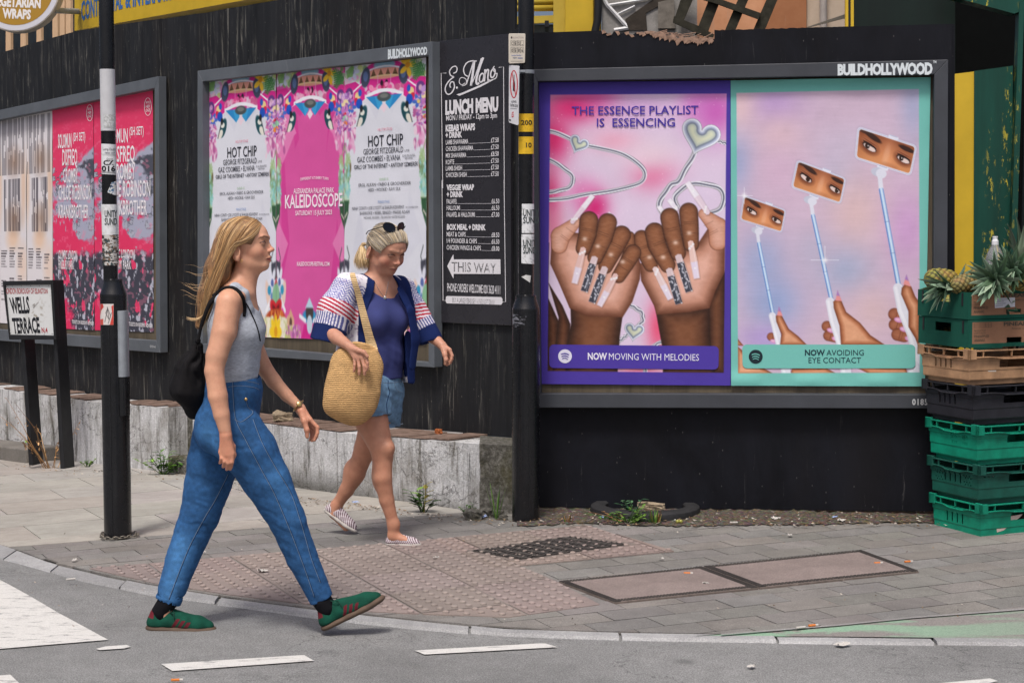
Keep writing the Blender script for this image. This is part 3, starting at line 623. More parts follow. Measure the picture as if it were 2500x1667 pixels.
class Art:
    """flat printed sheet: ink grid plus lettering a hair above it, all one mesh"""
    def __init__(s, plane, off): s.pl, s.off = plane, off; s.mb = MB(); s.wob = None
    def hit(s, x, y, l): p = s.pl.hit(x, y, s.off + l * .0016); return p if s.wob is None else p + ((vnoise(np.asarray(x), np.asarray(y) * .5, 60, s.wob[1], 3) - .5) * 2 * s.wob[0])[..., None] * s.pl.nrm
    def grid(s, R, wob=0., seed=1, curl=None):
        g = s.pl.hit(R.PX, R.PY, s.off).reshape(-1, 3)
        if wob:
            s.wob = (wob, seed) if curl is None and wob > .005 else None
            w = (vnoise(R.PX, R.PY * .5, 60, seed, 3) - .5) * 2 * wob
            if curl is not None: w = w + curl(R.U, R.V)
            g = g + w.reshape(-1, 1) * s.pl.nrm
        s.mb.add(g, grid_faces(R.nx, R.ny).tolist(), lin(np.clip(R.C.reshape(-1, 3), 0, 1) * 1.0)); return s
    def poly(s, pts, col, l=1):
        p = np.asarray(pts, float); s.mb.add(s.hit(p[:, 0], p[:, 1], l), [tuple(range(len(p)))], col); return s
    def text(s, txt, quad, col, l=2, bold=0., shear=0., space=1., caps=True):
        p, f = fit_text(txt, quad, bold, shear, space, caps)
        if len(p): s.mb.add(s.hit(p[:, 0], p[:, 1], l), f, col)
        return s
    def stroke(s, pts, w, col, l=1):
        p = np.asarray(pts, float); w = np.broadcast_to(np.asarray(w, float), (len(p),)); t = np.gradient(p, axis=0); t /= np.linalg.norm(t, axis=1)[:, None] + 1e-9
        n = np.stack([-t[:, 1], t[:, 0]], -1) * w[:, None] / 2; q = np.concatenate([p + n, p - n]); k = len(p)
        s.mb.add(s.hit(q[:, 0], q[:, 1], l), [(i, i + 1, k + i + 1, k + i) for i in range(k - 1)], col); return s
    def ell(s, x, y, rx, ry, col, l=1, n=28, a0=0, a1=2 * pi):
        t = np.linspace(a0, a1, n, endpoint=(a1 - a0) < 6.28); return s.poly(np.stack([x + rx * np.cos(t), y + ry * np.sin(t)], -1), col, l)
    def rrect(s, q, r, col, l=1):
        q = np.asarray(q, float); o = []
        for i in range(4):
            a, b, c = q[i - 1], q[i], q[(i + 1) % 4]; e0 = (a - b) / np.linalg.norm(a - b) * r; e1 = (c - b) / np.linalg.norm(c - b) * r
            for t in np.linspace(0, pi / 2, 6): o.append(b + e0 * (1 - np.sin(t)) + e1 * (1 - np.cos(t)))
        return s.poly(o, col, l)
    def out(s, name, label, cat, mat=None, group=None, parent=None):
        return s.mb.out(name, mat or M_PRINT, parent, vcol=True, label=label, cat=cat, group=group)
def stream_logo(A, x, y, r, disc, bars, l=3):
    A.ell(x, y, r, r, disc, l, 40)
    for k, (yy, w, th) in enumerate(((-.36, .58, .16), (-.02, .5, .14), (.3, .42, .12))):
        t = np.linspace(-1, 1, 14); A.stroke(np.stack([x + t * w * r, y + r * (yy + .17 * (t + .12) ** 2 - .04)], -1), th * r * (1 - .25 * abs(t)), bars, l + 1)
# ------------------------------------------------------------------ purple poster: two manicured hands
Q1 = [(1316, 202), (1783.5, 197), (1784, 941), (1322, 937)]
I1 = [(1343.6, 232), (1774, 229), (1767, 910), (1336.7, 905.6)]
R = Ras(Q1, 315, 470, (76, 58, 160)); h = lambda x, y: (1300 + x / 3.136, 440 + y / 3.136); hp = lambda *p: [h(*q) for q in p]
B = Ras(Q1, 315, 470, (221, 203, 227))
for x, y, r, c, a, ry in ((1400, 262, 75, (214, 40, 110), 1, 40), (1352, 340, 42, (214, 45, 112), 1, 60), (1460, 240, 60, (216, 70, 150), .8, 30), (1560, 262, 90, (214, 170, 220), .8, 40), (1745, 270, 60, (204, 92, 186), .9, 70), (1700, 250, 40, (208, 120, 200), .7, 40), (1500, 345, 60, (236, 170, 195), .8, 30), (1600, 430, 60, (226, 90, 140), .7, 40), (1450, 505, 34, (208, 30, 110), 1, 40), (1420, 470, 40, (224, 120, 180), .7, 40), (1590, 380, 70, (238, 215, 225), .6, 40), (1350, 560, 30, (226, 120, 150), .7, 60), (1608, 800, 30, (232, 80, 120), .9, 70), (1560, 900, 60, (236, 120, 150), .8, 30), (1345, 470, 26, (222, 60, 120), .8, 60), (1680, 480, 70, (222, 206, 232), .8, 60)):
    B.glow(x, y, r, c, a, ry)
for k in range(90): x, y = rr.uniform(1345, 1765), rr.uniform(235, 560); B.ell(x, y, .9, .9, (250, 235, 245), 0, .55)
z8 = lambda x, y: (1180 + x / 3.564, y / 3.564); Z = lambda *p: [z8(*q) for q in p]
B.chrome(Z((560, 1140), (640, 1160), (770, 1215), (830, 1250), (1000, 1290), (1200, 1340), (1330, 1410), (1400, 1490), (1385, 1570)) + hp((760, 45), (600, 85), (400, 110), (250, 140), (100, 155)), 8.5)
B.chrome(Z((560, 1385), (680, 1450), (760, 1520)) + hp((310, 5), (270, 60), (180, 85), (100, 95)), 8.5)
B.chrome(Z((2120, 1250), (2020, 1220)), 8); B.chrome(Z((1840, 1320), (1780, 1440), (1700, 1568)) + hp((1060, 40), (1000, 110), (968, 200), (1000, 260)), 11)
B.chrome(hp((1110, 200), (1095, 120), (1180, 45), (1300, 30), (1420, 60), (1465, 140), (1440, 210), (1370, 250)), 10)
B.heart(*z8(828, 1255), 50, .45); B.heart(*z8(1885, 1185), 98, .32)
B.chrome(hp((760, 965), (830, 1010), (840, 1080), (790, 1130)), 9); B.heart(*h(778, 1155), 50, .15); B.chrome(hp((640, 1250), (720, 1190)), 8); B.chrome(hp((1000, 1230), (900, 1300), (860, 1480)), 8)
SK = ((40, 22, 15), (104, 64, 44), (150, 98, 68)); PALM = ((100, 58, 40), (196, 142, 120), (226, 176, 158)); ARM = ((46, 26, 18), (98, 60, 40), (126, 80, 54))
B.skin(hp((128, 480), (120, 900), (205, 1090), (210, 1480), (110, 1480), (110, 480)), *ARM, 30); B.skin(hp((120, 780), (230, 960), (290, 1100), (270, 1480), (150, 1480), (200, 1050)), *ARM, 26)
B.skin(hp((1475, 690), (1400, 830), (1340, 930), (1350, 1480), (1480, 1480)), *ARM, 30)
for fa in (hp((290, 960), (295, 1100), (262, 1260), (255, 1500), (650, 1500), (668, 1200), (690, 1040), (640, 940)), hp((940, 980), (990, 1260), (1000, 1500), (1400, 1500), (1360, 1200), (1355, 980))): B.skin(fa, *ARM, 45)
B.skin(hp((300, 400), (150, 400), (136, 640), (200, 780), (285, 980), (420, 1040), (690, 1050), (765, 930), (822, 760), (830, 650), (780, 480), (500, 420)), *PALM, 46)
B.skin(hp((820, 640), (832, 770), (930, 960), (950, 1030), (1200, 1010), (1355, 980), (1400, 850), (1472, 700), (1476, 320), (1390, 300), (1270, 480)), *PALM, 46)
B.finger(hp((205, 500), (215, 430), (330, 325)), [20, 24, 13], (110, 62, 42), (196, 138, 112), (220, 170, 150)); B.finger(hp((1420, 470), (1420, 360), (1310, 260)), [22, 24, 13], (104, 60, 42), (190, 132, 106), (216, 166, 146))
def nail(a, b, w, c0, c1, kind=0):
    a, b = np.array(h(*a)), np.array(h(*b)); d = (b - a) / np.linalg.norm(b - a); n = np.array([-d[1], d[0]]) * w / 3.136 / 2
    n = n * .78; pl = [a - n * .8, a - d * 3, a + n * .8, (a + b) / 2 + n * 1.05, b + n * .85, b - n * .85, (a + b) / 2 - n * 1.05]; L = np.linalg.norm(b - a); B.poly(np.array(pl) + [1.5, 2], (70, 40, 30), .35, 2); B.poly(pl, c0); B.poly([a + d * L * .55 + n, b + n * .85, b - n * .85, a + d * L * .55 - n], c1, .9, 1)
    if kind:
        B.poly([a + d * L * .2 + n * .9, b + n * .9, b - n * .9, a + d * L * .2 - n * .9], (62, 64, 76)); r = np.random.default_rng(int(w + a[0]))
        for k in range(7): c = a + d * L * (.27 + .1 * k) + n * r.uniform(-.35, .35); B.ell(c[0], c[1], 4.6, 2.1, (186, 190, 204), math.atan2(d[1], d[0]) + r.uniform(-.9, .9))
        for k in range(7): c = a + d * L * (.22 + .13 * k) + n * (.7 if k % 2 else -.7); B.ell(c[0], c[1], 1.5, 1.5, (240, 240, 245))
    else:
        for k in range(3): c = a + d * L * (.08 + .05 * k) + n * (k - 1) * .6; B.ell(c[0], c[1], 3.2, 3.2, (238, 236, 240), 0, .9)
        B.ell(*(a + d * L * .72), 2.2, 2.2, (245, 245, 250))
    B.line([a + d * L * .1 - n * .45, b - n * .45 - d * 2], 1.2, (255, 250, 252), .5)
nail((300, 325), (462, 118), 52, (226, 208, 222), (238, 236, 246)); nail((1345, 255), (1185, 18), 58, (226, 208, 222), (238, 236, 246)); nail((1105, 225), (1045, 150), 45, (232, 226, 240), (238, 236, 246)); nail((1000, 250), (965, 200), 40, (232, 226, 240), (238, 236, 246)); nail((600, 275), (580, 250), 30, (232, 226, 240), (238, 236, 246))
for pts, rad, sp in (([(835, 445), (845, 520), (905, 650)], [20, 20, 17], (895, 590)), ([(935, 400), (955, 500), (1035, 650)], [24, 23, 19], (1000, 590)), ([(1050, 285), (1075, 420), (1115, 560)], [23, 22, 19], (1095, 478)), ([(1195, 245), (1205, 370), (1215, 490)], [23, 22, 19], (1200, 405)),
                     ([(745, 430), (740, 560), (700, 620)], [12, 16, 10], (700, 600)), ([(770, 555), (720, 640), (660, 735)], [20, 19, 17], (690, 625)), ([(682, 420), (630, 520), (560, 660)], [23, 22, 18], (600, 570)), ([(575, 325), (545, 440), (480, 590)], [23, 22, 19], (500, 505)), ([(432, 310), (420, 420), (390, 520)], [23, 22, 19], (400, 450))):
    B.finger(hp(*pts), rad, *SK, spec=h(*sp))
nail((390, 520), (322, 790), 66, (226, 190, 184), (226, 218, 236)); nail((478, 590), (396, 850), 78, (216, 196, 200), (200, 200, 215), 1); nail((556, 668), (455, 935), 78, (216, 196, 200), (200, 200, 215), 1); nail((640, 722), (512, 962), 62, (226, 192, 188), (226, 218, 236))
nail((935, 672), (1056, 910), 62, (228, 206, 206), (226, 218, 236)); nail((1045, 680), (1122, 945), 78, (216, 196, 200), (200, 200, 215), 1); nail((1115, 575), (1200, 852), 78, (216, 196, 200), (200, 200, 215), 1); nail((1210, 470), (1258, 752), 66, (232, 200, 192), (226, 218, 240))
m = R.m(R.sdpoly(I1))[..., None]; R.C = R.C * (1 - m) + B.C * m
A = Art(RIGHT, .026); A.grid(R, .0035, 3)
A.off += .0012; PUR = (76, 58, 160)
A.text('THE ESSENCE PLAYLIST', [(1396, 261), (1705, 258.7), (1705, 279), (1396, 280.6)], (70, 52, 156), 2, .012); A.text('IS  ESSENCING', [(1457, 290), (1648, 289), (1648, 309.5), (1457, 310)], (70, 52, 156), 2, .012)
A.rrect([(1341, 841), (1755, 845), (1754, 902), (1341, 898)], 11, PUR, 2); stream_logo(A, 1379.4, 869.5, 16.8, (228, 226, 244), PUR)
A.text('NOW', [(1435, 861.5), (1482, 862), (1482, 878), (1435, 877.5)], (232, 230, 246), 3, .03); A.text('MOVING WITH MELODIES', [(1486.5, 862), (1706.6, 864.5), (1706.6, 880.5), (1486.5, 878)], (226, 224, 244), 3)
A.out('poster', 'purple bordered poster of two hands with long decorated nails and silver hearts', 'poster')
# ------------------------------------------------------------------ mint poster: eyes on three phones
Q2 = [(1784, 197), (2272, 189), (2258, 943), (1785, 941)]; I2 = [(1798, 227.6), (2243.4, 218), (2245.5, 909), (1802, 910.7)]
R = Ras(Q2, 325, 470, (116, 192, 182)); B = Ras(Q2, 325, 470, (208, 184, 206))
for x, y, r, c, a, ry in ((1890, 255, 70, (192, 160, 212), .9, 50), (1805, 265, 40, (228, 196, 202), .9, 60), (1905, 330, 60, (222, 190, 200), .8, 50), (1800, 400, 40, (160, 172, 210), .9, 70), (2230, 260, 35, (168, 172, 205), .9, 90), (2080, 350, 90, (202, 188, 210), .8, 50), (2040, 430, 50, (188, 186, 212), .7, 60), (1900, 420, 60, (212, 180, 206), .8, 60), (2090, 520, 70, (218, 188, 190), .9, 90), (2215, 560, 50, (204, 160, 208), .9, 90), (1860, 640, 60, (158, 170, 208), .9, 80), (1890, 740, 70, (148, 168, 212), .9, 70), (2060, 660, 70, (166, 176, 206), .9, 60), (2130, 760, 60, (216, 188, 194), .9, 60), (1870, 825, 70, (178, 158, 214), .9, 34), (1985, 610, 50, (186, 180, 205), .8, 60), (2030, 830, 80, (206, 186, 204), .8, 40)): B.glow(x, y, r, c, a, ry)
t_ = (vnoise(B.X * .25, B.Y * 3, 10, 12) - .5)[..., None] * .035; B.C = np.clip(B.C + t_, 0, 1)
a2 = lambda x, y: (1760 + x / 3.92, 160 + y / 3.92); a3 = lambda x, y: (1760 + x / 3.92, 540 + y / 3.92); A3 = lambda *p: [a3(*q) for q in p]
def phone(TL, TR, BR, BL, look, s):
    TL, TR, BR, BL = map(np.array, (TL, TR, BR, BL)); H = homog([TL, TR, BR, BL], UNIT); u, v = happly(H, B.X, B.Y); w = np.linalg.norm(TR - TL); hh = np.linalg.norm(BL - TL); x = (u - .5) * w; y = (v - .5) * hh
    def rr_(pad, r): qx, qy = np.abs(x) - (w / 2 - pad - r), np.abs(y) - (hh / 2 - pad - r); return np.hypot(np.maximum(qx, 0), np.maximum(qy, 0)) + np.minimum(np.maximum(qx, qy), 0) - r
    B.put(.25 * B.m(rr_(-1, 11 * s), 3), (120, 120, 160)); B.put(B.m(rr_(0, 11 * s)), (232, 232, 244)); B.put(B.m(np.abs(rr_(2.2 * s, 9 * s)) - .5), (150, 160, 195), )
    inn = B.m(rr_(5 * s, 7 * s)); sk = np.stack([np.interp(v, [0, .25, .6, 1], c) for c in ([.52, .66, .80, .86], [.28, .40, .52, .60], [.18, .26, .34, .40])], -1); sk = sk + (.10 * np.exp(-((u - .55) / .12) ** 2) - .05 * np.exp(-((u - .05) / .1) ** 2) - .02)[..., None] * np.array([1, .9, .8])
    col = sk.copy()
    def cp(m_, c): nonlocal col; m_ = np.clip(m_, 0, 1)[..., None]; col = col * (1 - m_) + np.array(c) / 255. * m_
    U, V = u * 1.9, v
    def e(cx, cy, rx, ry, rot=0.): c, d = cos(rot), sin(rot); p, q = (U - cx * 1.9) * c + (V - cy) * d, -(U - cx * 1.9) * d + (V - cy) * c; return np.sqrt((p / rx) ** 2 + (q / ry) ** 2)
    f = lambda q, so=.18: np.clip((1 - q) / so + .5, 0, 1)
    for k, (cx, cy, rot) in enumerate(((.225, .50, .28), (.815, .54, .2))):
        cp(f(e(cx, cy, .30, .21, rot), .6) * .7, (96, 46, 30)); cp(f(e(cx, cy - .1, .26, .12, rot), .5) * .5, (200, 128, 90)); cp(f(e(cx, cy, .235, .105, rot)), (40, 22, 18)); cp(f(e(cx + .004, cy + .02, .205, .08, rot)), (226, 206, 200))
        cp(f(e(cx + look / 1.9, cy + .005 + look * .25, .075, .088)), (46, 24, 16)); cp(f(e(cx + look / 1.9 + .01, cy - .02, .014, .02)), (230, 225, 225)); cp(f(e(cx, cy - .075, .23, .035, rot)) * .9, (38, 20, 16)); cp(f(e(cx, cy - .15, .22, .02, rot), .6) * .5, (90, 46, 30))
    cp(f(e(.26, .17, .30, .085, .32), .35), (58, 34, 26)); cp(f(e(.10, .07, .2, .08, .1), .4) * .8, (66, 38, 28)); cp(f(e(.84, .20, .27, .075, .12), .35), (56, 32, 26)); cp(f(e(.52, .6, .09, .3, .1), .9) * .35, (236, 190, 160)); cp(f(e(.60, .95, .3, .14), .7) * .35, (150, 84, 56))
    B.C = B.C * (1 - inn[..., None]) + np.clip(col, 0, 1) * inn[..., None]
    d = (TR - TL) / w; n = (BL - TL) / hh
    for c, L in ((TL + d * w * .60 - n * 1, 9 * s), (BL + d * w * .47 + n * 1, 10 * s)): B.line([c - d * L, c + d * L], 8 * s, (226, 228, 242)); B.line([c - d * L - n * 3 * s, c + d * L - n * 3 * s], 1.2, (160, 168, 200))
    return BL + d * w * .40 + n * 14 * s, d, n
def stick(p, q, w):
    p, q = np.array(p), np.array(q); sd, t, g = B.sdseg(p, q); x = g / w * 2; col = np.stack([np.interp(x, [-1, -.6, -.1, .3, .7, 1], c) for c in ([.42, .62, .86, .72, .36, .45], [.55, .74, .93, .84, .52, .58], [.78, .90, .98, .96, .78, .80])], -1); m_ = B.m(sd - w / 2)[..., None]; B.C = B.C * (1 - m_) + col * m_
    for k in (.33, .66): c = p + (q - p) * k; n = np.array([-(q - p)[1], (q - p)[0]]) / np.linalg.norm(q - p) * w / 2; B.line([c - n, c + n], 1, (90, 120, 180), .8)
def handle(pts, w): B.line(np.array(pts) + [2, 2], w, (150, 150, 180), .5, 2); B.line(pts, w, (222, 224, 236)); B.line(np.array(pts) + [-w * .2, 0], w * .3, (240, 242, 250), .8)
HS = ((118, 62, 38), (186, 120, 84), (222, 164, 128))
def grip(poly, nailp, fingers, nails, s):
    for (x, y, r) in fingers: B.finger([a3(x, y), a3(x + 60 * s, y + 18 * s)], [r, r * .9], (92, 46, 32), (142, 82, 58), (170, 106, 78))
    for (x, y) in nails: c = a3(x, y); B.ell(*c, 10.5 * s, 5.6 * s, (214, 150, 200), .25); B.ell(c[0] - 2, c[1] - 1, 5 * s, 2.6 * s, (234, 190, 216), .25)
    return lambda: (B.skin(A3(*poly), *HS, 14 * s), B.poly(A3(*nailp), (228, 150, 150)), B.poly(A3(nailp[0], ((nailp[0][0] + nailp[1][0]) / 2, (nailp[0][1] + nailp[1][1]) / 2), ((nailp[0][0] + nailp[2][0]) / 2, (nailp[0][1] + nailp[2][1]) / 2)), (150, 120, 200), .9, 1))
for TL, TR, BR, BL, look, s, foot, hb, hw, g in (
    ((1815, 476), (1919.4, 513), (1909, 569), (1806, 537.5), -.06, .72, (1887, 767), A3((492, 905), (520, 1010), (560, 1180)), 17, (((525, 910), (562, 872), (592, 920), (650, 1030), (740, 1100), (830, 1190), (565, 1190), (578, 1080), (530, 960)), ((556, 818), (592, 908), (536, 902)), [(480, 1105, 10)], [(505, 1148)], .8)),
    ((1946, 389.6), (2066, 435.5), (2053, 499), (1931, 458.5), .08, .85, (2030, 733), A3((1045, 770), (1080, 960), (1150, 1180)), 21, (((1075, 770), (1120, 735), (1155, 765), (1200, 870), (1330, 970), (1430, 1090), (1580, 1190), (1150, 1190), (1135, 1000), (1080, 830)), ((1116, 662), (1158, 765), (1096, 760)), [(1015, 1005, 13), (1030, 1095, 13)], [(1055, 1045), (1102, 1125)], 1.)),
    ((2094, 308), (2239.6, 356), (2224, 430), (2086.5, 387), -.07, 1., (2194, 697), A3((1695, 640), (1735, 850), (1830, 1090), (1885, 1300), (1860, 1460)), 24, (((1730, 640), (1772, 590), (1822, 625), (1860, 720), (1910, 790), (1910, 1250), (1860, 1120), (1795, 1010), (1795, 860), (1725, 700)), ((1776, 512), (1818, 628), (1746, 604)), [(1660, 890, 15), (1665, 990, 15), (1690, 1085, 15)], [(1702, 945), (1755, 1035), (1805, 1125)], 1.1))):
    top, d, n = phone(TL, TR, BR, BL, look, s); B.ell(top[0], top[1], 17 * s, 11 * s, (196, 200, 218), .25); B.ell(top[0] + 8 * s, top[1] + 4 * s, 13 * s, 12 * s, (222, 224, 238), .25); st = top + (np.array(foot) - top) * .16
    B.line([top + [4 * s, 6 * s], st], 11 * s, (222, 224, 238)); stick(st, foot, 10.5 * s + 1.5); fn = grip(*g); handle(hb, hw); fn()
B.skin(A3((150, 1110), (215, 1190), (150, 1190)), *HS, 8); B.skin(A3((150, 1190), (400, 1400), (520, 1470), (150, 1470)), *HS, 10); B.skin(A3((680, 1410), (1000, 1400), (1130, 1470), (660, 1470)), *HS, 10); B.skin(A3((1300, 1400), (1420, 1460), (1790, 1470), (1770, 1400)), *HS, 10)
handle(A3((610, 1390), (630, 1480)), 22); handle(A3((1190, 1390), (1200, 1480)), 26); handle(A3((1840, 1390), (1850, 1480)), 26)
for x, y, L in ((2014, 635, 34), (1817, 478, 20)):
    for d in ((1, 0), (0, 1)): B.line([(x - d[0] * L, y - d[1] * L), (x + d[0] * L, y + d[1] * L)], 1.3, (240, 244, 252), .8)
    B.glow(x, y, 6, (250, 250, 255), .8)
m = R.m(R.sdpoly(I2))[..., None]; R.C = R.C * (1 - m) + B.C * m
A = Art(RIGHT, .028); A.grid(R, .0042, 8, lambda U, V: np.exp(-((V - .985) / .03) ** 2) * .012 * np.sin(U * 9 + 1) ** 2 + np.exp(-((V - .0) / .012) ** 2) * .02 * np.exp(-((U - .45) / .2) ** 2))
A.off += .0012; MIN = (116, 192, 182); DK = (28, 56, 66)
A.rrect([(1812, 841), (2234.5, 841), (2235, 899), (1813, 899)], 11, MIN, 2); stream_logo(A, 1845, 870.6, 17, (24, 42, 50), MIN)
A.text('NOW', tq(1965, 2014, 854, 867.5), DK, 3, .03); A.text('AVOIDING', tq(2017.7, 2109, 854, 867.5), DK, 3); A.text('EYE CONTACT', tq(1974, 2102, 872.5, 886), DK, 3)
A.out('poster', 'mint bordered poster of eyes on three phones held up on selfie sticks', 'poster')
A = Art(RIGHT, .0895); A.text('BUILDHOLLYWOOD', [(2045, 159), (2277, 155), (2277, 181), (2045, 183)], (214, 222, 226), 0, .055, 0, .93); A.text('TM', [(2278, 149), (2286, 149), (2286, 155), (2278, 155)], (214, 222, 226), 0, .02); A.out('lettering', None, None, M_VINYL, None, fr3)
A = Art(RIGHT, .0895); A.text('0185', [(2227, 974), (2265, 974), (2265, 988), (2227, 988)], (200, 202, 204), 0, .03, 0, 1.15); A.out('number', None, None, M_VINYL, None, fr3)
A = Art(LEFT, .0815); A.text('BUILDHOLLYWOOD', [(947, 123), (1043, 116), (1043, 133), (947, 144)], (214, 222, 226), 0, .055, 0, .93); A.out('lettering', None, None, M_VINYL, None, fr2)
A = Art(LEFT, .0815); A.text('094', [(366, 842), (380, 844), (380, 850), (366, 848)], (170, 172, 174), 0, .02); A.out('number', None, None, M_VINYL, None, fr1)
# ------------------------------------------------------------------ festival posters, one pink and two white
W1 = [(505.7, 199), (674, 178.5), (673, 824), (509, 817)]; PK = [(674.5, 178.3), (841, 164), (839, 830), (673.4, 824)]; W3 = [(841.5, 164), (1039.5, 141), (1041, 838), (839.5, 830)]
PAL = [(226, 60, 150), (90, 150, 80), (240, 200, 60), (120, 110, 190), (235, 150, 190), (60, 120, 190), (235, 90, 60), (150, 200, 130), (250, 230, 220), (120, 60, 140), (70, 90, 70)]
def confetti(R, u0, u1, v0, v1, n, pal, r, seed, vert=1.):
    q = np.random.default_rng(seed)
    for k in range(n):
        c = pal[q.integers(len(pal))]; R.ell(q.uniform(u0, u1), q.uniform(v0, v1), r * q.uniform(.5, 1.3), r * q.uniform(.5, 1.3) * vert, c, q.uniform(0, 3), .9)
def flower(R, x, y, r, col, core, n=6, sq=1.):
    for k in range(n): a = k * 2 * pi / n; R.ell(x + cos(a) * r * .55, y + sin(a) * r * .55 * sq, r * .5, r * .26, col, a)
    R.ell(x, y, r * .28, r * .28, core)
def fronds(R, x, y, L, a0, col, n=7):
    d = np.array([cos(a0), sin(a0)]); R.line([(x, y), tuple(np.array([x, y]) + d * L)], .006, col)
    for k in range(n):
        c = np.array([x, y]) + d * L * (k + 1) / (n + 1)
        for s_ in (-1, 1): a = a0 + s_ * .9; R.line([tuple(c), tuple(c + np.array([cos(a), sin(a)]) * L * .42 * (1 - k / (n + 2)))], .013, col)
def festival(quad, seed, pink):
    R = Ras(quad, 150, 560, (221, 223, 232), True); R.Y = np.where(R.Y < .36, R.Y / .56, .643 + (R.Y - .36) * (1.5 - .643) / 1.14)
    MAG = (216, 40, 142); LT = (231, 140, 190)
    if pink:
        R.put(np.ones(R.X.shape), (219, 88, 162)); R.C = np.clip(R.C + ((vnoise(R.X * 100, R.Y * 100, 60, 3) - .5) * .05)[..., None], 0, 1)
        for p in ([(.08, .24), (.5, .27), (.36, .46)], [(.92, .24), (.5, .27), (.64, .46)], [(.22, .44), (.30, .42), (.34, .66), (.28, .70)], [(.80, .42), (.86, .44), (.74, .72)], [(.1, .62), (.2, 1.1), (.06, 1.3)], [(.9, 1.0), (.8, 1.3), (1, 1.32)]): R.poly(p, (212, 62, 148), .8)
        for p in ([(0, .44), (.20, .42), (.30, .62), (.10, .76), (0, .70)], [(1, .44), (.88, .42), (.78, .60), (.94, .74), (1, .72)], [(0, .98), (.18, 1.1), (.05, 1.22), (0, 1.2)], [(1, .98), (.84, 1.1), (1, 1.22)]): R.poly(p, LT, .8)
    else:
        for p in ([(.25, .3), (.5, .32), (.4, .55)], [(.75, .3), (.5, .32), (.6, .5)], [(.8, .9), (.95, 1.1), (.7, 1.2)], [(.2, .95), (.3, 1.2), (.1, 1.15)]): R.poly(p, (212, 214, 226), .6, .004)
    # top: dome, fans, curls of flowers; mirrored left and right
    Rm = [(0, 1), (1, -1)]
    confetti(R, 0, 1, 0, .17, 70, [(130, 170, 110), (190, 214, 170), (214, 212, 230), (226, 150, 196), (200, 214, 140), (236, 200, 220)], .04, seed)
    R.ell(.5, .17, .30, .20, MAG); R.ell(.5, .02, .13, .05, (140, 180, 205)); R.ell(.5, .105, .26, .055, (232, 160, 140))
    for k in range(6): x = .28 + k * .088; R.poly([(x - .035, .13), (x + .035, .13), (x, .065)], (90, 66, 40)); R.poly([(x - .02, .11), (x + .02, .11), (x, .06)], (120, 90, 60))
    R.line([(.24 + .52 * t, .085 - .05 * sin(pi * t)) for t in np.linspace(0, 1, 9)], .016, (240, 238, 244)); R.line([(.25 + .5 * t, .15 - .025 * sin(pi * t)) for t in np.linspace(0, 1, 9)], .018, (236, 200, 150))
    R.poly([(.25, .17), (.75, .17), (.66, .24), (.5, .285), (.34, .24)], MAG); R.line([(.42, .12), (.42, .28)], .006, (235, 180, 215)); R.line([(.58, .12), (.58, .28)], .006, (235, 180, 215))
    confetti(R, .2, .8, .23, .30, 50, [(236, 170, 200), (240, 140, 180), (220, 200, 215), (200, 90, 140)], .028, seed + 1)
    R.ell(.5, .225, .05, .035, (170, 40, 90)); R.ell(.47, .20, .018, .03, (40, 20, 40)); R.ell(.53, .20, .018, .03, (40, 20, 40)); confetti(R, .42, .58, .21, .26, 12, [(240, 150, 190), (230, 80, 150)], .02, seed + 5)
    R.line([(.22 + .56 * t, .345 - .075 * sin(pi * t)) for t in np.linspace(0, 1, 11)], .035, (238, 238, 246))
    for s_ in (-1, 1): R.poly([(.5 + s_ * .22, .325), (.5 + s_ * .03, .32), (.5 + s_ * .02, .40), (.5 + s_ * .07, .455)], (58, 160, 214)); R.poly([(.5 + s_ * .22, .325), (.5 + s_ * .12, .315), (.5 + s_ * .07, .455)], (30, 120, 190), .55)
    R.ell(.5, .335, .085, .045, (76, 84, 86)); R.ell(.5, .325, .05, .022, (120, 124, 120)); R.poly([(.5, .385), (.46, .44), (.5, .49), (.54, .44)], (236, 214, 226))
    for x0, s_ in Rm:
        X = lambda u: x0 + s_ * u
        R.poly([(X(0), .18), (X(.14), .16), (X(.26), .24), (X(.26), .34), (X(.12), .42), (X(0), .44)], MAG); R.line([(X(.02), .32), (X(.22), .19)], .016, (242, 240, 246)); R.line([(X(.11), .24), (X(.13), .40)], .006, (240, 200, 220))
        R.ell(X(.27), .13, .055, .10, (66, 74, 96), s_ * .15); R.ell(X(.27), .12, .03, .05, (96, 116, 160)); R.ell(X(.06), .28, .05, .065, (104, 60, 130)); R.ell(X(.06), .28, .02, .03, (210, 170, 190))
        R.ell(X(.17), .305, .035, .04, (240, 214, 150)); R.ell(X(.20), .275, .022, .034, (36, 90, 190)); R.ell(X(.15), .345, .025, .025, (214, 40, 70)); R.ell(X(.19), .38, .04, .05, (30, 84, 190)); flower(R, X(.08), .41, .075, (70, 110, 200), (230, 200, 120))
        R.ell(X(.24), .50, .045, .10, (24, 74, 84), s_ * .3); R.ell(X(.23), .47, .03, .03, (230, 230, 220)); R.ell(X(.22), .43, .02, .035, (30, 30, 34)); R.ell(X(.20), .56, .03, .05, (230, 226, 214), s_ * .5); R.line([(X(.22), .42), (X(.16), .60)], .01, (30, 40, 44), .8)
        confetti(R, min(X(0), X(.14)), max(X(0), X(.14)), .46, .72, 90, [(214, 120, 176), (230, 170, 206), (180, 90, 150), (240, 210, 226)], .016, seed + 2)
        if s_ > 0: flower(R, .10, .06, .09, (200, 206, 226), (150, 140, 190)); fronds(R, .03, .12, .14, -1.0, (120, 170, 90))
        else: flower(R, .78, .05, .10, (244, 196, 50), (220, 150, 30), 5, 1.3); fronds(R, .99, .18, .22, -2.3, (84, 150, 78)); fronds(R, .95, .02, .2, 2.0, (70, 130, 70))
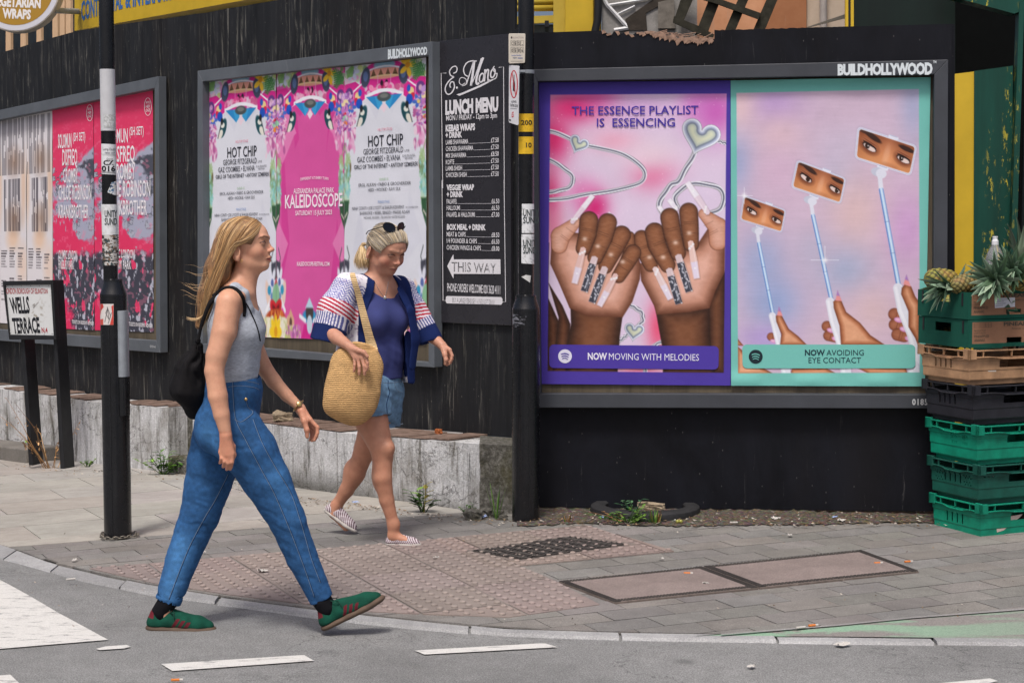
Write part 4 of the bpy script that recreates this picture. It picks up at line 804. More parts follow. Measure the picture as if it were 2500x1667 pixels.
    for v, r_, c in ((.30, .055, (190, 150, 210)), (.36, .05, (240, 220, 170)), (.42, .05, (200, 120, 190)), (.475, .03, (214, 40, 60)), (.515, .045, (150, 210, 170)), (.565, .035, (240, 140, 50)), (.61, .028, (160, 30, 130))):
        for x in (0, 1): R.ell(x, v, r_, r_ * .75, c); confetti(R, x - .1, x + .1, v - .03, v + .03, 10, [(186, 130, 200), (230, 190, 220), (150, 90, 170)], .016, seed + int(v * 100))
    # sides: leaves and hanging plants
    for x0, s_ in Rm:
        X = lambda u: x0 + s_ * u * .72
        R.ell(X(.09), .80, .020, .030, (120, 104, 76), s_ * .5) if not pink else None
        R.line([(X(.0), .70), (X(.07), .76), (X(.02), .86), (X(0), .88)], .008, (150, 180, 130))
        for k in range(5): v = .79 + k * .03; fronds(R, X(.0), v, .085, (0 if s_ > 0 else pi) + (.9 if k % 2 else -.5) * s_, [(166, 196, 140), (140, 206, 200), (120, 160, 120)][k % 3], 3)
        confetti(R, min(X(0), X(.11)), max(X(0), X(.09)), .78, .95, 34, [(150, 206, 206), (140, 180, 140), (190, 220, 200)], .011, seed + 9)
        R.poly([(X(0), .93), (X(.085), .93), (X(.075), .98), (X(0), 1.04)], (52, 92, 62)); R.line([(X(0), 1.0), (X(.05), .98)], .008, (220, 210, 200))
        # bottom corner bouquet
        R.line([(X(.05), 1.20), (X(.09), 1.16), (X(.05), 1.12)], .008, (80, 90, 90)); R.poly([(X(0), 1.17), (X(.09), 1.18), (X(.09), 1.24), (X(0), 1.26)], (70, 72, 84)); flower(R, X(.07), 1.265, .07, (226, 228, 240), (90, 110, 170)); R.poly([(X(0), 1.24), (X(.03), 1.27), (X(0), 1.32)], (206, 30, 44))
        R.ell(X(.10), 1.325, .07, .05, (210, 216, 232)); R.ell(X(.08), 1.325, .02, .02, (110, 140, 190)); R.ell(X(.16), 1.31, .03, .06, (232, 204, 190), s_ * .4); R.ell(X(.13), 1.295, .025, .02, (50, 150, 190)); R.line([(X(.11), 1.34), (X(.19), 1.385)], .022, (240, 240, 244)); R.ell(X(0), 1.325, .05, .06, (140, 190, 150))
        R.ell(X(.03), 1.38, .07, .035, (206, 40, 50), -s_ * .5); R.ell(X(.03), 1.378, .035, .014, (120, 24, 30), -s_ * .5); R.ell(X(.0), 1.425, .15, .05, (188, 84, 44)); confetti(R, min(X(0), X(.13)), max(X(0), X(.13)), 1.395, 1.46, 60, [(214, 110, 50), (160, 50, 36), (226, 150, 80)], .013, seed + 3)
        R.ell(X(.15), 1.455, .10, .045, (228, 222, 196)); confetti(R, min(X(.05), X(.26)), max(X(.05), X(.26)), 1.42, 1.5, 36, [(238, 234, 214), (206, 206, 150)], .018, seed + 4); flower(R, X(0), 1.475, .085, (246, 206, 40), (226, 160, 30), 8, .7)
        R.poly([(X(.24), 1.42), (X(.31), 1.375), (X(.38), 1.42), (X(.40), 1.5), (X(.24), 1.5)], (216, 170, 140)); R.ell(X(.31), 1.435, .02, .022, (96, 70, 60)); confetti(R, min(X(.2), X(.5)), max(X(.2), X(.5)), 1.455, 1.5, 60, [(214, 120, 190), (170, 90, 160), (236, 190, 214), (190, 200, 120)], .016, seed + 6)
    R.poly([(.42, 1.44), (.58, 1.44), (.62, 1.5), (.38, 1.5)], (212, 40, 140)); R.ell(.5, 1.405, .10, .03, (48, 150, 200)); R.ell(.5, 1.39, .055, .042, (70, 64, 62)); R.poly([(.44, 1.37), (.5, 1.325), (.56, 1.37)], (190, 220, 236)); R.ell(.5, 1.44, .04, .04, (200, 216, 230)); R.line([(.36, 1.405), (.44, 1.425)], .02, (236, 238, 244)); R.line([(.64, 1.405), (.56, 1.425)], .02, (236, 238, 244))
    return R
FEST = [('HILLTOP STAGE', .42, .60, .248, .010, (232, 150, 170), 0), ('HOT CHIP', .298, .726, .302, .0385, (44, 46, 56), .008), ('GEORGE FITZGERALD', .237, .727, .3295, .020, (64, 66, 76), .004), ('LIVE', .745, .80, .3285, .008, (90, 92, 100), 0), ('GAZ COOMBES • ELVANA', .162, .695, .357, .0195, (64, 66, 76), .004), ('ELVIS FRONTED', .72, .87, .347, .008, (100, 102, 110), 0), ('NIRVANA', .75, .84, .3565, .008, (100, 102, 110), 0), ('GIRLS OF THE INTERNET • ANTONY SZMIEREK', .121, .905, .381, .0145, (66, 68, 78), .01),
        ('CLOUD 15', .44, .55, .427, .009, (150, 190, 140), 0), ('EROL ALKAN • FABIO & GROOVERIDER', .18, .82, .446, .0118, (80, 82, 92), 0), ('HEIDI • WOOKIE • RAW SILK', .30, .70, .465, .0118, (80, 82, 92), 0), ('FRINGE STAGE', .425, .57, .508, .009, (130, 160, 205), 0), ('NINA CONTI • JOE LYCETT & SHAUN KEAVENY', .10, .74, .530, .0118, (86, 88, 98), 0), ('IN CONVERSATION', .76, .90, .529, .006, (110, 112, 120), 0), ('BARRIOKE • REBEL BINGO • MAISIE ADAM', .20, .80, .548, .0112, (86, 88, 98), 0), ('MICHAEL AKADIRI • TEJ DHUTIA • KATIE MCLEOD', .25, .75, .563, .008, (110, 112, 120), 0)]
def fest_out(quad, seed, pink, label):
    R = festival(quad, seed, pink); A = Art(LEFT, .0215 + .002 * (seed % 3)); A.grid(R, .006, seed); Hm = homog(UNIT, quad)
    uvq = lambda u0, u1, v, h: [happly(Hm, *p) for p in ((u0, v - h), (u1, v - h), (u1, v), (u0, v))]
    if pink:
        for t, x0, x1, b0, b1, hh, bo in (('ALEXANDRA PALACE PARK', 717, 816, 473, 470, 12, .015), ('KALEIDOSCOPE', 695.7, 836.5, 508.6, 503, 31, .02), ('SATURDAY 15 JULY 2023', 721, 810.5, 526.3, 523.5, 11, .015), ('KALEIDOSCOPE-FESTIVAL.COM', 725, 805, 649, 649, 9.5, .02)): A.text(t, [(x0, b0 - hh), (x1, b1 - hh), (x1, b1), (x0, b0)], (250, 232, 244), 2, bo)
        wd = 'DIFFERENT AT EVERY TURN'; p, f = fit_text(wd, [(733.6, 434), (801.8, 432.5), (801.8, 439), (733.6, 440.5)], .01); t = (p[:, 0] - 767.7) / 34; p = p + np.stack([0 * t, t * t * 3 - 2], -1); A.mb.add(A.hit(p[:, 0], p[:, 1], 2), f, (250, 232, 244))
    else:
        for t, u0, u1, v, hh, c, bo in FEST: A.text(t, uvq(u0, u1, v, hh), c, 2, bo)
    A.out('poster', label, 'poster', None, 'festival posters in the middle frame')
fest_out(W1, 21, False, 'white festival line-up poster left of the pink one, half hidden by the younger woman')
fest_out(PK, 22, True, 'pink festival title poster between the two white line-up posters')
fest_out(W3, 23, False, 'white festival line-up poster right of the pink one, behind the older woman')
# ------------------------------------------------------------------ red splatter posters and striped white posters
def red_poster(quad, seed):
    R = Ras(quad, 130, 520, (226, 60, 104)); Xp = R.U * 100; Yp = R.V * 400; N = vnoise(Xp, Yp, 26, 5, 5); N2 = vnoise(Xp, Yp, 9, 6, 4); N3 = vnoise(Xp * 2.2, Yp * .8, 10, 7, 4); U, V = R.U, R.V
    gr = ss(.46, .54, N * .5 + .30 * ss(.22, .34, V + .10 * (U - .5)) * ss(.70, .5, V) + .12 * U); R.put(gr * ss(.16, .24, V + .12 * U), (170, 172, 192))
    R.put(ss(.54, .62, N * .6 + .34 * U * ss(.18, .30, V) * ss(.52, .40, V)), (78, 80, 92)); R.put(ss(.60, .66, N2) * ss(.25, .32, V) * ss(.66, .5, V), (84, 86, 98)); R.put(ss(.66, .70, N2) * ss(.2, .3, V) * .8, (190, 192, 206))
    bl = ss(.08, -.03, np.hypot((U - .30) / .36, (V - .59) / .085) - 1 + (N - .5) * 1.5) ; R.put(bl, (224, 54, 100)); R.put(ss(.62, .72, N3) * ss(.44, .5, V) * ss(.62, .55, V), (172, 174, 192))
    dk = ss(.655, .69, V + (N2 - .5) * .05 + (N3 - .5) * .03); R.put(dk, (66, 66, 78)); R.put(dk * ss(.60, .66, N3), (186, 188, 202)); R.put(dk * ss(.64, .68, vnoise(Xp * 1.6, Yp * .5, 12, 15, 3)), (226, 62, 106)); R.put(ss(.2, -.2, np.hypot((U - .12) / .34, (V - .98) / .13) - 1 + (N2 - .5)), (224, 48, 96))
    R.put(ss(.68, .70, vnoise(Xp, Yp, 6, 19, 2)) * ss(.02, .2, V) * .35, (240, 130, 160)); return R
def red_out(quad, seed, items, ic, label):
    R = red_poster(quad, seed); A = Art(LEFT, .0175 + .002 * (seed % 2)); A.grid(R, .003, seed); WH = (240, 236, 240)
    for t, x0, x1, b, hh, bo in items:
        sl = -(514.5 - b) * 2.6e-4 * 1.25; A.text(t, [(x0, b - hh), (x1, b - hh + (sl - hh * 2.6e-4) * (x1 - x0)), (x1, b + sl * (x1 - x0)), (x0, b)], WH, 2, bo)
    x, y, rx, ry = ic; t = np.linspace(0, 2 * pi, 26); A.stroke(np.stack([x + rx * np.cos(t), y + ry * np.sin(t)], -1), 1.1, WH, 2)
    for j in range(3): A.text(('WVO', 'HER', 'OGE')[j], [(x - rx * .6, y - ry * .62 + j * ry * .44), (x + rx * .6, y - ry * .66 + j * ry * .44), (x + rx * .6, y - ry * .34 + j * ry * .44), (x - rx * .6, y - ry * .30 + j * ry * .44)], WH, 2, .01)
    A.out('poster', label, 'poster', None, 'red splatter club posters')
red_out([(127.7, 254), (228, 236), (231, 806), (131, 801)], 31, [('SOLOMUN', 141.7, 174.4, 362, 33, .02), ('(SH SET)', 178, 208, 345, 20, .012), ('DISFREQ', 152, 188.5, 404, 38, .012), ('CROMBY', 154.5, 190, 446, 33, .012), ('CHLOÉ ROBINSON', 143, 223, 488, 35, .012), ('KRANKBROTHER', 143, 216, 532, 31, .012), ('OLYMPIC LONDON', 143, 188, 632, 21, .012), ('FINSBURY PARK', 143, 180, 656, 21, .012), ('TICKETS ON RESIDENT ADVISOR', 176, 229, 789.5, 8.5, .015)], (219, 276, 7.5, 20), 'red and black splatter poster between the striped white posters and the lamp post')
red_out([(228.5, 236), (373, 219), (375, 811), (231.5, 806)], 32, [('SOLOMUN', 252, 312, 351, 33, .012), ('(SH SET)', 316, 350.6, 331, 20, .012), ('DISFREQ', 270, 329, 396, 37, .012), ('CROMBY', 274, 330, 438, 37, .012), ('CHLOÉ ROBINSON', 252, 367, 481, 38, .012), ('KRANKBROTHER', 255, 358.6, 524, 34, .012), ('OLYMPIC LONDON', 263, 328.5, 628, 20, .012), ('FINSBURY PARK', 262, 320, 654.7, 20, .012), ('TICKETS ON RESIDENT ADVISOR', 314.7, 372.6, 795, 9, .015)], (361, 261, 8.5, 21.5), 'red and black splatter poster right of the lamp post, against the frame')
def striped(quad, seed, label):
    R = Ras(quad, 84, 460, (224, 219, 222)); U, V = R.U, R.V
    for (u, v, ru, rv, c, a) in ((.9, .36, .10, .16, (226, 190, 160), .7), (.02, .36, .10, .16, (226, 190, 160), .6), (.5, .60, .24, .055, (232, 196, 166), .8), (.85, .72, .2, .1, (232, 200, 176), .6)): R.put(a * np.clip(1.4 - np.hypot((U - u) / ru, (V - v) / rv), 0, 1), c)
    q = np.random.default_rng(seed)
    for u0, u1, v0, v1, n in ((.03, .97, .035, .30, 26), (.17, .82, .32, .565, 20)):
        w = (u1 - u0) / n
        for k in range(n):
            if q.random() < .2: continue
            uu = u0 + k * w; R.put(((U > uu) & (U < uu + w * .78) & (V > v0) & (V < v1)) * .85, (88, 84, 92)); 
            if q.random() < .5: vv = q.uniform(v0 + .05, v1 - .1); R.put(((U > uu) & (U < uu + w) & (V > vv) & (V < vv + q.uniform(.01, .08))) * 1., (224, 219, 222))
        R.put(.55 * np.clip(1 - np.hypot((U - .55) / .4, (V - v1 + .06) / .1), 0, 1), (140, 100, 70))
    for col in range(3):
        for b in range(2):
            for k in range(8):
                v = .645 + b * .135 + k * .0125 - col * .002 * b + (.01 if b else 0) * (2 - col); L = q.uniform(.14, .22); u0 = .06 + col * .31
                if v < .9 and q.random() < .85: R.put(((U > u0) & (U < u0 + L) & (np.abs(V - v) < .0038)) * (.55 + .3 * (vnoise(U * 400, V * 900, 9, seed + k) > .45)) * (1 if k < 4 else .6), (84, 78, 82))
    A = Art(LEFT, .0155); A.grid(R, .004, seed, lambda a, b: .012 * np.exp(-(b / .012) ** 2) * (1 + np.sin(a * 8)))
    A.out('poster', label, 'poster', None, 'striped white posters in the left frame')
striped([(-2, 278), (63.5, 267), (66, 794), (0, 788)], 41, 'white poster of dark vertical stripes at the far left edge of the left frame')
striped([(64, 266), (127.4, 254.5), (129, 800), (66.4, 794)], 42, 'white poster of dark vertical stripes next to the first red splatter poster')
# ------------------------------------------------------------------ menu board
mt = lambda x, y: (1040 + x / 3.92, 60 + y / 3.92); ml = lambda x, y: (1040 + x / 3.92, 440 + y / 3.92); WHT = (226, 224, 228)
menu = thing('menu_board', 'tall black lunch menu board with white lettering beside the lamp post', 'menu board', LEFT.hit(1160, 790))
mb = MB(); mb.prism([LEFT.hit(*p, .022) for p in ((1069, 101.5), (1246, 82.5), (1248, 794.6), (1071, 787))], -LEFT.nrm * .02); bevel(mb.out('board', simple('glossy_black_board', (44, 43, 48), .28, .5, var=.2, vs=3), menu), .002)
A = Art(LEFT, .0228)
def mtx(t, x0, x1, yb, hh, f, bold=.02, col=WHT):
    (a, b), (c, _) = f(x0, yb), f(x1, yb); hh = hh / 3.92; sl = -(514.5 - b) * 2.75e-4; sl2 = -(514.5 - b + hh) * 2.75e-4; A.text(t, [(a, b - hh), (c, b - hh + sl2 * (c - a)), (c, b + sl * (c - a)), (a, b)], col, 1, bold)
mtx('LUNCH MENU', 185, 692, 858, 120, mt, .06); mtx('MON / FRIDAY - 12pm to 3pm', 193, 680, 922, 47, mt, .015); mtx('KEBAB WRAPS', 188, 470, 1024, 58, mt, .05); mtx('+ DRINK', 188, 345, 1087, 52, mt, .05)
mtx('VEGGIE WRAP', 197, 460, 97, 50, ml, .05); mtx('+ DRINK', 199, 353, 162, 50, ml, .05); mtx('BOX MEAL + DRINK', 200, 572, 473, 50, ml, .05)
for t, x1, y, pr, f in (('LAMB SHAWARMA', 405, 1150, '£7.50', mt), ('CHICKEN SHAWARMA', 452, 1213, '£7.50', mt), ('MIX SHAWARMA', 385, 1277, '£8.50', mt), ('KOFTE', 270, 1340, '£7.50', mt), ('LAMB SHISH', 345, 1400, '£7.50', mt), ('CHICKEN SHISH', 390, 1462, '£7.50', mt), ('FALAFEL', 299, 226, '£6.50', ml), ('HALLOUMI', 325, 287, '£6.50', ml), ('FALAFEL & HALLOUMI', 468, 350, '£7.00', ml), ('MEAT & CHIPS', 380, 538, '£8.50', ml), ('1/4 POUNDER & CHIPS', 488, 600, '£6.50', ml), ('CHICKEN WINGS & CHIPS', 525, 664, '£8.00', ml)):
    x0 = 190 + (8 if f is ml else 0); mtx(t, x0, x1, y, 43, f, .012); sl = -(514.5 - f(0, y)[1]) * 2.75e-4; px = 622 + (6 if f is ml else 0); mtx(pr, px, px + 74, y + sl * (px - x0), 44, f, .012)
    a, b = f(x1 + 6, y + sl * (x1 - x0)), f(px - 6, y + sl * (px - x0)); A.stroke([a, b], .9, (200, 198, 204), 1)
for pts in ([(195, 467), (145, 468), (160, 1568)], [(697, 413), (742, 407), (750, 1568)]): A.stroke([mt(*p) for p in pts], 1.6, WHT, 1)
for pts in ([(153, 0), (163, 1150), (190, 1150)], [(747, 0), (762, 1165), (730, 1165)]): A.stroke([ml(*p) for p in pts], 1.6, WHT, 1)
A.poly([ml(*p) for p in ((203, 822), (262, 708), (266, 758), (712, 757), (714, 898), (266, 896), (262, 942))], WHT, 1); mtx('THIS WAY', 245, 672, 874, 90, ml, .01, (30, 28, 34))
mtx('PHONE ORDERS WELCOME 020 3620 4111', 203, 710, 1062, 76, ml, .012); A.poly([ml(*p) for p in ((190, 1120), (200, 1108), (720, 1118), (732, 1135), (732, 1175), (720, 1192), (200, 1178), (190, 1165))], WHT, 1); mtx('BUY A LARGE KEBAB GET A FREE SOFT DRINK', 253, 662, 1168, 46, ml, .008, (40, 40, 46))
scr = lambda pts, w: A.stroke([mt(*p) for p in Ras.spline(None, pts, 6)], w, WHT, 1)
scr([(262, 470), (290, 455), (297, 420), (280, 402), (250, 412), (226, 450), (236, 488), (268, 503)], 2.6); scr([(268, 503), (222, 540), (190, 590), (186, 640), (212, 670), (248, 652), (272, 600), (264, 556), (242, 552), (228, 580), (236, 606)], 2.9); A.ell(*mt(296, 606), 2.6, 2.6, WHT, 1)
scr([(372, 560), (345, 580), (320, 560), (325, 520), (352, 510), (385, 530), (380, 575), (345, 590)], 1.8); scr([(402, 500), (372, 480), (360, 430), (385, 375), (430, 352), (485, 352)], 2.8); scr([(455, 355), (420, 470), (385, 575)], 2.8); scr([(462, 352), (448, 470), (430, 588)], 5.5); scr([(530, 325), (480, 470), (432, 588)], 2.2); scr([(548, 318), (508, 430), (482, 530), (488, 572), (508, 560)], 5.)
t = np.linspace(0, 2 * pi, 16)
for cx, cy, w in ((532, 512, 4.6), (640, 468, 4.6)): scr([(cx + 20 * cos(a) + 8 * sin(a) * -1, cy + 42 * sin(a)) for a in t], 3.4)
scr([(566, 430), (562, 500), (556, 548)], 4.2); scr([(560, 490), (582, 440), (598, 440), (592, 510), (600, 545), (614, 530)], 3.6); scr([(655, 400), (640, 430), (668, 470), (680, 470), (672, 510), (640, 530)], 2.4); A.poly([mt(*p) for p in ((290, 672), (322, 684), (520, 600), (655, 528), (640, 522), (500, 588), (345, 655))], WHT, 1)
A.out('lettering', None, None, M_VINYL, None, menu)
# ================================================================== lamp posts, signs
M_BLACK = simple('black_gloss_paint', (20, 21, 24), .25, .5, var=.3, vs=14, bump=.06, bs=40)
M_BLACKM = simple('black_worn_paint', (26, 27, 30), .5, .4, var=.35, vs=10, bump=.15, bs=120)
M_BAND = simple('white_band_paint', (196, 197, 200), .4, .4, var=.08, vs=20)
M_GALV = simple('galvanised_steel', (150, 156, 162), .45, .5, .3, var=.2, vs=14)
M_STEEL = simple('dull_steel', (128, 122, 112), .5, .5, .6, var=.4, vs=60)
class Cyl:
    """upright post surface; rays past its outline wrap on to the side"""
    def __init__(s, x, y, r): s.x, s.y, s.r = x, y, r; s.nrm = np.array([0, 0, 0.])
    def hit(s, u, v, off=0.):
        d = ray(u, v); r = s.r + off; h = d[..., :2] / np.linalg.norm(d[..., :2], axis=-1, keepdims=True); c = np.array([s.x, s.y])
        tc = h @ c; perp = h[..., 0] * c[1] - h[..., 1] * c[0]; k = np.clip(perp / r, -.995, .995); tt = tc - r * np.sqrt(1 - k * k); ph = np.stack([h[..., 1], -h[..., 0]], -1)
        p2 = h * tt[..., None] + ph * (perp - k * r)[..., None] * 0; z = CAM_H + d[..., 2] * (tt / np.linalg.norm(d[..., :2], axis=-1)); return np.concatenate([p2, z[..., None]], -1)
def sticker(post, cyl, quad, paint, label=None, name='sticker', texts=(), n=(14, 18), off=.0012):
    R = Ras(quad, n[0], n[1], (222, 224, 226)); paint(R); A = Art(cyl, off); A.grid(R)
    for t in texts: A.text(t[0], t[1], t[2], 1, *(t[3:] if len(t) > 3 else ()))
    o = A.mb.out(name, M_PRINT, post, vcol=True)
    if label: o['label'] = label
    return o
def lamp_post(label, px, gy, rb, ru, ysh, yneck, lean=0.):
    g = G(px, gy, .03); c = np.array([g[0], g[1] + rb, float(zg(g[0], g[1])) + .03]); t = thing('lamp_post', label, 'lamp post', c); zz = lambda y: P(px, y, c[1])[2]
    mb = MB(); mb.lathe([(rb, c[2] - .05), (rb, zz(ysh)), (rb * .985, zz(ysh) + .012)], (c[0], c[1], 0), 40); auto_smooth(mb.out('base', M_BLACK, t))
    mb = MB(); mb.lathe([(rb * .985, zz(ysh) + .012), (rb * .90, zz(ysh) + .03), (ru * 1.32, zz(yneck) - .012), (ru * 1.30, zz(yneck) + .006), (ru * 1.02, zz(yneck) + .012)], (c[0], c[1], 0), 40); auto_smooth(mb.out('shoulder', M_BLACK, t), 25)
    mb = MB(); mb.lathe([(ru, zz(yneck)), (ru, 6.2)], (c[0] - lean, c[1], 0), 32); auto_smooth(mb.out('column', M_BLACK, t))
    mb = MB(); mb.lathe([(.05, 0), (.16, 0), (.17, .09), (.03, .12)], (c[0], c[1] - .75, 6.35), 24); mb.tube([(c[0], c[1], 6.15), (c[0], c[1] - .1, 6.4), (c[0], c[1] - .7, 6.42)], .03, 10); auto_smooth(mb.out('lantern', M_BLACKM, t))
    return t, c, zz
lp1, c1, z1 = lamp_post('black lamp post with a white band and stickers, nearest the red posters', 280.5, 1318, .0725, .0385, 723, 686, .014)
U1 = Cyl(c1[0] - .014, c1[1], .0385); B1 = Cyl(c1[0], c1[1], .0725)
mb = MB(); mb.lathe([(.0392, z1(320)), (.0392, z1(170))], (c1[0] - .014, c1[1], 0), 32, cap=False); auto_smooth(mb.out('white_band', M_BAND, lp1))
sticker(lp1, U1, [(253, 279), (280, 280), (280, 312), (253, 312)], lambda R: R.put((vnoise(R.X, R.Y, 3, 4) > .5) * .5 + .3, (160, 162, 160)), None, 'tape_patch', off=.0016)
sticker(lp1, U1, [(247, 351), (284, 353), (284, 427), (248, 425)], lambda R: (R.line([(250, 379), (281, 380)], 1, (120, 120, 120)), R.line([(249, 421), (281, 423)], 1, (60, 60, 60))), None, 'number_label', [('Lamp Faulty', tq(251, 283, 361, 367, .02), (60, 60, 70)), ('0800 587', tq(256, 281, 371.5, 375, .02), (70, 70, 90)), ('Quote', tq(260, 275, 386, 390.5), (80, 80, 80)), ('CZ', [(252, 392), (277.5, 392), (277.5, 403), (252, 403)], (20, 20, 24), .03), ('016', [(248, 405.5), (282, 406), (282, 418.5), (248, 418)], (20, 20, 24), .03)], off=.001)
def torn(R, seed, pal, base=(212, 212, 206)):
    R.put(np.ones(R.X.shape), base); n = vnoise(R.X, R.Y, 7, seed, 3); n2 = vnoise(R.X, R.Y, 4, seed + 1, 3); n3 = vnoise(R.X * .6, R.Y * 3, 6, seed + 2, 2)
    R.put(n > .56, pal[0]); R.put(n2 > .6, pal[1]); R.put(n3 > .62, pal[2])
sticker(lp1, U1, [(247, 499), (290, 499), (290, 573), (249, 573)], lambda R: R.put((vnoise(R.X, R.Y, 8, 4) > .58) * .3, (170, 172, 165)), None, 'event_sticker', [('UNITY', tq(255.5, 286, 514, 530), (56, 66, 66), .02), ('SUND', tq(255.5, 286, 533, 549), (56, 66, 66), .02)])
sticker(lp1, U1, [(249, 573), (290, 573), (290, 648), (250, 648)], lambda R: torn(R, 61, [(60, 74, 76), (120, 100, 84), (36, 40, 42)], (196, 194, 190)), None, 'torn_sticker', n=(40, 70))
sticker(lp1, U1, [(262, 470), (272, 446), (285, 442), (284, 478)], lambda R: torn(R, 71, [(60, 110, 150), (220, 220, 224), (40, 50, 60)]), None, 'torn_sticker', n=(20, 30))
def rs(R): R.put(np.ones(R.X.shape), (216, 210, 206)); R.poly([(245, 742), (251, 742), (253, 750), (247, 758), (245, 770)], (190, 60, 56)); R.poly([(272, 748), (277, 744), (277, 793), (268, 793), (274, 770)], (206, 70, 60)); R.poly([(245, 780), (252, 778), (252, 793), (245, 793)], (200, 80, 70)); R.line([(256, 786), (263, 752), (258, 764), (266, 780), (262, 750), (270, 772), (264, 790), (272, 764)], 1.1, (36, 34, 36))
sticker(lp1, B1, [(244.5, 742), (277.5, 742), (277, 793), (245, 793)], rs, None, 'graffiti_sticker', n=(40, 56))
mb = MB(); x0, x1 = P(283, 800, c1[1] - .06), P(311, 800, c1[1] - .06); cxm = (x0[0] + x1[0]) / 2; w = (x1[0] - x0[0]) * .95
def cover(za, zb, mat, nm):
    mb = MB(); th = np.linspace(0, pi, 12); loop = [(cxm + w / 2 * cos(a), c1[1] - .02 - .055 * sin(a) ** .6, za) for a in th]; mb.prism(loop, (0, 0, zb - za)); return auto_smooth(mb.out(nm, mat, lp1), 30)
cover(z1(917), z1(757), M_GALV, 'cable_cover'); cover(z1(1011), z1(918.5), M_BLACK, 'cable_cover')
mb = MB(); mb.box((c1[0] - .012, c1[1] - .0727, (z1(1300) + z1(800)) / 2), (.003, .003, z1(800) - z1(1300))); mb.out('door_seam', M_BLACKM, lp1)
# ---- chain lying round the foot of the post
ch = thing('chain', 'rusty steel chain lying round the foot of the banded lamp post', 'chain', (c1[0], c1[1], c1[2]))
mb = MB(); NL = 30
for i in range(NL):
    a = i * 2 * pi / NL; r0 = .094 + .010 * sin(3 * a + 1); ctr = np.array([c1[0] + r0 * cos(a), c1[1] + r0 * sin(a), c1[2] + .012 + (.004 if i % 2 else 0)]); td = np.array([-sin(a), cos(a), 0]); nd = np.array([cos(a), sin(a), 0]); sd = nd * .6 + np.array([0, 0, .8]) if i % 2 else np.array([0, 0, 1.]) * .2 + nd; sd /= np.linalg.norm(sd)
    t = np.linspace(0, 2 * pi, 13); mb.tube([ctr + td * .0155 * cos(q) + sd * .0085 * sin(q) for q in t], .0032, 6, cap=False)
o = mb.out('links', M_STEEL, ch, smooth=True); tag(o, kind='stuff')
# ---- right lamp post with plates and stickers
lp2, c2, z2 = lamp_post('black lamp post with yellow plates at the corner between the two hoardings', 1284, 1276, .0755, .043, 758, 724)
U2 = Cyl(c2[0], c2[1], .043); B2 = Cyl(c2[0], c2[1], .0755)
wh = lambda s: (lambda R: R.put((vnoise(R.X, R.Y, 7, s) > .6) * .4, (120, 122, 120)))
sticker(lp2, U2, [(1274, 498), (1304, 498), (1304, 569), (1274, 569)], wh(4), None, 'event_sticker', [('UNITY', tq(1277, 1316, 512, 528), (56, 66, 66), .02), ('SUND', tq(1277, 1316, 530, 545), (56, 66, 66), .02)])
sticker(lp2, U2, [(1273, 572), (1304, 572), (1304, 645), (1273, 643)], wh(9), None, 'event_sticker', [('UNIT', tq(1277, 1309, 586, 602), (56, 66, 66), .02), ('SUND', tq(1277, 1309, 604, 619), (56, 66, 66), .02)])
sticker(lp2, U2, [(1273, 676), (1284, 671), (1296, 673), (1294, 690)], lambda R: R.put(np.ones(R.X.shape), (206, 206, 204)), None, 'torn_sticker'); sticker(lp2, B2, [(1251, 766), (1285, 772), (1280, 795), (1252, 800)], lambda R: torn(R, 81, [(20, 21, 24), (24, 25, 28), (120, 122, 130)], (26, 27, 30)), None, 'torn_sticker', n=(30, 30))
for y0, y1, txt, nm in ((278, 322, '200', 0), (334, 376, '10', 1)):
    sticker(lp2, U2, [(1266, y0), (1303, y0), (1303, y1), (1266, y1)], lambda R: (R.put(np.ones(R.X.shape), (226, 182, 40)), R.put((vnoise(R.X, R.Y, 9, 3) > .6) * .25, (180, 150, 50))), None, 'hydrant_plate', [(txt, tq(1272, 1299, y0 + 16, y0 + 27) if not nm else tq(1284, 1298, y0 + 15, y0 + 26), (44, 42, 40), .02)] , off=.0025)
mb = MB(); mb.lathe([(.0445, z2(181)), (.0455, z2(177)), (.0445, z2(172))], (c2[0], c2[1], 0), 28, cap=False); mb.box((c2[0] - .02, c2[1] - .05, z2(176)), (.03, .02, .012)); auto_smooth(mb.out('clamp', M_GALV, lp2))
mb = MB(); mb.box((c2[0] + .02, c2[1] - .0755, (z2(1240) + z2(800)) / 2), (.003, .003, z2(800) - z2(1240))); mb.out('door_seam', M_BLACKM, lp2)
S1 = Plane(c2[1] - .075, -.1)
sg = thing('number_plate', 'small cream lamp number plate at the top of the corner lamp post', 'sign', S1.hit(1262, 156)); loopS = [(1244, 82.5), (1281, 82.5), (1283, 85), (1282, 152), (1280, 154.5), (1245, 156), (1242, 153), (1242, 85)]
mb = MB(); mb.prism([S1.hit(*p, 0) for p in loopS], -S1.nrm * .012); bevel(mb.out('plate', simple('cream_plastic', (206, 198, 184), .4, .4), sg), .002)
A = Art(S1, .0008); A.text('ISLINGTON', tq(1252, 1278, 90.5, 94.5), (150, 130, 130), 0); A.ell(1249, 92.5, 2, 2.8, (70, 60, 60), 0)
for j, row in enumerate(('CES.', '0E86')):
    for k, chh in enumerate(row):
        x = 1247 + k * 8.2; y = 100 + j * 17; A.stroke([(x, y), (x + 7, y), (x + 7, y + 13), (x, y + 13), (x, y)], .8, (90, 86, 80), 0); A.text(chh, tq(x + 1.6, x + 5.4, y + 2.5, y + 11), (50, 48, 50), 0, .02)
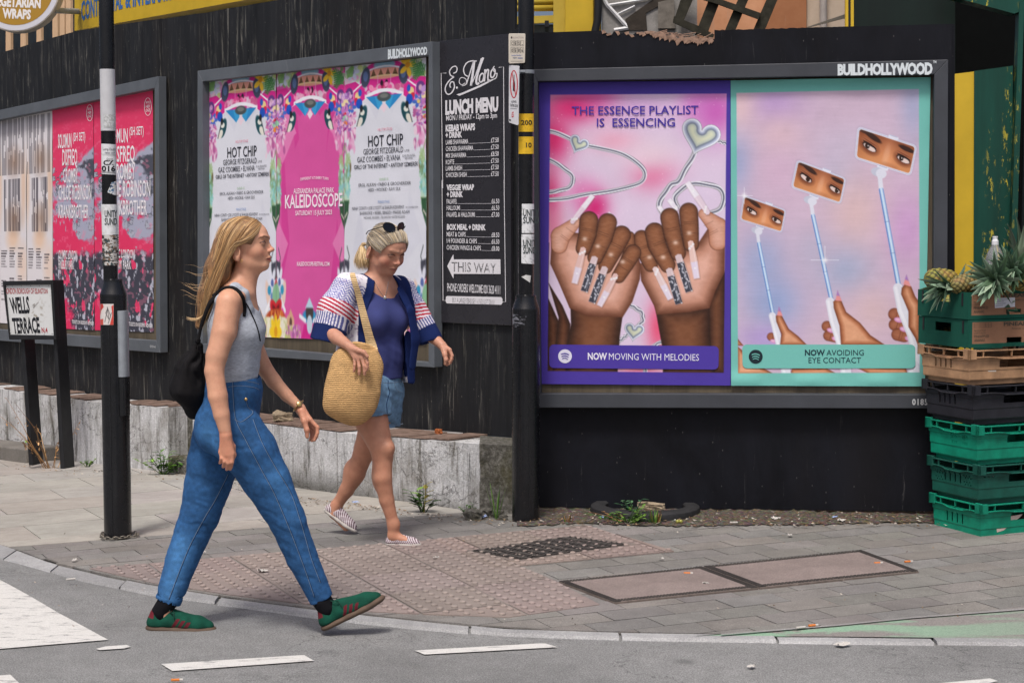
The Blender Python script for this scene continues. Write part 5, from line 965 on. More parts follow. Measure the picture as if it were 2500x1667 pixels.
A.text('Lamp Faulty ?', tq(1249, 1275, 134, 137), (60, 90, 160), 0, .02); A.text('TEXT', tq(1252, 1262, 140.5, 144), (70, 90, 120), 0, .02); A.stroke([(1264, 142.5), (1276, 142.5)], 2., (70, 90, 150), 0); A.stroke([(1247, 150), (1277, 150)], .9, (120, 116, 110), 0); A.out('lettering', None, None, M_VINYL, None, sg)
S2 = Plane(c2[1] - .09 + .06, .9); S2.y0 = c2[1] - .085 + .9 * P(1255, 230, c2[1])[0]
s2 = thing('zone_sign', 'narrow white alcohol control zone sign with a red ring on the corner lamp post', 'sign', S2.hit(1255, 305)); mb = MB(); mb.prism([S2.hit(*p, 0) for p in ((1244, 159.5), (1266, 161), (1267.5, 163), (1265.5, 304), (1263, 306), (1244, 300), (1242, 297), (1242.5, 162))], -S2.nrm * .003); mb.out('plate', simple('white_sign', (206, 206, 210), .35, .4), s2)
A = Art(S2, .001); t = np.linspace(0, 2 * pi, 32); A.stroke(np.stack([1254.5 + 8.5 * np.cos(t), 206 + 33 * np.sin(t)], -1), 2.2, (190, 36, 50), 0); A.stroke([(1250, 178), (1259, 234)], 1.6, (190, 36, 50), 1); A.poly([(1252, 222), (1257.5, 224), (1257.5, 204), (1255.8, 196), (1255.8, 183), (1254, 183), (1254, 196), (1252, 203)], (56, 54, 60), 0); A.text('ALCOHOL', tq(1248, 1261, 246, 251), (70, 70, 76), 0, .02); A.text('CONTROL ZONE', tq(1245, 1264, 254, 260, .12), (60, 60, 66), 0, .02); A.text('£5', tq(1249, 1254, 274, 286), (190, 40, 60), 0, .03); A.stroke([(1246, 265), (1262, 266)], 1., (130, 130, 136), 0); A.poly([(1243, 291), (1247, 292), (1247, 296), (1243, 295)], (60, 60, 66), 0); A.out('lettering', None, None, M_VINYL, None, s2)
# ---- street name sign on two leaning posts
SP = Plane(11.58, .40); st = thing('street_sign', 'leaning black framed street name sign in front of the striped posters', 'street sign', SP.hit(120, 1140))
mb = MB(); fr = [(5.6, 687), (129, 684), (137, 829), (22, 829)]; inn = [(11, 697), (123.5, 694.5), (131, 819), (22.5, 817)]
O = [SP.hit(*p, .02) for p in fr]; I = [SP.hit(*p, .02) for p in inn]
for i in range(4): mb.prism([O[i], O[(i + 1) % 4], I[(i + 1) % 4], I[i]], -SP.nrm * .05)
bevel(mb.out('frame', M_BLACKM, st), .004)
R = Ras(inn, 90, 100, (206, 208, 208)); R.put(ss(.52, .75, vnoise(R.X, R.Y, 22, 8)) * .35, (170, 170, 164)); R.put(ss(.6, .7, vnoise(R.X, R.Y, 6, 9)) * np.exp(-((R.X - 92) / 14) ** 2 - ((R.Y - 760) / 22) ** 2), (130, 120, 104)); R.line([(80, 746), (84, 742), (82, 752), (88, 744), (94, 738)], 1., (70, 64, 60))
A = Art(SP, .004); A.grid(R); RD = (160, 40, 52); A.text('LONDON BOROUGH OF ISLINGTON', [(12.5, 703.5), (116, 705), (116.5, 716.5), (13, 717.5)], RD, 1, .012); A.text('WELLS', [(22, 729), (70, 725), (73, 763), (29, 764)], (26, 28, 34), 1, .035); A.text('TERRACE', [(28.5, 778), (95, 776), (98.5, 811), (33, 813)], (26, 28, 34), 1, .035); A.text('N.4', [(101, 800), (115, 800.5), (116.5, 811.5), (102, 812)], RD, 1, .03)
for x, y in ((15, 700), (30, 699), (52, 698.5), (75, 698), (96, 698), (119, 697), (25, 813), (42, 814), (64, 815), (86, 816), (108, 816), (127, 815)): A.ell(x, y, .9, 1., (40, 40, 42), 1, 8)
A.mb.out('plate', M_VINYL, st, vcol=True)
for q in ([(50, 826), (59, 826), (81, 1136), (70, 1136)], [(122, 686), (130, 684), (158, 1151), (147, 1151)]): mb = MB(); mb.prism([SP.hit(*p, -.031) for p in q], -SP.nrm * .13); bevel(mb.out('post', M_BLACKM, st), .006)
# ================================================================== buildings behind the hoardings
M_YEL = simple('yellow_paint', (206, 172, 44), .5, .4, var=.12, vs=4, bump=.1); M_YELD = simple('yellow_shutter_and_shade', (190, 164, 60), .5, .4, var=.2, vs=5)  # duller yellow: shutter paint, and shade under the fascia put into colour
M_BLUE = simple('blue_sign_paint', (52, 104, 168), .5, .3); M_CREAM = simple('cream_slat_paint', (222, 186, 148), .6, .3, var=.08); M_DARKW = simple('dark_slate_wall', (34, 42, 48), .7, .3, var=.3)
LB = Plane(12.2, 1.16); ys = thing('shop_building', 'yellow fronted shop rising behind the long left hoarding', 'shop', (LB.hit(600, 0)[0], LB.hit(600, 0)[1], 0))
mb = MB(); mb.prism([LB.hit(*p) for p in ((182, 76), (1262, -119), (1262, -420), (182, -205))], -LB.nrm * .12); mb.out('fascia', M_YEL, ys)
mb = MB(); f2 = lambda u, v, o: LB.hit(u, v, o); mb.prism([f2(*p, -.35) for p in ((186, 120), (1262, -60), (1262, -300), (186, -110))], -LB.nrm * .3); mb.out('wall', M_YELD, ys)
mb = MB(); mb.prism([f2(*p, -.1) for p in ((186, 80), (1262, -114), (1262, -122), (186, 72))], -LB.nrm * .24); mb.out('lintel', M_YELD, ys)
A = Art(LB, .003); A.text('CONTINENTAL', [(198, 6), (299, -22), (299, 20), (198, 50)], (52, 110, 180), 0, .03); A.text('& INTERNATIONAL', [(306, -24), (470, -52), (470, -10), (306, 19)], (52, 110, 180), 0, .03)
A.mb.out('lettering', M_VINYL, ys, vcol=True)
SB = Plane(14.0, 1.16); sb = thing('slatted_building', 'dark building with cream vertical slats behind the round sign', 'building', (SB.hit(60, 80)[0], SB.hit(60, 80)[1], 0))
mb = MB(); mb.prism([SB.hit(*p) for p in ((-1200, 420), (186, 150), (186, -260), (-1200, -320))], -SB.nrm * .3); mb.out('wall', M_DARKW, sb)
for a, b in ((-90, -76), (-55, -41), (-20, -6), (14, 28), (50, 64), (89, 102), (128, 142), (146, 159), (161, 174)): mb = MB(); mb.prism([SB.hit(*p, .03) for p in ((a, 190), (b - 1.5, 185), (b - 1.5, -250), (a, -250))], -SB.nrm * .03); mb.out('slat', M_CREAM, sb)
RSP = Plane(16.2, .0); rs_ = thing('round_sign', 'round gold sign for vegetarian wraps with a white rim', 'sign', RSP.hit(36, -35)); t = np.linspace(0, 2 * pi, 64, endpoint=False); circ = lambda r: np.stack([38 + r * .97 * np.cos(t), -35 + r * np.sin(t)], -1)
mb = MB(); mb.prism([RSP.hit(*p) for p in circ(114)], -RSP.nrm * .16); bevel(mb.out('case', simple('cream_metal', (196, 186, 172), .5, .4), rs_), .01)
A = Art(RSP, .002); A.poly(circ(110), (214, 214, 222), 0); A.poly(circ(97), (174, 134, 48), 1); A.text('VEGETARIAN', [(-22, -8), (100, -2), (99, 20), (-23, 14)], (238, 234, 232), 2, .05); A.text('WRAPS', [(6, 22), (76, 26), (75, 47), (6, 44)], (238, 234, 232), 2, .05); A.mb.out('face', M_VINYL, rs_, vcol=True)
for a_, b_ in ((26, 29), (-120, -115)): mb = MB(); mb.tube([RSP.hit(130, a_, -.06), LB.hit(190, b_, .02)], .028, 10); auto_smooth(mb.out('bracket', M_GALV, rs_))
# yellow shutter and pillar at the corner
YP = Plane(11.3, .02); yc = thing('shutter_front', 'yellow pillar and roller shutter showing above the broken hoarding', 'shop front', YP.hit(1400, 1160))
def slab(parent, nm, mat, pl, loop, dep, off=0.): mb = MB(); mb.prism([pl.hit(*p, off) for p in loop], -pl.nrm * dep); return mb.out(nm, mat, parent)
slab(yc, 'pillar', M_YEL, YP, ((1380, 1120), (1448, 1120), (1448, -260), (1380, -260)), .3, .02); slab(yc, 'pillar_return', M_YELD, YP, ((1351, 1120), (1379.5, 1120), (1379.5, -260), (1351, -260)), .3, -.03)
mb = MB()
for k in range(16):
    y = 30 - k * 15; mb.tube([YP.hit(1130, y - 7, -.12), YP.hit(1352, y - 8 - 2, -.12)], .022, 10)
mb.out('shutter', M_YELD, yc, smooth=True); slab(yc, 'bottom_bar', M_YELD, YP, ((1130, 64), (1351, 56), (1351, 38), (1130, 46)), .05, -.08); slab(yc, 'window', simple('grey_glass', (96, 110, 122), .15, .6), YP, ((1130, 1100), (1351, 1100), (1351, 60), (1130, 60)), .05, -.2)
slab(yc, 'lock', M_BLACKM, YP, ((1330, 66), (1340, 66), (1340, 51), (1330, 51)), .03, -.02)
mb = MB(); mb.tube([YP.hit(1458, -200, .04), YP.hit(1460, 0, .06), YP.hit(1459, 50, .06), YP.hit(1452, 80, .06), YP.hit(1450, 200, .06)], .026, 10); tag(mb.out('cable', M_BLACKM, None, smooth=True), 'thick black cable hanging beside the yellow pillar', 'cable'); slab(yc, 'pillar_edge', M_YEL, YP, ((1448.5, 1120), (1468, 1120), (1468, -260), (1448.5, -260)), .3, -.005)
# grimy clear sheet, salmon wall, trellis
GP = Plane(11.2, .1); pl_ = thing('wall_building', 'salmon and cream rendered wall behind the fallen trellis', 'building', GP.hit(1900, 1200))
def m_salmon(c1_, c2_, nm): q = NT(nm); f = q.noise(q.map(1.), 6, 6, .7); f2 = q.noise(q.map((30, 30, 3)), 1, 5, .7); c = q.ramp(f, [(.3, lin(c1_)), (.7, lin(c2_))]); c = q.mix(q.ramp(f2, [(.6, 0.), (.75, .4)]), c, (.42, .34, .28)); q.bump(f, .2, .006); return q.fin(c, .85, .2)
slab(pl_, 'wall', m_salmon((196, 140, 104), (214, 160, 124), 'salmon_render'), GP, ((1600, 1200), (1871, 1200), (1871, -260), (1600, -260)), .2, -.5); slab(pl_, 'wall', m_salmon((156, 104, 72), (170, 118, 84), 'brown_render'), GP, ((1871.5, 1200), (1969, 1200), (1969, -260), (1871.5, -260)), .25, -.45); slab(pl_, 'wall', m_salmon((188, 168, 148), (206, 190, 172), 'cream_render'), GP, ((1969.5, 1200), (2066, 1200), (2066, -260), (1969.5, -260)), .2, -.5)
mb = MB(); mb.tube([GP.hit(2010, 300, -.42), GP.hit(2010, -200, -.42)], .024, 10); auto_smooth(mb.out('drainpipe', simple('pale_pipe', (176, 168, 162), .5, .4), pl_)); slab(pl_, 'handrail', simple('grey_metal_bar', (112, 106, 96), .6, .4), GP, ((1972, 66), (1980, 66), (2070, 43), (2070, 33)), .03, -.2)
def m_grime(): q = NT('grimy_clear_sheet'); f = q.noise(q.map(1.), 9, 6, .7); f2 = q.noise(q.map(1.), 70, 4, .7); c = q.ramp(f, [(.3, (.16, .15, .135)), (.6, (.30, .285, .265)), (.75, (.40, .38, .36))]); c = q.mix(q.ramp(f2, [(.62, 0.), (.7, .5)]), c, (.5, .5, .48)); return q.fin(c, .25, .5)
gs = thing('clear_sheet', 'grimy cracked plastic sheet with a bent white edging beside the yellow pillar', 'plastic sheet', GP.hit(1560, 200)); slab(gs, 'sheet', m_grime(), GP, ((1469, 420), (1702, 420), (1702, -240), (1469, -240)), .006, -.12)
zc = lambda x, y: (1440 + x / 3.36, y / 3.36)
mb = MB()
for pts, r in (([(90, -60), (140, 40), (290, 205), (312, 232), (200, 250)], .014), ([(150, 45), (440, 0), (520, -20)], .009), ([(230, 118), (370, 52)], .007)): mb.tube([GP.hit(*zc(*p), -.105) for p in pts], r, 6)
mb.out('edging', simple('white_plastic', (214, 214, 214), .5, .4), gs)
slab(gs, 'timber_offcut', simple('grey_old_timber', (118, 112, 104), .9, .2, var=.3, vs=20, bump=.4), GP, (zc(560, 235), zc(700, 235), zc(690, -10), zc(560, 20)), .03, -.085); slab(gs, 'dark_plank', simple('dark_old_timber', (62, 56, 50), .9, .2, var=.3, vs=20, bump=.4), GP, (zc(300, 250), zc(470, 250), zc(460, 110), zc(640, 10), zc(600, -60), zc(290, 160)), .02, -.11)
tr = thing('trellis', 'dark mossy wooden trellis leaning against the salmon wall', 'trellis', GP.hit(1780, 230)); M_TREL = simple('mossy_timber', (52, 50, 42), .9, .2, var=.5, vs=16, bump=.5)
for q in (((765, -60), (870, -60), (770, 170), (696, 150)), ((1000, -60), (1095, -60), (960, 290), (862, 290)), ((1240, -60), (1325, -60), (1190, 260), (1105, 260)), ((1475, -60), (1565, -60), (1432, 260), (1335, 260))): slab(tr, 'slat', M_TREL, GP, [zc(*p) for p in q], .03, -.02)
for q in (((940, -40), (1100, 5), (1400, 108), (1385, 160), (1060, 40), (930, 0)), ((690, 135), (900, 218), (1020, 285), (1010, 330), (870, 272), (680, 185))): slab(tr, 'slat', M_TREL, GP, [zc(*p) for p in q], .03, .012)
# dark green shop on the right
def m_green(nm, c, drips=True):
    q = NT(nm); f = q.noise(q.map((9, 9, .9)), 1., 5, .6); c = lin(c); b = q.ramp(f, [(.3, c * .65), (.7, c * 1.25)])
    if drips: d = q.noise(q.map((34, 34, 11)), 1., 5, .75); m_ = q.math('MULTIPLY', q.ramp(d, [(.56, 0.), (.60, 1.)]), q.ramp(q.noise(q.map((6, 6, .5)), 1., 3, .5), [(.47, 0.), (.56, 1.)])); b = q.mix(m_, b, (.5, .42, .04))
    q.bump(f, .15, .004); return q.fin(b, .45, .4)
GS = Plane(10.75, .115); gsh = thing('green_shop', 'dark green shopfront with a splashed door and yellow board at the right edge', 'shop', GS.hit(2420, 1240)); MG = m_green('green_paint', (9, 68, 56)); MGD = m_green('dark_green_paint', (3, 24, 18), False)
slab(gsh, 'dark_panel', MGD, GS, ((2085, 1240), (2332, 1240), (2332, -260), (2085, -260)), .05, -.35); slab(gsh, 'interior', simple('dark_interior', (8, 10, 10), .9, .1), GS, ((2300, 1300), (3200, 1300), (3200, -300), (2300, -300)), .1, -1.2)  # near-black slab: the shop's inner darkness is painted on, no room behind
slab(gsh, 'yellow_board', M_YEL, GS, ((2331, 1240), (2379, 1240), (2379, 175), (2331, 181)), .03, -.05); slab(gsh, 'door', MG, GS, ((2376, 1240), (2466, 1240), (2473, 161), (2378.5, 174)), .05, -.04)
slab(gsh, 'post', MG, GS, ((2446, 1240), (2462, 1240), (2501, 5), (2489, 5)), .12, .05); slab(gsh, 'awning_beam', MG, GS, ((2322, -8), (2476, 34), (2492, 28), (2530, 0), (2530, -60), (2322, -60)), .16, .04); slab(gsh, 'front_panel', MGD, GS, ((2480, 1240), (2700, 1240), (2700, 0), (2512, 0)), .05, -.1)
for a, b, m_ in ((2064, 2071, M_YEL), (2071.5, 2076.5, M_BLACKM), (2077, 2084.5, M_YEL)): slab(gsh, 'edge_strip', m_, GS, ((a, 1240), (b, 1240), (b, -260), (a, -260)), .06, -.33)
# ================================================================== stack of crates and fruit boxes
YC = 8.93; EA3 = np.array([EA[0], EA[1], 0]); EB3 = np.array([EB[0], EB[1], 0]); Z3 = np.array([0, 0, 1.])
def grid_wall(mb, f, us, vs, holes):
    """wall from breakpoints us x vs with the listed cells left open; f(u, v) -> point"""
    V = [f(u, v) for v in vs for u in us]; n = len(us)
    F = [(j * n + i, j * n + i + 1, (j + 1) * n + i + 1, (j + 1) * n + i) for j in range(len(vs) - 1) for i in range(n - 1) if (i, j) not in holes]
    mb.add(V, F)
def cells(us, vs, rects):
    h = set()
    for (a, b, c, d) in rects:
        for i in range(len(us) - 1):
            for j in range(len(vs) - 1):
                if a <= (us[i] + us[i + 1]) / 2 <= b and c <= (vs[j] + vs[j + 1]) / 2 <= d: h.add((i, j))
    return h
def bands(z, H): return float(np.interp(z / H, [0, .03, .30, .33, .62, .65, 1], [.014, .012, .011, .008, .007, .003, .001]))
def crate(px, yb, yt, mat, label, short, dots=None, hand=(.20, .40), group='plastic crates stacked on the paving', sticker_=None, L=.6, S=.4):
    o = P(px, yb, YC); H = P(px, yt, YC)[2] - o[2]; t = thing('crate', label, 'crate', o, group)
    W_ = lambda x, y, z: o + EA3 * x + EB3 * y + Z3 * z
    rim0 = H - .042; mb = MB(); vs = sorted(set([0, H * .03, H * .3, H * .33, H * .62, H * .65, rim0 + .004] + [q for r in short for q in r[2:]] + [rim0 - .052, rim0 - .012]))
    us = sorted(set([0.0, .05, .12, .2, .28, .35, S] + [q for r in short for q in r[:2]])); us = [u for u in us]
    ins = lambda v: bands(v, H)
    grid_wall(mb, lambda u, v: W_(ins(v), ins(v) + u / S * (S - 2 * ins(v)), v), us, vs, cells(us, vs, short))
    ul = sorted(set([0, .06, .14, *hand, .5, L] + [q for r in (dots or []) for q in r[:2]])); vl = sorted(set(vs + [q for r in (dots or []) for q in r[2:]])); hr_ = [(hand[0], hand[1], rim0 - .052, rim0 - .012)] + (dots or [])
    grid_wall(mb, lambda u, v: W_(ins(v) + u / L * (L - 2 * ins(v)), ins(v), v), ul, vl, cells(ul, vl, hr_))
    for f in (lambda u, v: W_(L - ins(v), ins(v) + u / S * (S - 2 * ins(v)), v), lambda u, v: W_(ins(v) + u / S * (L - 2 * ins(v)), S - ins(v), v)): grid_wall(mb, f, [0, S], vs, set())
    i0 = ins(0); mb.add([W_(i0, i0, .004), W_(L - i0, i0, .004), W_(L - i0, S - i0, .004), W_(i0, S - i0, .004)], [(0, 1, 2, 3)])
    b = mb.out('body', mat, t); m = b.modifiers.new('wall', 'SOLIDIFY'); m.thickness = .0035; m.offset = -1
    mb = MB()                                             # feet that nest into the crate below
    mb.hexa([W_(.03, .03, -.026 if yb < 1300 else -.004), W_(L - .03, .03, -.026 if yb < 1300 else -.004), W_(L - .03, .03, .006), W_(.03, .03, .006)], [W_(.03, S - .03, -.026 if yb < 1300 else -.004), W_(L - .03, S - .03, -.026 if yb < 1300 else -.004), W_(L - .03, S - .03, .006), W_(.03, S - .03, .006)])
    mb.out('feet', mat, t)
    mb = MB(); e = .012                                    # rim: two flanges, ribs and corner lugs
    def ring(z0, z1, out, thick, dip=0.):
        for (a, c, dirv, ln) in ((W_(-out, -out, 0), W_(-out, S + out, 0), EB3, S), (W_(-out, -out, 0), W_(L + out, -out, 0), EA3, L), (W_(L + out, -out, 0), W_(L + out, S + out, 0), EB3, S), (W_(-out, S + out, 0), W_(L + out, S + out, 0), EA3, L)):
            inn = (EA3 if dirv is EB3 else EB3) * thick; mid = W_(L / 2, S / 2, 0); inn = inn if (mid - a) @ inn > 0 else -inn; nseg = 14; pts = []
            for k in range(nseg + 1):
                f = k / nseg; dz = -dip * (1 - ss(.12, .26, abs(f - .5))) if dip else 0; pts.append(a + (c - a) * f + Z3 * dz)
            for p, q in zip(pts[:-1], pts[1:]): mb.hexa([p + Z3 * z0, q + Z3 * z0, q + Z3 * z1, p + Z3 * z1], [p + inn + Z3 * z0, q + inn + Z3 * z0, q + inn + Z3 * z1, p + inn + Z3 * z1])
    ring(H - .007, H, e, .018); ring(H - .040, H - .034, e, .018, .012)
    for k in (1, 3, 5): x = .02 + k * .06; mb.hexa([W_(-e + .001, x, H - .036), W_(-e + .001, x + .004, H - .036), W_(-e + .001, x + .004, H - .005), W_(-e + .001, x, H - .005)], [W_(.004, x, H - .036), W_(.004, x + .004, H - .036), W_(.004, x + .004, H - .005), W_(.004, x, H - .005)])
    for k in (1, 4, 6, 8): x = .02 + k * .062; mb.hexa([W_(x, -e + .001, H - .036), W_(x + .004, -e + .001, H - .036), W_(x + .004, -e + .001, H - .005), W_(x, -e + .001, H - .005)], [W_(x, .004, H - .036), W_(x + .004, .004, H - .036), W_(x + .004, .004, H - .005), W_(x, .004, H - .005)])
    for (x, y) in ((0, 0), (0, S), (L, 0), (L, S)):
        sx, sy = (1 if x == 0 else -1), (1 if y == 0 else -1); c = W_(x - sx * .014, y - sy * .014, 0); a, d = EA3 * sx * .05, EB3 * sy * .05
        mb.hexa([c + Z3 * (H - .047), c + a + Z3 * (H - .047), c + a + Z3 * (H + .004), c + Z3 * (H + .004)], [c + d * .3 + Z3 * (H - .047), c + a + d * .3 + Z3 * (H - .047), c + a + d * .3 + Z3 * (H + .004), c + d * .3 + Z3 * (H + .004)])
        mb.hexa([c + Z3 * (H - .046), c + d + Z3 * (H - .046), c + d + Z3 * (H + .008), c + Z3 * (H + .008)], [c + a * .3 + Z3 * (H - .046), c + a * .3 + d + Z3 * (H - .046), c + a * .3 + d + Z3 * (H + .008), c + a * .3 + Z3 * (H + .008)])
    bevel(mb.out('rim', mat, t), .0015, 1)
    if sticker_: Pl = Plane(o[1] + -.456 * o[0], -.456); A = Art(Pl, .001); A.off = -.012; sticker_(A); A.mb.out('label', M_PRINT, t, vcol=True)
    return t, o, H
def plast(nm, c): return simple(nm, c, .5, .4, var=.42, vs=9, bump=.2, bs=60)
GRN = plast('green_crate_plastic', (6, 132, 104)); DGR = plast('dark_green_crate_plastic', (20, 82, 70)); BLK = plast('black_crate_plastic', (40, 40, 46)); TAN = plast('tan_crate_plastic', (176, 138, 104))
sl4 = lambda z0, z1: [(.225 - k * .043 + .05, .225 - k * .043 + .062, z0, z1) for k in range(4)]
def lab1(A): A.poly([(2431, 1267), (2497, 1254), (2490, 1262), (2450, 1294), (2434, 1299)], (196, 178, 168)); A.poly([(2435, 1280), (2451, 1277), (2450, 1286), (2436, 1288)], (150, 134, 128), 2)
crate(2394, 1322.6, 1233, GRN, 'bright green plastic crate standing on the paving at the bottom of the stack', sl4(.07, .125), sticker_=lab1)
dots = []
for u0, v0 in ((.06, .10), (.06, .065), (.30, .10), (.30, .065)):
    for k in range(3): dots += [(u0 + k * .022, u0 + k * .022 + .009, v0, v0 + .009), (u0 + .011 + k * .022, u0 + .02 + k * .022, v0 + .013, v0 + .022)]
def lab2(A):
    for x, y in ((2427, 1160), (2438, 1164)): A.ell(x, y, 5, 2.6, (210, 210, 206), 1)
crate(2389, 1222, 1138, DGR, 'dark green plastic crate with rows of small holes, second from the bottom', dots + sl4(.07, .125), dots=[(.03 + k * .028, .045 + k * .028, .118, .124) for k in range(3)], sticker_=lab2)
crate(2385, 1126, 1041, GRN, 'bright green plastic crate between the black crate and the dark green one', [(.08 + k * .017, .086 + k * .017, .10, .125) for k in range(3)] + [(.17 + k * .017, .176 + k * .017, .10, .125) for k in range(3)] + [(.08 + k * .017, .086 + k * .017, .07, .088) for k in range(3)] + [(.17 + k * .017, .176 + k * .017, .07, .088) for k in range(3)])
crate(2376, 1027, 944, BLK, 'black plastic crate under the tan one', sl4(.07, .125))
def lab5(A): A.poly([(2397, 876), (2404, 880), (2412, 878), (2426, 874), (2432, 886), (2432, 907), (2413, 907), (2409, 898), (2399, 890)], (206, 200, 190))
crate(2366, 930, 856, TAN, 'tan plastic crate under the two pineapple boxes', sl4(.055, .105), sticker_=lab5)
# ---- cardboard boxes
M_CARD = vmat('printed_cardboard', .85, .15, .12, 60., .1, 60.)
def fruit_box(px, yb, yt, label, notch):
    o = P(px, yb, YC); H = P(px, yt, YC)[2] - o[2]; L, S, G_, BR = .58, .41, (28, 84, 70), (150, 112, 88); t = thing('fruit_box', label, 'box', o, 'cardboard pineapple boxes on the crates'); W_ = lambda x, y, z: o + EA3 * x + EB3 * y + Z3 * z
    def wall(f, us, vs, hol, cf, nm='side'):
        mb = MB(); V = [f(u, v) for v in vs for u in us]; n = len(us); F = [(j * n + i, j * n + i + 1, (j + 1) * n + i + 1, (j + 1) * n + i) for j in range(len(vs) - 1) for i in range(n - 1) if (i, j) not in hol]
        for fc in F: c = np.mean([((us[k % n]), vs[k // n]) for k in fc], 0); mb.add([V[k] for k in fc], [(0, 1, 2, 3)], cf(*c))
        q = mb.out(nm, M_CARD, t, vcol=True); m = q.modifiers.new('board', 'SOLIDIFY'); m.thickness = .006; m.offset = 0; return q
    hz = (H - .055, H + .01) if notch else (H - .068, H - .022); us, vs = [0, .14, .27, S], sorted({0, hz[0], min(hz[1], H), H}); wall(lambda u, v: W_(.0, u, v), us, vs, cells(us, vs, [(.14, .27, *hz)]), lambda u, v: G_)
    ul = [0, .02, .245, .345, .56, L]; vl = sorted({0, .020, .030, .048, H - .012, H}); hh = (.022, .048); wall(lambda u, v: W_(u, .0, v), ul, vl, cells(ul, vl, [(.245, .345, .022, .048)]), lambda u, v: BR if .02 < u < .56 and .02 < v < H - .012 else G_)
    wall(lambda u, v: W_(L, u, v), [0, S], [0, H], set(), lambda u, v: G_); wall(lambda u, v: W_(u, S, v), [0, L], [0, H], set(), lambda u, v: G_); wall(lambda u, v: W_(u, v, .005), [0, L], [0, S], set(), lambda u, v: BR, 'floor')
    for y in (.035, .36): mb = MB(); mb.prism([W_(-.006, y, H - .07), W_(-.006, y + .012, H - .07), W_(-.006, y + .012, H - .004), W_(-.006, y, H - .004)], EA3 * .003); mb.out('tab', M_BLACKM, t)
    Pl = Plane(o[1] - .456 * o[0], -.456); A = Art(Pl, .0042); d = yb; T = (70, 66, 56); x = px
    A.text('PINEAPPLES', tq(x + 14, x + 50, d - 31, d - 25, -.035), T, 0, .01); A.text('ANANAS', tq(x + 14, x + 40, d - 22, d - 15.5, -.035), T, 0, .01); A.text('PRODUCT OF', tq(x + 14, x + 42, d - 44, d - 40, -.03), T, 0); A.text('COSTA RICA', tq(x + 14, x + 42, d - 38, d - 34, -.03), T, 0); A.text('PINEAPPLE', tq(x + 86, x + 168, d - 63, d - 54, -.03), T, 0, .03); A.text('Ananas comosus', tq(x + 105, x + 160, d - 50, d - 46, -.03), T, 0)
    for k in range(3): A.stroke([(x + 14, d - 50 - k * 5), (x + 56, d - 51.5 - k * 5)], .6, T, 0)
    for k in (14, 28, 42, 49, 56): A.stroke([(x + k, d - 50.5), (x + k, d - 61)], .6, T, 0)
    if notch: A.poly([(x + 65, d - 52), (x + 115, d - 54), (x + 115, d - 31), (x + 66, d - 28)], (214, 214, 220), 1); [A.stroke([(x + 68, d - 48 + k * 5), (x + 68 + w, d - 49.5 + k * 5)], 1.4, (140, 140, 152), 2) for k, w in enumerate((32, 20, 24, 18))]
    A.mb.out('print', M_PRINT, t, vcol=True); return t, o, H
fruit_box(2364.5, 849.5, 781.5, 'green and brown pineapple box with a cut out hole, under the other box', False); bt, bo, bH = fruit_box(2363, 780, 714, 'green and brown pineapple box with a white label, piled with pineapples', True)
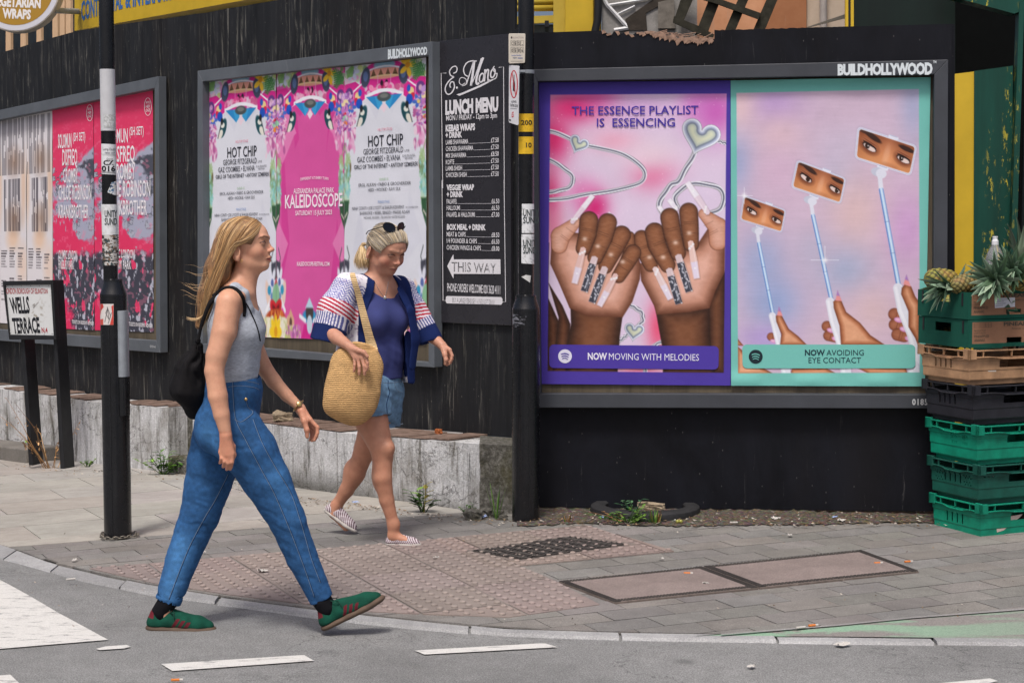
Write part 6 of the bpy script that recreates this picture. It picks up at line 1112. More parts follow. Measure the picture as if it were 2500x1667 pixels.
# ---- pineapples
M_PINE = vmat('pineapple_skin', .6, .3, .2, 300., .3, 300.); M_LEAF = vmat('pineapple_leaf', .5, .35, .12, 120.)
def frame_of(ax): ax = np.array(ax, float); ax /= np.linalg.norm(ax); u = np.cross(ax, [0, 0, 1.] if abs(ax[2]) < .9 else [1., 0, 0]); u /= np.linalg.norm(u); return ax, u, np.cross(ax, u)
def pineapple(px, py, Y, axis, ln, rad, crown, label, seed, nleaf=44, spread=1.):
    c = P(px, py, Y); ax, u, w = frame_of(axis); r = np.random.default_rng(seed); t = thing('pineapple', label, 'pineapple', c, 'pineapples in the top box')
    nt, nz = 64, 44; th = np.linspace(0, 2 * pi, nt, endpoint=False); zz = np.linspace(-1, 1, nz); TH, ZZ = np.meshgrid(th, zz); prof = np.sqrt(np.clip(1 - np.abs(ZZ) ** 2.6, 0, 1)) * (1 - .08 * ZZ)
    a, b = 6.5 * TH / 2 * 1. + ZZ * 7.5, 6.5 * TH / 2 * 1. - ZZ * 7.5; a, b = 4 * TH + ZZ * 9, 4 * TH - ZZ * 9; g = np.abs(np.sin(a)) * np.abs(np.sin(b)); R_ = rad * prof * (1 + .11 * g ** .6 - .05)
    V = c + ax * (ZZ * ln / 2)[..., None] + (R_ * np.cos(TH))[..., None] * u + (R_ * np.sin(TH))[..., None] * w
    base = np.array([62, 58, 34.]); eye = np.array([158, 146, 78.]) + r.uniform(-12, 12, 3); tip = np.array([176, 118, 66.]); mixn = vnoise(TH * 12, ZZ * 20, 7, seed)[..., None]; f = np.clip(g * 1.5, 0, 1)[..., None]; colr = base + (eye - base) * f; colr = colr * (1 - .5 * np.clip((mixn - .45) * 3, 0, 1)) + tip * .5 * np.clip((mixn - .45) * 3, 0, 1); colr[(g > .85)] = colr[(g > .85)] * .5 + np.array([96, 82, 50]) * .5
    f_ = [(j * nt + i, j * nt + (i + 1) % nt, (j + 1) * nt + (i + 1) % nt, (j + 1) * nt + i) for j in range(nz - 1) for i in range(nt)]; mb = MB(); mb.add(V.reshape(-1, 3), f_, lin(np.clip(colr.reshape(-1, 3), 0, 255))); mb.out('fruit', M_PINE, t, vcol=True, smooth=True)
    mb = MB(); b0 = c + ax * ln * .48
    for k in range(nleaf):
        q = k / nleaf; an = k * 2.4; el = (1.25 - 1.15 * q ** .8) * spread; L = crown * .8 * (.5 + .5 * math.sin(pi * (.25 + .6 * q))) * r.uniform(.8, 1.15); rd = u * cos(an) + w * sin(an); n = 7; pts = []; dirv = ax * cos(el) + rd * sin(el); p = b0 + rd * .014 * (1 - q) + ax * .02 * q
        for j in range(n): pts.append(p.copy()); dirv = dirv + rd * .10 - Z3 * .05; dirv /= np.linalg.norm(dirv); p = p + dirv * L / (n - 1)
        pts = np.array(pts); sd = np.cross(dirv, rd); sd /= np.linalg.norm(sd) + 1e-9; wd = .020 * np.array([1, 1.05, .95, .8, .58, .33, .03]); mid = pts - rd * .004; A_ = pts + sd * wd[:, None]; B_ = pts - sd * wd[:, None]
        cl = np.array([[92, 122, 96], [112, 142, 114], [138, 164, 138], [80, 108, 78], [158, 178, 150]][r.integers(5)]) * r.uniform(.7, 1.1); cl = np.clip(cl, 0, 255); V = np.concatenate([A_, mid, B_]); cols = np.concatenate([np.tile(cl * 1.12, (n, 1)), np.tile(cl * .82, (n, 1)), np.tile(cl * 1.12, (n, 1))]).clip(0, 255)
        mb.add(V, [(i, i + 1, n + i + 1, n + i) for i in range(n - 1)] + [(n + i, n + i + 1, 2 * n + i + 1, 2 * n + i) for i in range(n - 1)], lin(cols))
    mb.out('crown', M_LEAF, t, vcol=True, smooth=True); return t
pineapple(2299, 682, 9.10, (1, .12, -.04), .19, .056, .12, 'pineapple lying at the left end of the top box, leaves pointing right', 1, 30)
pineapple(2352, 694, 9.02, (-1, -.3, -.15), .16, .050, .19, 'pineapple whose leaves hang over the notch of the top box', 2, 26, .7); pineapple(2384, 680, 9.28, (.9, -.2, .25), .17, .052, .19, 'pineapple lying behind the others in the middle of the top box', 3)
pineapple(2448, 694, 8.98, (-.6, -.7, .22), .13, .050, .20, 'pineapple with its big leafy crown pointing to the street', 4, 38, .95); pineapple(2492, 682, 9.02, (-.5, -.6, .35), .16, .052, .18, 'pineapple at the right edge beside the crown pointing to the street', 5); pineapple(2470, 662, 9.25, (.5, .2, .75), .15, .050, .28, 'pineapple standing up at the back with tall pale leaves', 6, 28, .7)
pineapple(2322, 826, 9.33, (1, .6, 0), .17, .06, .10, 'pineapple seen through the hole of the lower box', 7, 20); pineapple(2325, 746, 9.33, (.8, .6, 0), .17, .058, .1, 'pineapple low in the top box behind the notch', 8, 20); pineapple(2400, 745, 9.05, (1, .2, 0), .2, .06, .1, 'pineapple packed inside the middle of the top box', 9, 10)
# ---- water bottle behind the fruit
bp = P(2427, 712, 9.32); bz = lambda y: P(2427, y, 9.32)[2]; bt_ = thing('water_bottle', 'clear plastic water bottle with a white sports cap behind the pineapples', 'bottle', (bp[0], bp[1], bz(715)))
q = NT('clear_plastic'); q.fin((.86, .89, .9), .12, .5, Transmission_Weight=.8, IOR=1.2); mb = MB(); R0 = .047; mb.lathe([(R0 * .9, bz(725)), (R0, bz(715)), (R0, bz(640)), (R0 * 1.02, bz(632)), (R0 * .9, bz(620)), (R0 * .6, bz(607)), (.017, bz(598)), (.016, bz(595))], (bp[0], bp[1], 0), 28); auto_smooth(mb.out('body', q.m, bt_), 60)
mb = MB(); mb.lathe([(.0185, bz(598)), (.0185, bz(588)), (.014, bz(586)), (.013, bz(580)), (.015, bz(579)), (.014, bz(577))], (bp[0], bp[1], 0), 24); auto_smooth(mb.out('cap', simple('white_cap', (214, 216, 220), .35, .5), bt_)); mb = MB(); mb.lathe([(R0 * 1.005, bz(700)), (R0 * 1.005, bz(655))], (bp[0], bp[1], 0), 28, cap=False); auto_smooth(mb.out('label', simple('pale_label', (170, 186, 190), .4, .4), bt_))
# ================================================================== people: bodies and clothes grown as smooth blended volumes
def n3(p, sc, seed=0):
    T = np.random.default_rng(seed).random((32, 32, 32)); q = p / sc; i = np.floor(q).astype(int); f = q - i; f = f * f * (3 - 2 * f); o = 0
    for a in (0, 1):
        for b in (0, 1):
            for c in (0, 1): o = o + T[(i[:, 0] + a) % 32, (i[:, 1] + b) % 32, (i[:, 2] + c) % 32] * (f[:, 0] if a else 1 - f[:, 0]) * (f[:, 1] if b else 1 - f[:, 1]) * (f[:, 2] if c else 1 - f[:, 2])
    return o - .5
class SDF:
    def __init__(s): s.p = []; s.sc = 1.
    def cap(s, a, b, ra, rb, k=.02, flat=None, q=1., op=1):
        a, b, ra, rb = np.array(a, float), np.array(b, float), ra * s.sc, rb * s.sc; m = max(ra, rb) * max(1, q); s.p.append((0, np.minimum(a, b) - m, np.maximum(a, b) + m, k, op, (a, b, ra, rb, None if flat is None else np.array(flat, float) / np.linalg.norm(flat), q))); return s
    def chain(s, pts, r, k=.02, flat=None, q=1., op=1):
        for i in range(len(pts) - 1): s.cap(pts[i], pts[i + 1], r[i], r[i + 1], k, flat, q, op)
        return s
    def ell(s, c, r, R=None, k=.02, op=1): c = np.array(c, float); r = np.array(r, float) * s.sc; m = max(r); s.p.append((1, c - m, c + m, k, op, (c, r, np.eye(3) if R is None else np.asarray(R)))); return s
    def cut(s, c, n, rad=.3, k=.004): c = np.array(c, float); n = np.array(n, float); s.p.append((2, c - rad, c + rad, k, -2, (c, n / np.linalg.norm(n)))); return s
    def grow(s, d):
        o = SDF()
        for (t, lo, hi, k, op, a) in s.p:
            e = d * (1 if op == 1 else 0)
            if t == 0: a = (a[0], a[1], a[2] + e, a[3] + e, a[4], a[5])
            elif t == 1: a = (a[0], a[1] + e, a[2])
            o.p.append((t, lo - d, hi + d, k, op, a))
        return o
    def eval(s, lo, hi, h):
        lo = np.array(lo, float); n = np.ceil((np.array(hi) - lo) / h).astype(int) + 1; ax = [(lo[i] + h * np.arange(n[i])).astype(np.float32) for i in range(3)]; D = np.full(n, .5, np.float32)
        for (t, pl, ph, k, op, a) in s.p:
            i0 = np.clip(np.floor((pl - k - 2 * h - lo) / h).astype(int), 0, n); i1 = np.clip(np.ceil((ph + k + 2 * h - lo) / h).astype(int) + 1, 0, n)
            if (i1 <= i0).any(): continue
            sl_ = tuple(slice(i0[j], i1[j]) for j in range(3)); x, y, z = ax[0][sl_[0]][:, None, None], ax[1][sl_[1]][None, :, None], ax[2][sl_[2]][None, None, :]
            if t == 0:
                A, B, ra, rb, fl, q = a; ba = B - A; bb = ba @ ba + 1e-12; dx, dy, dz = x - A[0], y - A[1], z - A[2]; u = np.clip((dx * ba[0] + dy * ba[1] + dz * ba[2]) / bb, 0, 1); dx, dy, dz = dx - u * ba[0], dy - u * ba[1], dz - u * ba[2]; d2 = dx * dx + dy * dy + dz * dz
                if fl is not None: c = dx * fl[0] + dy * fl[1] + dz * fl[2]; d2 = d2 + c * c * (1 / q ** 2 - 1)
                d = np.sqrt(np.maximum(d2, 0)) - (ra + (rb - ra) * u)
                if fl is not None and q < 1: d = d * (.5 + .5 * q)
            elif t == 1:
                c, r, R = a; dx, dy, dz = x - c[0], y - c[1], z - c[2]; e = [(dx * R[0, j] + dy * R[1, j] + dz * R[2, j]) for j in range(3)]; k0 = np.sqrt(sum((e[j] / r[j]) ** 2 for j in range(3))); k1 = np.sqrt(sum((e[j] / r[j] ** 2) ** 2 for j in range(3))) + 1e-9; d = k0 * (k0 - 1) / k1
            else: c, nn = a; d = (x - c[0]) * nn[0] + (y - c[1]) * nn[1] + (z - c[2]) * nn[2]
            E = D[sl_]; d = d.astype(np.float32)
            if op == 1: hh = np.maximum(k - np.abs(E - d), 0) / k; D[sl_] = np.minimum(E, d) - hh * hh * k / 4
            else:
                d = -d if op == -1 else d; hh = np.maximum(k - np.abs(E - d), 0) / k; D[sl_] = np.maximum(E, d) + hh * hh * k / 4
        return D, lo
def surface_nets(D, lo, h):
    sg = D < 0; nx, ny, nz = D.shape; cnt = sum(sg[i:nx - 1 + i, j:ny - 1 + j, k:nz - 1 + k].astype(np.int8) for i in (0, 1) for j in (0, 1) for k in (0, 1)); act = (cnt > 0) & (cnt < 8); I = np.argwhere(act); idx = np.full(act.shape, -1, np.int64); idx[act] = np.arange(len(I))
    cs = [(i, j, k) for i in (0, 1) for j in (0, 1) for k in (0, 1)]; V = {c: D[I[:, 0] + c[0], I[:, 1] + c[1], I[:, 2] + c[2]].astype(float) for c in cs}; acc = np.zeros((len(I), 3)); num = np.zeros(len(I))
    for a in cs:
        for ax in range(3):
            if a[ax] == 0:
                b = list(a); b[ax] = 1; b = tuple(b); va, vb = V[a], V[b]; m = (va < 0) != (vb < 0); t = np.where(m, va / (va - vb + 1e-12), 0); p = np.array(a, float)[None] + np.zeros((len(I), 3)); p[:, ax] += t; acc += np.where(m[:, None], p, 0); num += m
    P_ = lo + h * (I + acc / num[:, None]); F = []
    for ax in range(3):
        o1, o2 = [(1, 2), (2, 0), (0, 1)][ax]; sl0 = [slice(None)] * 3; sl1 = [slice(None)] * 3; sl0[ax] = slice(0, D.shape[ax] - 1); sl1[ax] = slice(1, None); ch = sg[tuple(sl0)] != sg[tuple(sl1)]; E = np.argwhere(ch); E = E[(E[:, o1] > 0) & (E[:, o2] > 0) & (E[:, o1] < D.shape[o1] - 1) & (E[:, o2] < D.shape[o2] - 1)]
        q = []
        for d1, d2 in ((-1, -1), (0, -1), (0, 0), (-1, 0)): c = E.copy(); c[:, o1] += d1; c[:, o2] += d2; q.append(idx[c[:, 0], c[:, 1], c[:, 2]])
        q = np.stack(q, -1); flip = ~sg[E[:, 0], E[:, 1], E[:, 2]]; q[flip] = q[flip][:, ::-1]; F.append(q[(q >= 0).all(1)])
    return P_, np.concatenate(F)
def relax(v, f, it=2, lam=.5):
    e = np.concatenate([f[:, [0, 1]], f[:, [1, 2]], f[:, [2, 3]], f[:, [3, 0]]]); n = len(v)
    for _ in range(it):
        s = np.zeros((n, 3)); c = np.zeros(n)
        for a, b in ((0, 1), (1, 0)):
            for k in range(3): s[:, k] += np.bincount(e[:, a], v[e[:, b], k], n)
            c += np.bincount(e[:, a], minlength=n)
        v = v + lam * (s / np.maximum(c, 1)[:, None] - v)
    return v
def grow_mesh(S, boxes, disp=None, smooth=2):
    """boxes: (lo, hi, voxel); finer boxes first, coarser ones skip what the finer already hold"""
    VV, FF, n, done = [], [], 0, []
    for lo, hi, h in boxes:
        D, l = S.eval(lo, hi, h)
        if disp is not None:
            ii = np.argwhere(np.abs(D) < .03); p = l + h * ii; D[ii[:, 0], ii[:, 1], ii[:, 2]] += disp(p).astype(np.float32)
        v, f = surface_nets(D, l, h); v = relax(v, f, smooth); c = v[f].mean(1)
        for dlo, dhi, g in done: f = f[~((c > dlo + g) & (c < dhi - g)).all(1)]; c = v[f].mean(1)
        done.append((np.array(lo), np.array(hi), h * 3)); u, inv_ = np.unique(f, return_inverse=True); VV.append(v[u]); FF.append(inv_.reshape(f.shape) + n); n += len(u)
    return np.concatenate(VV), np.concatenate(FF)
def bbox(*pts, pad=.1): p = np.array(pts); return p.min(0) - pad, p.max(0) + pad
def figure_mesh(name, S, boxes, mat, parent, colf, disp=None, smooth=2, loc=None):
    v, f = grow_mesh(S, boxes, disp, smooth); o = mobj(name, v, f, mat, parent, loc, cols=lin(np.clip(colf(v), 0, 255)), smooth=True); o['_n'] = len(v); del o['_n']; return o, v, f
class Caster:
    def __init__(s, *vf):
        V, F, n = [], [], 0
        for v, f in vf: V.append(v); F.append(f + n); n += len(v)
        s.t = BVHTree.FromPolygons(np.concatenate(V).tolist(), np.concatenate(F).tolist())
    def __call__(s, u, v, out=.003, dflt=8.):
        d = ray(u, v); d = d / np.linalg.norm(d); h = s.t.ray_cast(Vector(ORG), Vector(d)); t = h[3] if h[0] is not None else dflt; return ORG + d * (t - out)
def M_skin():
    q = NT('skin'); a = q.attr(); v = q.map(1.); c = q.mix(1., a, q.ramp(q.noise(v, 26, 6, .7), [(.3, (.90, .82, .80)), (.5, (1., .98, .97)), (.7, (1.07, 1.06, 1.06))]), 'MULTIPLY'); c = q.mix(q.ramp(q.noise(v, 260, 2, .5), [(.66, 0.), (.76, .35)]), c, (.22, .09, .05)); q.bump(q.noise(v, 420, 3), .12, .002)
    return q.fin(c, .5, .35, Subsurface_Weight=.06, Subsurface_Scale=.02)
M_SKIN = M_skin()
def M_cloth(nm, weave=900, rough=.85, g=.12, bump=.25): q = NT(nm); a = q.attr(); v = q.map(1.); c = q.mix(1., a, q.ramp(q.noise(v, weave * .35, 3, .7), [(.3, 1 - g), (.7, 1 + g)]), 'MULTIPLY'); q.bump(q.noise(v, weave * .25, 3), bump, .002); return q.fin(c, rough, .2)
M_DENIM = M_cloth('denim', 900, .85, .2); M_KNIT = M_cloth('jersey_cloth', 900, .9, .1); M_SUEDE = M_cloth('suede', 600, .9, .14); M_RUB = vmat('gum_rubber', .7, .25, .1, 120.); M_BLKC = simple('black_cotton', (24, 23, 25), .9, .15, var=.3, vs=30, bump=.3, bs=300)
def M_hairf(): q = NT('hair'); a = q.attr(); return q.fin(a, .42, .45, Anisotropic=.4)
M_HAIR = M_hairf()
def head_prims(S, M, w=1., age=0.):
    """head in its own axes: x forward, y left, z up; M(local) -> world, RM its rotation"""
    X, RM = M; E = lambda c, r, k=.012, op=1, R=None: S.ell(X(c), r, RM if R is None else RM @ R, k, op)
    E((-.003, 0, .025), (.088, .074 * w, .083), .02); E((.030, 0, .042), (.055, .057 * w, .05), .02); E((.037, 0, -.025), (.055, .055 * w, .062), .02); E((.060, 0, -.037), (.037, .029 * w, .034), .02)
    S.cap(X((.083, 0, .024)), X((.1005, 0, -.003)), .0068, .0075, .012); S.ell(X((.1075, 0, -.009)), (.0098, .0092, .0085), RM, .006)
    for y in (-1, 1):
        S.ell(X((.0985, y * .011, -.0155)), (.009, .0068, .0065), RM, .006); S.cap(X((.002, y * .046 * w, -.056)), X((.068, y * .013, -.078)), .018, .013, .025); E((.050, y * .038 * w, -.019), (.024, .020, .024), .02)
        S.cap(X((.0885, y * .010, .036 + age * .012)), X((.075, y * .040, .040)), .0050, .0045, .014); E((.0925, y * .031, .0160), (.013, .0165, .0105), .012, -1); S.ell(X((.0695, y * .031, .0155)), (.0135, .0145, .0125), RM, .004)
        ey = [X((.0695 + .0145 * cos(t) * cos(el), y * (.031 + .0145 * sin(t)), .0155 + .0145 * sin(el))) for t, el in zip(np.linspace(-.9, .9, 5), (.1, .36 - age, .46 - age * 1.2, .36 - age, .05))]; S.chain(ey, [.002] * 5, .004)
        ey = [X((.0695 + .014 * cos(t) * cos(el), y * (.031 + .014 * sin(t)), .0155 + .0145 * sin(el))) for t, el in zip(np.linspace(-.9, .9, 5), (-.1, -.4, -.5, -.4, -.05))]; S.chain(ey, [.0018] * 5, .004)
        Re = rotz(y * .4); E((-.019, y * (.0785 * w), -.029), (.0200, .0066, .031), .006, 1, Re); E((-.0215, y * .066 * w, -.030), (.012, .012, .018), .01); E((-.0150, y * .0875 * w, -.025), (.0090, .0070, .0175), .004, -1, Re); E((-.010, y * .078 * w, -.053), (.008, .0055, .009), .006)
        S.ell(X((.1005, y * .0065, -.0195)), (.0045, .003, .0022), RM, .002, -1)
    cz = -.0455 - age * .02; S.chain([X((.090, -.021 * w, cz)), X((.0985, -.007, -.0405)), X((.0995, 0, -.0425)), X((.0985, .007, -.0405)), X((.090, .021 * w, cz))], [.002, .0045, .0045, .0045, .002], .006); S.chain([X((.089, -.018 * w, -.049 - age * .015)), X((.0985, 0, -.0535)), X((.089, .018 * w, -.049 - age * .015))], [.002, .0058, .002], .006)
    S.chain([X((.094, -.023 * w, -.0475 - age * .02)), X((.1055, 0, -.0475)), X((.094, .023 * w, -.0475 - age * .02))], [.0012, .0016, .0012], .003, op=-1)
    E((.079, 0, -.074), (.0180, .021, .017), .015); S.cap(X((.004, 0, -.052)), X((.060, 0, -.070)), .028 + .02 * age, .017, .025, RM[:, 1], 1.3)
    if age:
        for y in (-1, 1): S.cap(X((.045, y * .042, -.055)), X((.060, y * .028, -.080)), .020, .014, .02); E((.058, y * .045, -.028), (.02, .018, .02), .02)
        S.cap(X((.01, 0, -.085)), X((.055, 0, -.098)), .030, .018, .03)
    return S
def head_colour(v, M, base, lips, brow, browz=.039, blush=(196, 116, 96), blh=.35, droop=0.):
    X, RM = M; L = (v - X((0, 0, 0))) @ RM / np.linalg.norm(X((1, 0, 0)) - X((0, 0, 0))); x, y, z = L.T; zm = z + droop * (y / .022) ** 2; c = np.tile(np.array(base, float), (len(v), 1)); ay = np.abs(y); ins = (x > .02) & (np.abs(z) < .12)
    def put(m, col): m = np.clip(m, 0, 1)[:, None]; return c * (1 - m) + np.array(col, float) * m
    c = put(blh * np.exp(-((ay - .042) / .02) ** 2 - ((z + .022) / .018) ** 2) * ins, blush); c = put(.35 * np.exp(-(y / .014) ** 2 - ((z + .01) / .014) ** 2) * (x > .09), blush)
    c = put(.4 * np.exp(-((ay - .031) / .018) ** 2 - ((z - .010) / .012) ** 2) * ins, np.array(base) * .72)
    zb = browz + .004 * (ay - .012) / .03 - .010 * np.clip((ay - .036) / .02, 0, 1) ** 2 * 2; c = put(ss(.0052, .0022, np.abs(z - zb)) * ss(.007, .012, ay) * ss(.056, .046, ay) * (x > .04) * .85, brow)
    lid = ss(.0032, .0014, np.abs(z - (.0155 + .0075 - 26 * (ay - .031) ** 2))) * (np.abs(ay - .031) < .0165) * (x > .06); c = put(lid * .85, (52, 36, 32))
    m = ss(1.25, .9, np.sqrt((y / .023) ** 2 + ((zm + .0475) / (.0095 * (1.02 - np.clip(ay / .03, 0, .9)))) ** 2)) * (x > .08); c = put(m * .8, lips); c = put(ss(.0022, .0008, np.abs(zm + .0475)) * (ay < .022) * (x > .085) * .7, np.array(lips) * .5)
    c = put(.5 * ss(.004, .001, np.hypot((ay - .0065) / 1.3, z + .0195)) * (x > .09), (80, 40, 34)); return c
def eyes(parent, M, iris, look=(0, 0)):
    X, RM = M
    for y in (-1, 1):
        c = np.array([.0708, y * .031, .0155]); th = np.linspace(0, 2 * pi, 20, endpoint=False); V = []; col = []
        for k, al in enumerate(np.linspace(0.02, 1.5, 14)):
            fx, fy, fz = np.cos(al) * np.ones(20), np.sin(al) * np.cos(th), np.sin(al) * np.sin(th); V.append(c + .0122 * np.stack([fx, fy + look[0] * np.cos(al), fz + look[1] * np.cos(al)], -1)); col.append(np.tile((18, 14, 14) if al < .22 else iris if al < .5 else (206, 196, 190), (20, 1)))
        mb = MB(); mb.add(np.array([X(p) for p in np.concatenate(V)]), [(i * 20 + j, i * 20 + (j + 1) % 20, i * 20 + 20 + (j + 1) % 20, i * 20 + 20 + j) for i in range(13) for j in range(20)], lin(np.concatenate(col))); mb.out('eye', M_EYE, parent, vcol=True, smooth=True)
M_EYE = vmat('eye', .15, .6, .0)
def strands(guides, n, cols, r=.0013, seed=1, jit=.004, tip=.15, seg=14, start=0):
    """hair strands between neighbouring guide curves"""
    q = np.random.default_rng(seed); G_ = []
    for g in guides:
        g = np.array(g); k = np.linspace(0, len(g) - 1, seg); i = np.clip(k.astype(int), 0, len(g) - 2); f = (k - i)[:, None]; p0, p1, p2, p3 = g[np.maximum(i - 1, 0)], g[i], g[i + 1], g[np.minimum(i + 2, len(g) - 1)]
        G_.append(.5 * (2 * p1 + (p2 - p0) * f + (2 * p0 - 5 * p1 + 4 * p2 - p3) * f * f + (-p0 + 3 * p1 - 3 * p2 + p3) * f ** 3))
    V, F, CC = [], [], []; b = 0; th = np.arange(4) * pi / 2
    for s_ in range(n):
        i = q.integers(len(G_) - 1); t = q.random(); p = G_[i] * (1 - t) + G_[i + 1] * t; w = np.linspace(0, 1, seg)[:, None]; p = p + q.normal(0, jit, 3) * (.4 + w) + q.normal(0, jit * .6, 3) * np.sin(w * q.uniform(3, 9) + q.uniform(0, 6)) * w; m = max(5, int(seg * q.uniform(1 - tip, 1.0))); p = p[q.integers(start + 1):m]; m = len(p)
        tg = np.gradient(p, axis=0); tg /= np.linalg.norm(tg, axis=1)[:, None] + 1e-9; a = np.cross(tg, [.3, .8, .2]); a /= np.linalg.norm(a, axis=1)[:, None] + 1e-9; bb = np.cross(tg, a); rr_ = r * q.uniform(.6, 1.4) * np.interp(np.linspace(0, 1, m), [0, .1, .75, 1], [.5, 1, .8, .1])
        V.append((p[:, None] + rr_[:, None, None] * (np.cos(th)[None, :, None] * a[:, None] + np.sin(th)[None, :, None] * bb[:, None])).reshape(-1, 3)); c = np.array(cols[q.integers(len(cols))], float) * q.uniform(.85, 1.12); CC.append(np.tile(c, (m * 4, 1)))
        idx = b + np.arange((m - 1) * 4).reshape(-1, 4); F.append(np.stack([idx, np.roll(idx, -1, 1), np.roll(idx, -1, 1) + 4, idx + 4], -1).reshape(-1, 4)); b += m * 4
    return np.concatenate(V), np.concatenate(F), lin(np.clip(np.concatenate(CC), 0, 255))
def hand_prims(S, wrist, knuckles, mids, tips, thumb, r=.0088, wr=.022):
    """palm from the wrist to four knuckles, each finger its own bent chain, thumb from the side of the palm"""
    for i, (k, m, t) in enumerate(zip(knuckles, mids, tips)):
        k, m, t = map(np.array, (k, m, t)); s_ = (.94, 1.03, 1., .84)[i]; S.cap(np.array(wrist) + (k - np.array(wrist)) * .12, k, .0155, .0105 * s_ + .001, .014); S.cap(k, m, r * 1.1 * s_, r * s_, .004); d = m + (t - m) * .55 + (m - k) * .08; S.cap(m, d, r * s_, r * .9 * s_, .003); S.cap(d, t, r * .9 * s_, r * .74 * s_, .003)
    S.chain(thumb, [.0165, .0125, .0102, .0082][:len(thumb)], .008)
def ribbon(mb, pts, wd, nrm, th=.006, col=None):
    pts = np.array(pts); t = np.gradient(pts, axis=0); t /= np.linalg.norm(t, axis=1)[:, None]; nrm = np.array(nrm, float); nrm = np.tile(nrm, (len(pts), 1)) if nrm.ndim == 1 else nrm; s_ = np.cross(t, nrm); s_ /= np.linalg.norm(s_, axis=1)[:, None]; nn = np.cross(s_, t); w = np.broadcast_to(np.asarray(wd, float), (len(pts),))[:, None] / 2; n = len(pts)
    V = np.concatenate([pts + s_ * w - nn * th / 2, pts - s_ * w - nn * th / 2, pts - s_ * w + nn * th / 2, pts + s_ * w + nn * th / 2]); F = [(a * n + i, a * n + i + 1, ((a + 1) % 4) * n + i + 1, ((a + 1) % 4) * n + i) for a in range(4) for i in range(n - 1)] + [(0, n, 2 * n, 3 * n), (n - 1, 4 * n - 1, 3 * n - 1, 2 * n - 1)]
    mb.add(V, F, col); return mb
def shoe(parent, heel, toe, up, L, upper_col, sole_col, mats, sock=None, hi=1., lace=(24, 60, 50)):
    """trainer from heel point to toe point on its sole"""
    heel, toe = np.array(heel), np.array(toe); fx = (toe - heel) / np.linalg.norm(toe - heel); up = np.array(up, float); up = up - fx * (up @ fx); up /= np.linalg.norm(up); fy = np.cross(up, fx); k = L / .29; R_ = np.stack([fx, fy, up], 1); X = lambda *p: heel + R_ @ (np.array(p, float) * k); loc_ = lambda v: (v - heel) @ R_ / k
    S = SDF(); S.chain([X(.036, 0, .013), X(.14, -.002, .013), X(.205, .001, .013), X(.252, .002, .016)], [.0395 * k, .039 * k, .0475 * k, .0385 * k], .012, up, .42); S.cut(X(.14, 0, .0), -up, .3, .003); lo, hi_ = bbox(X(0, -.05, -.01), X(.3, .05, .03), X(0, .05, .05), X(.3, -.05, -.01), pad=.02)
    figure_mesh('sole', S, [(lo, hi_, .003)], M_RUB, parent, lambda v: np.tile(sole_col, (len(v), 1)) * (1 + .25 * n3(v, .03, 3))[:, None])
    S = SDF(); S.chain([X(.038, 0, .036), X(.042, 0, .070 * hi)], [.0345 * k, .0285 * k], .01); S.chain([X(.04, 0, .034), X(.10, 0, .046), X(.16, 0, .037), X(.213, .001, .030), X(.252, .002, .026)], [.0325 * k, .0345 * k, .0355 * k, .0375 * k, .027 * k], .02); S.chain([X(.088, 0, .078 * hi), X(.125, 0, .066), X(.185, 0, .048)], [.019 * k, .018 * k, .018 * k], .02)
    S.cap(X(.045, 0, .112 * hi), X(.068, 0, .088 * hi), .030 * k, .022 * k, .006, op=-1); S.cap(X(.045, 0, .075 * hi), X(.075, 0, .07 * hi), .021 * k, .019 * k, .008, op=-1); S.cut(X(.14, 0, .024), -up, .3, .003); lo, hi_ = bbox(X(-.01, -.05, 0), X(.3, .05, .12), X(-.01, .05, .12), X(.3, -.05, 0), X(0, -.05, .12), X(.3, .05, 0), pad=.02)
    figure_mesh('upper', S, [(lo, hi_, .0026)], mats, parent, lambda v: upper_col(loc_(v), v))
    mb = MB()
    for j in range(5): x = .100 + j * .019; z = .083 - j * .0085; mb.tube([X(x, -.022, z - .008), X(x + .004, -.008, z + .005), X(x + .004, .008, z + .005), X(x, .022, z - .008)], .0021 * k, 6, lace)
    for s_ in (-1, 1): mb.tube([X(.098, 0, .094), X(.088, s_ * .02, .104), X(.102, s_ * .034, .094), X(.114, s_ * .032, .076)], .0018 * k, 6, lace); mb.tube([X(.098, 0, .094), X(.116, s_ * .024, .088), X(.122, s_ * .04, .06)], .0018 * k, 6, lace)
    mb.out('laces', M_RUB, parent, vcol=True, smooth=True); return X

def push_out(gs, M, e, upto=None):
    """keep the hair guides just outside the scalp"""
    X, RM = M; o = []
    for g in gs:
        L = (np.array(g) - X((-.006, 0, .027))) @ RM; r = np.sqrt(((L / np.array(e)) ** 2).sum(1)); k = np.where((r < 1.035) & (L[:, 2] > -.05), 1.035 / np.maximum(r, .3), 1.); o.append(X((-.006, 0, .027)) + (L * k[:, None]) @ RM.T)
    return o
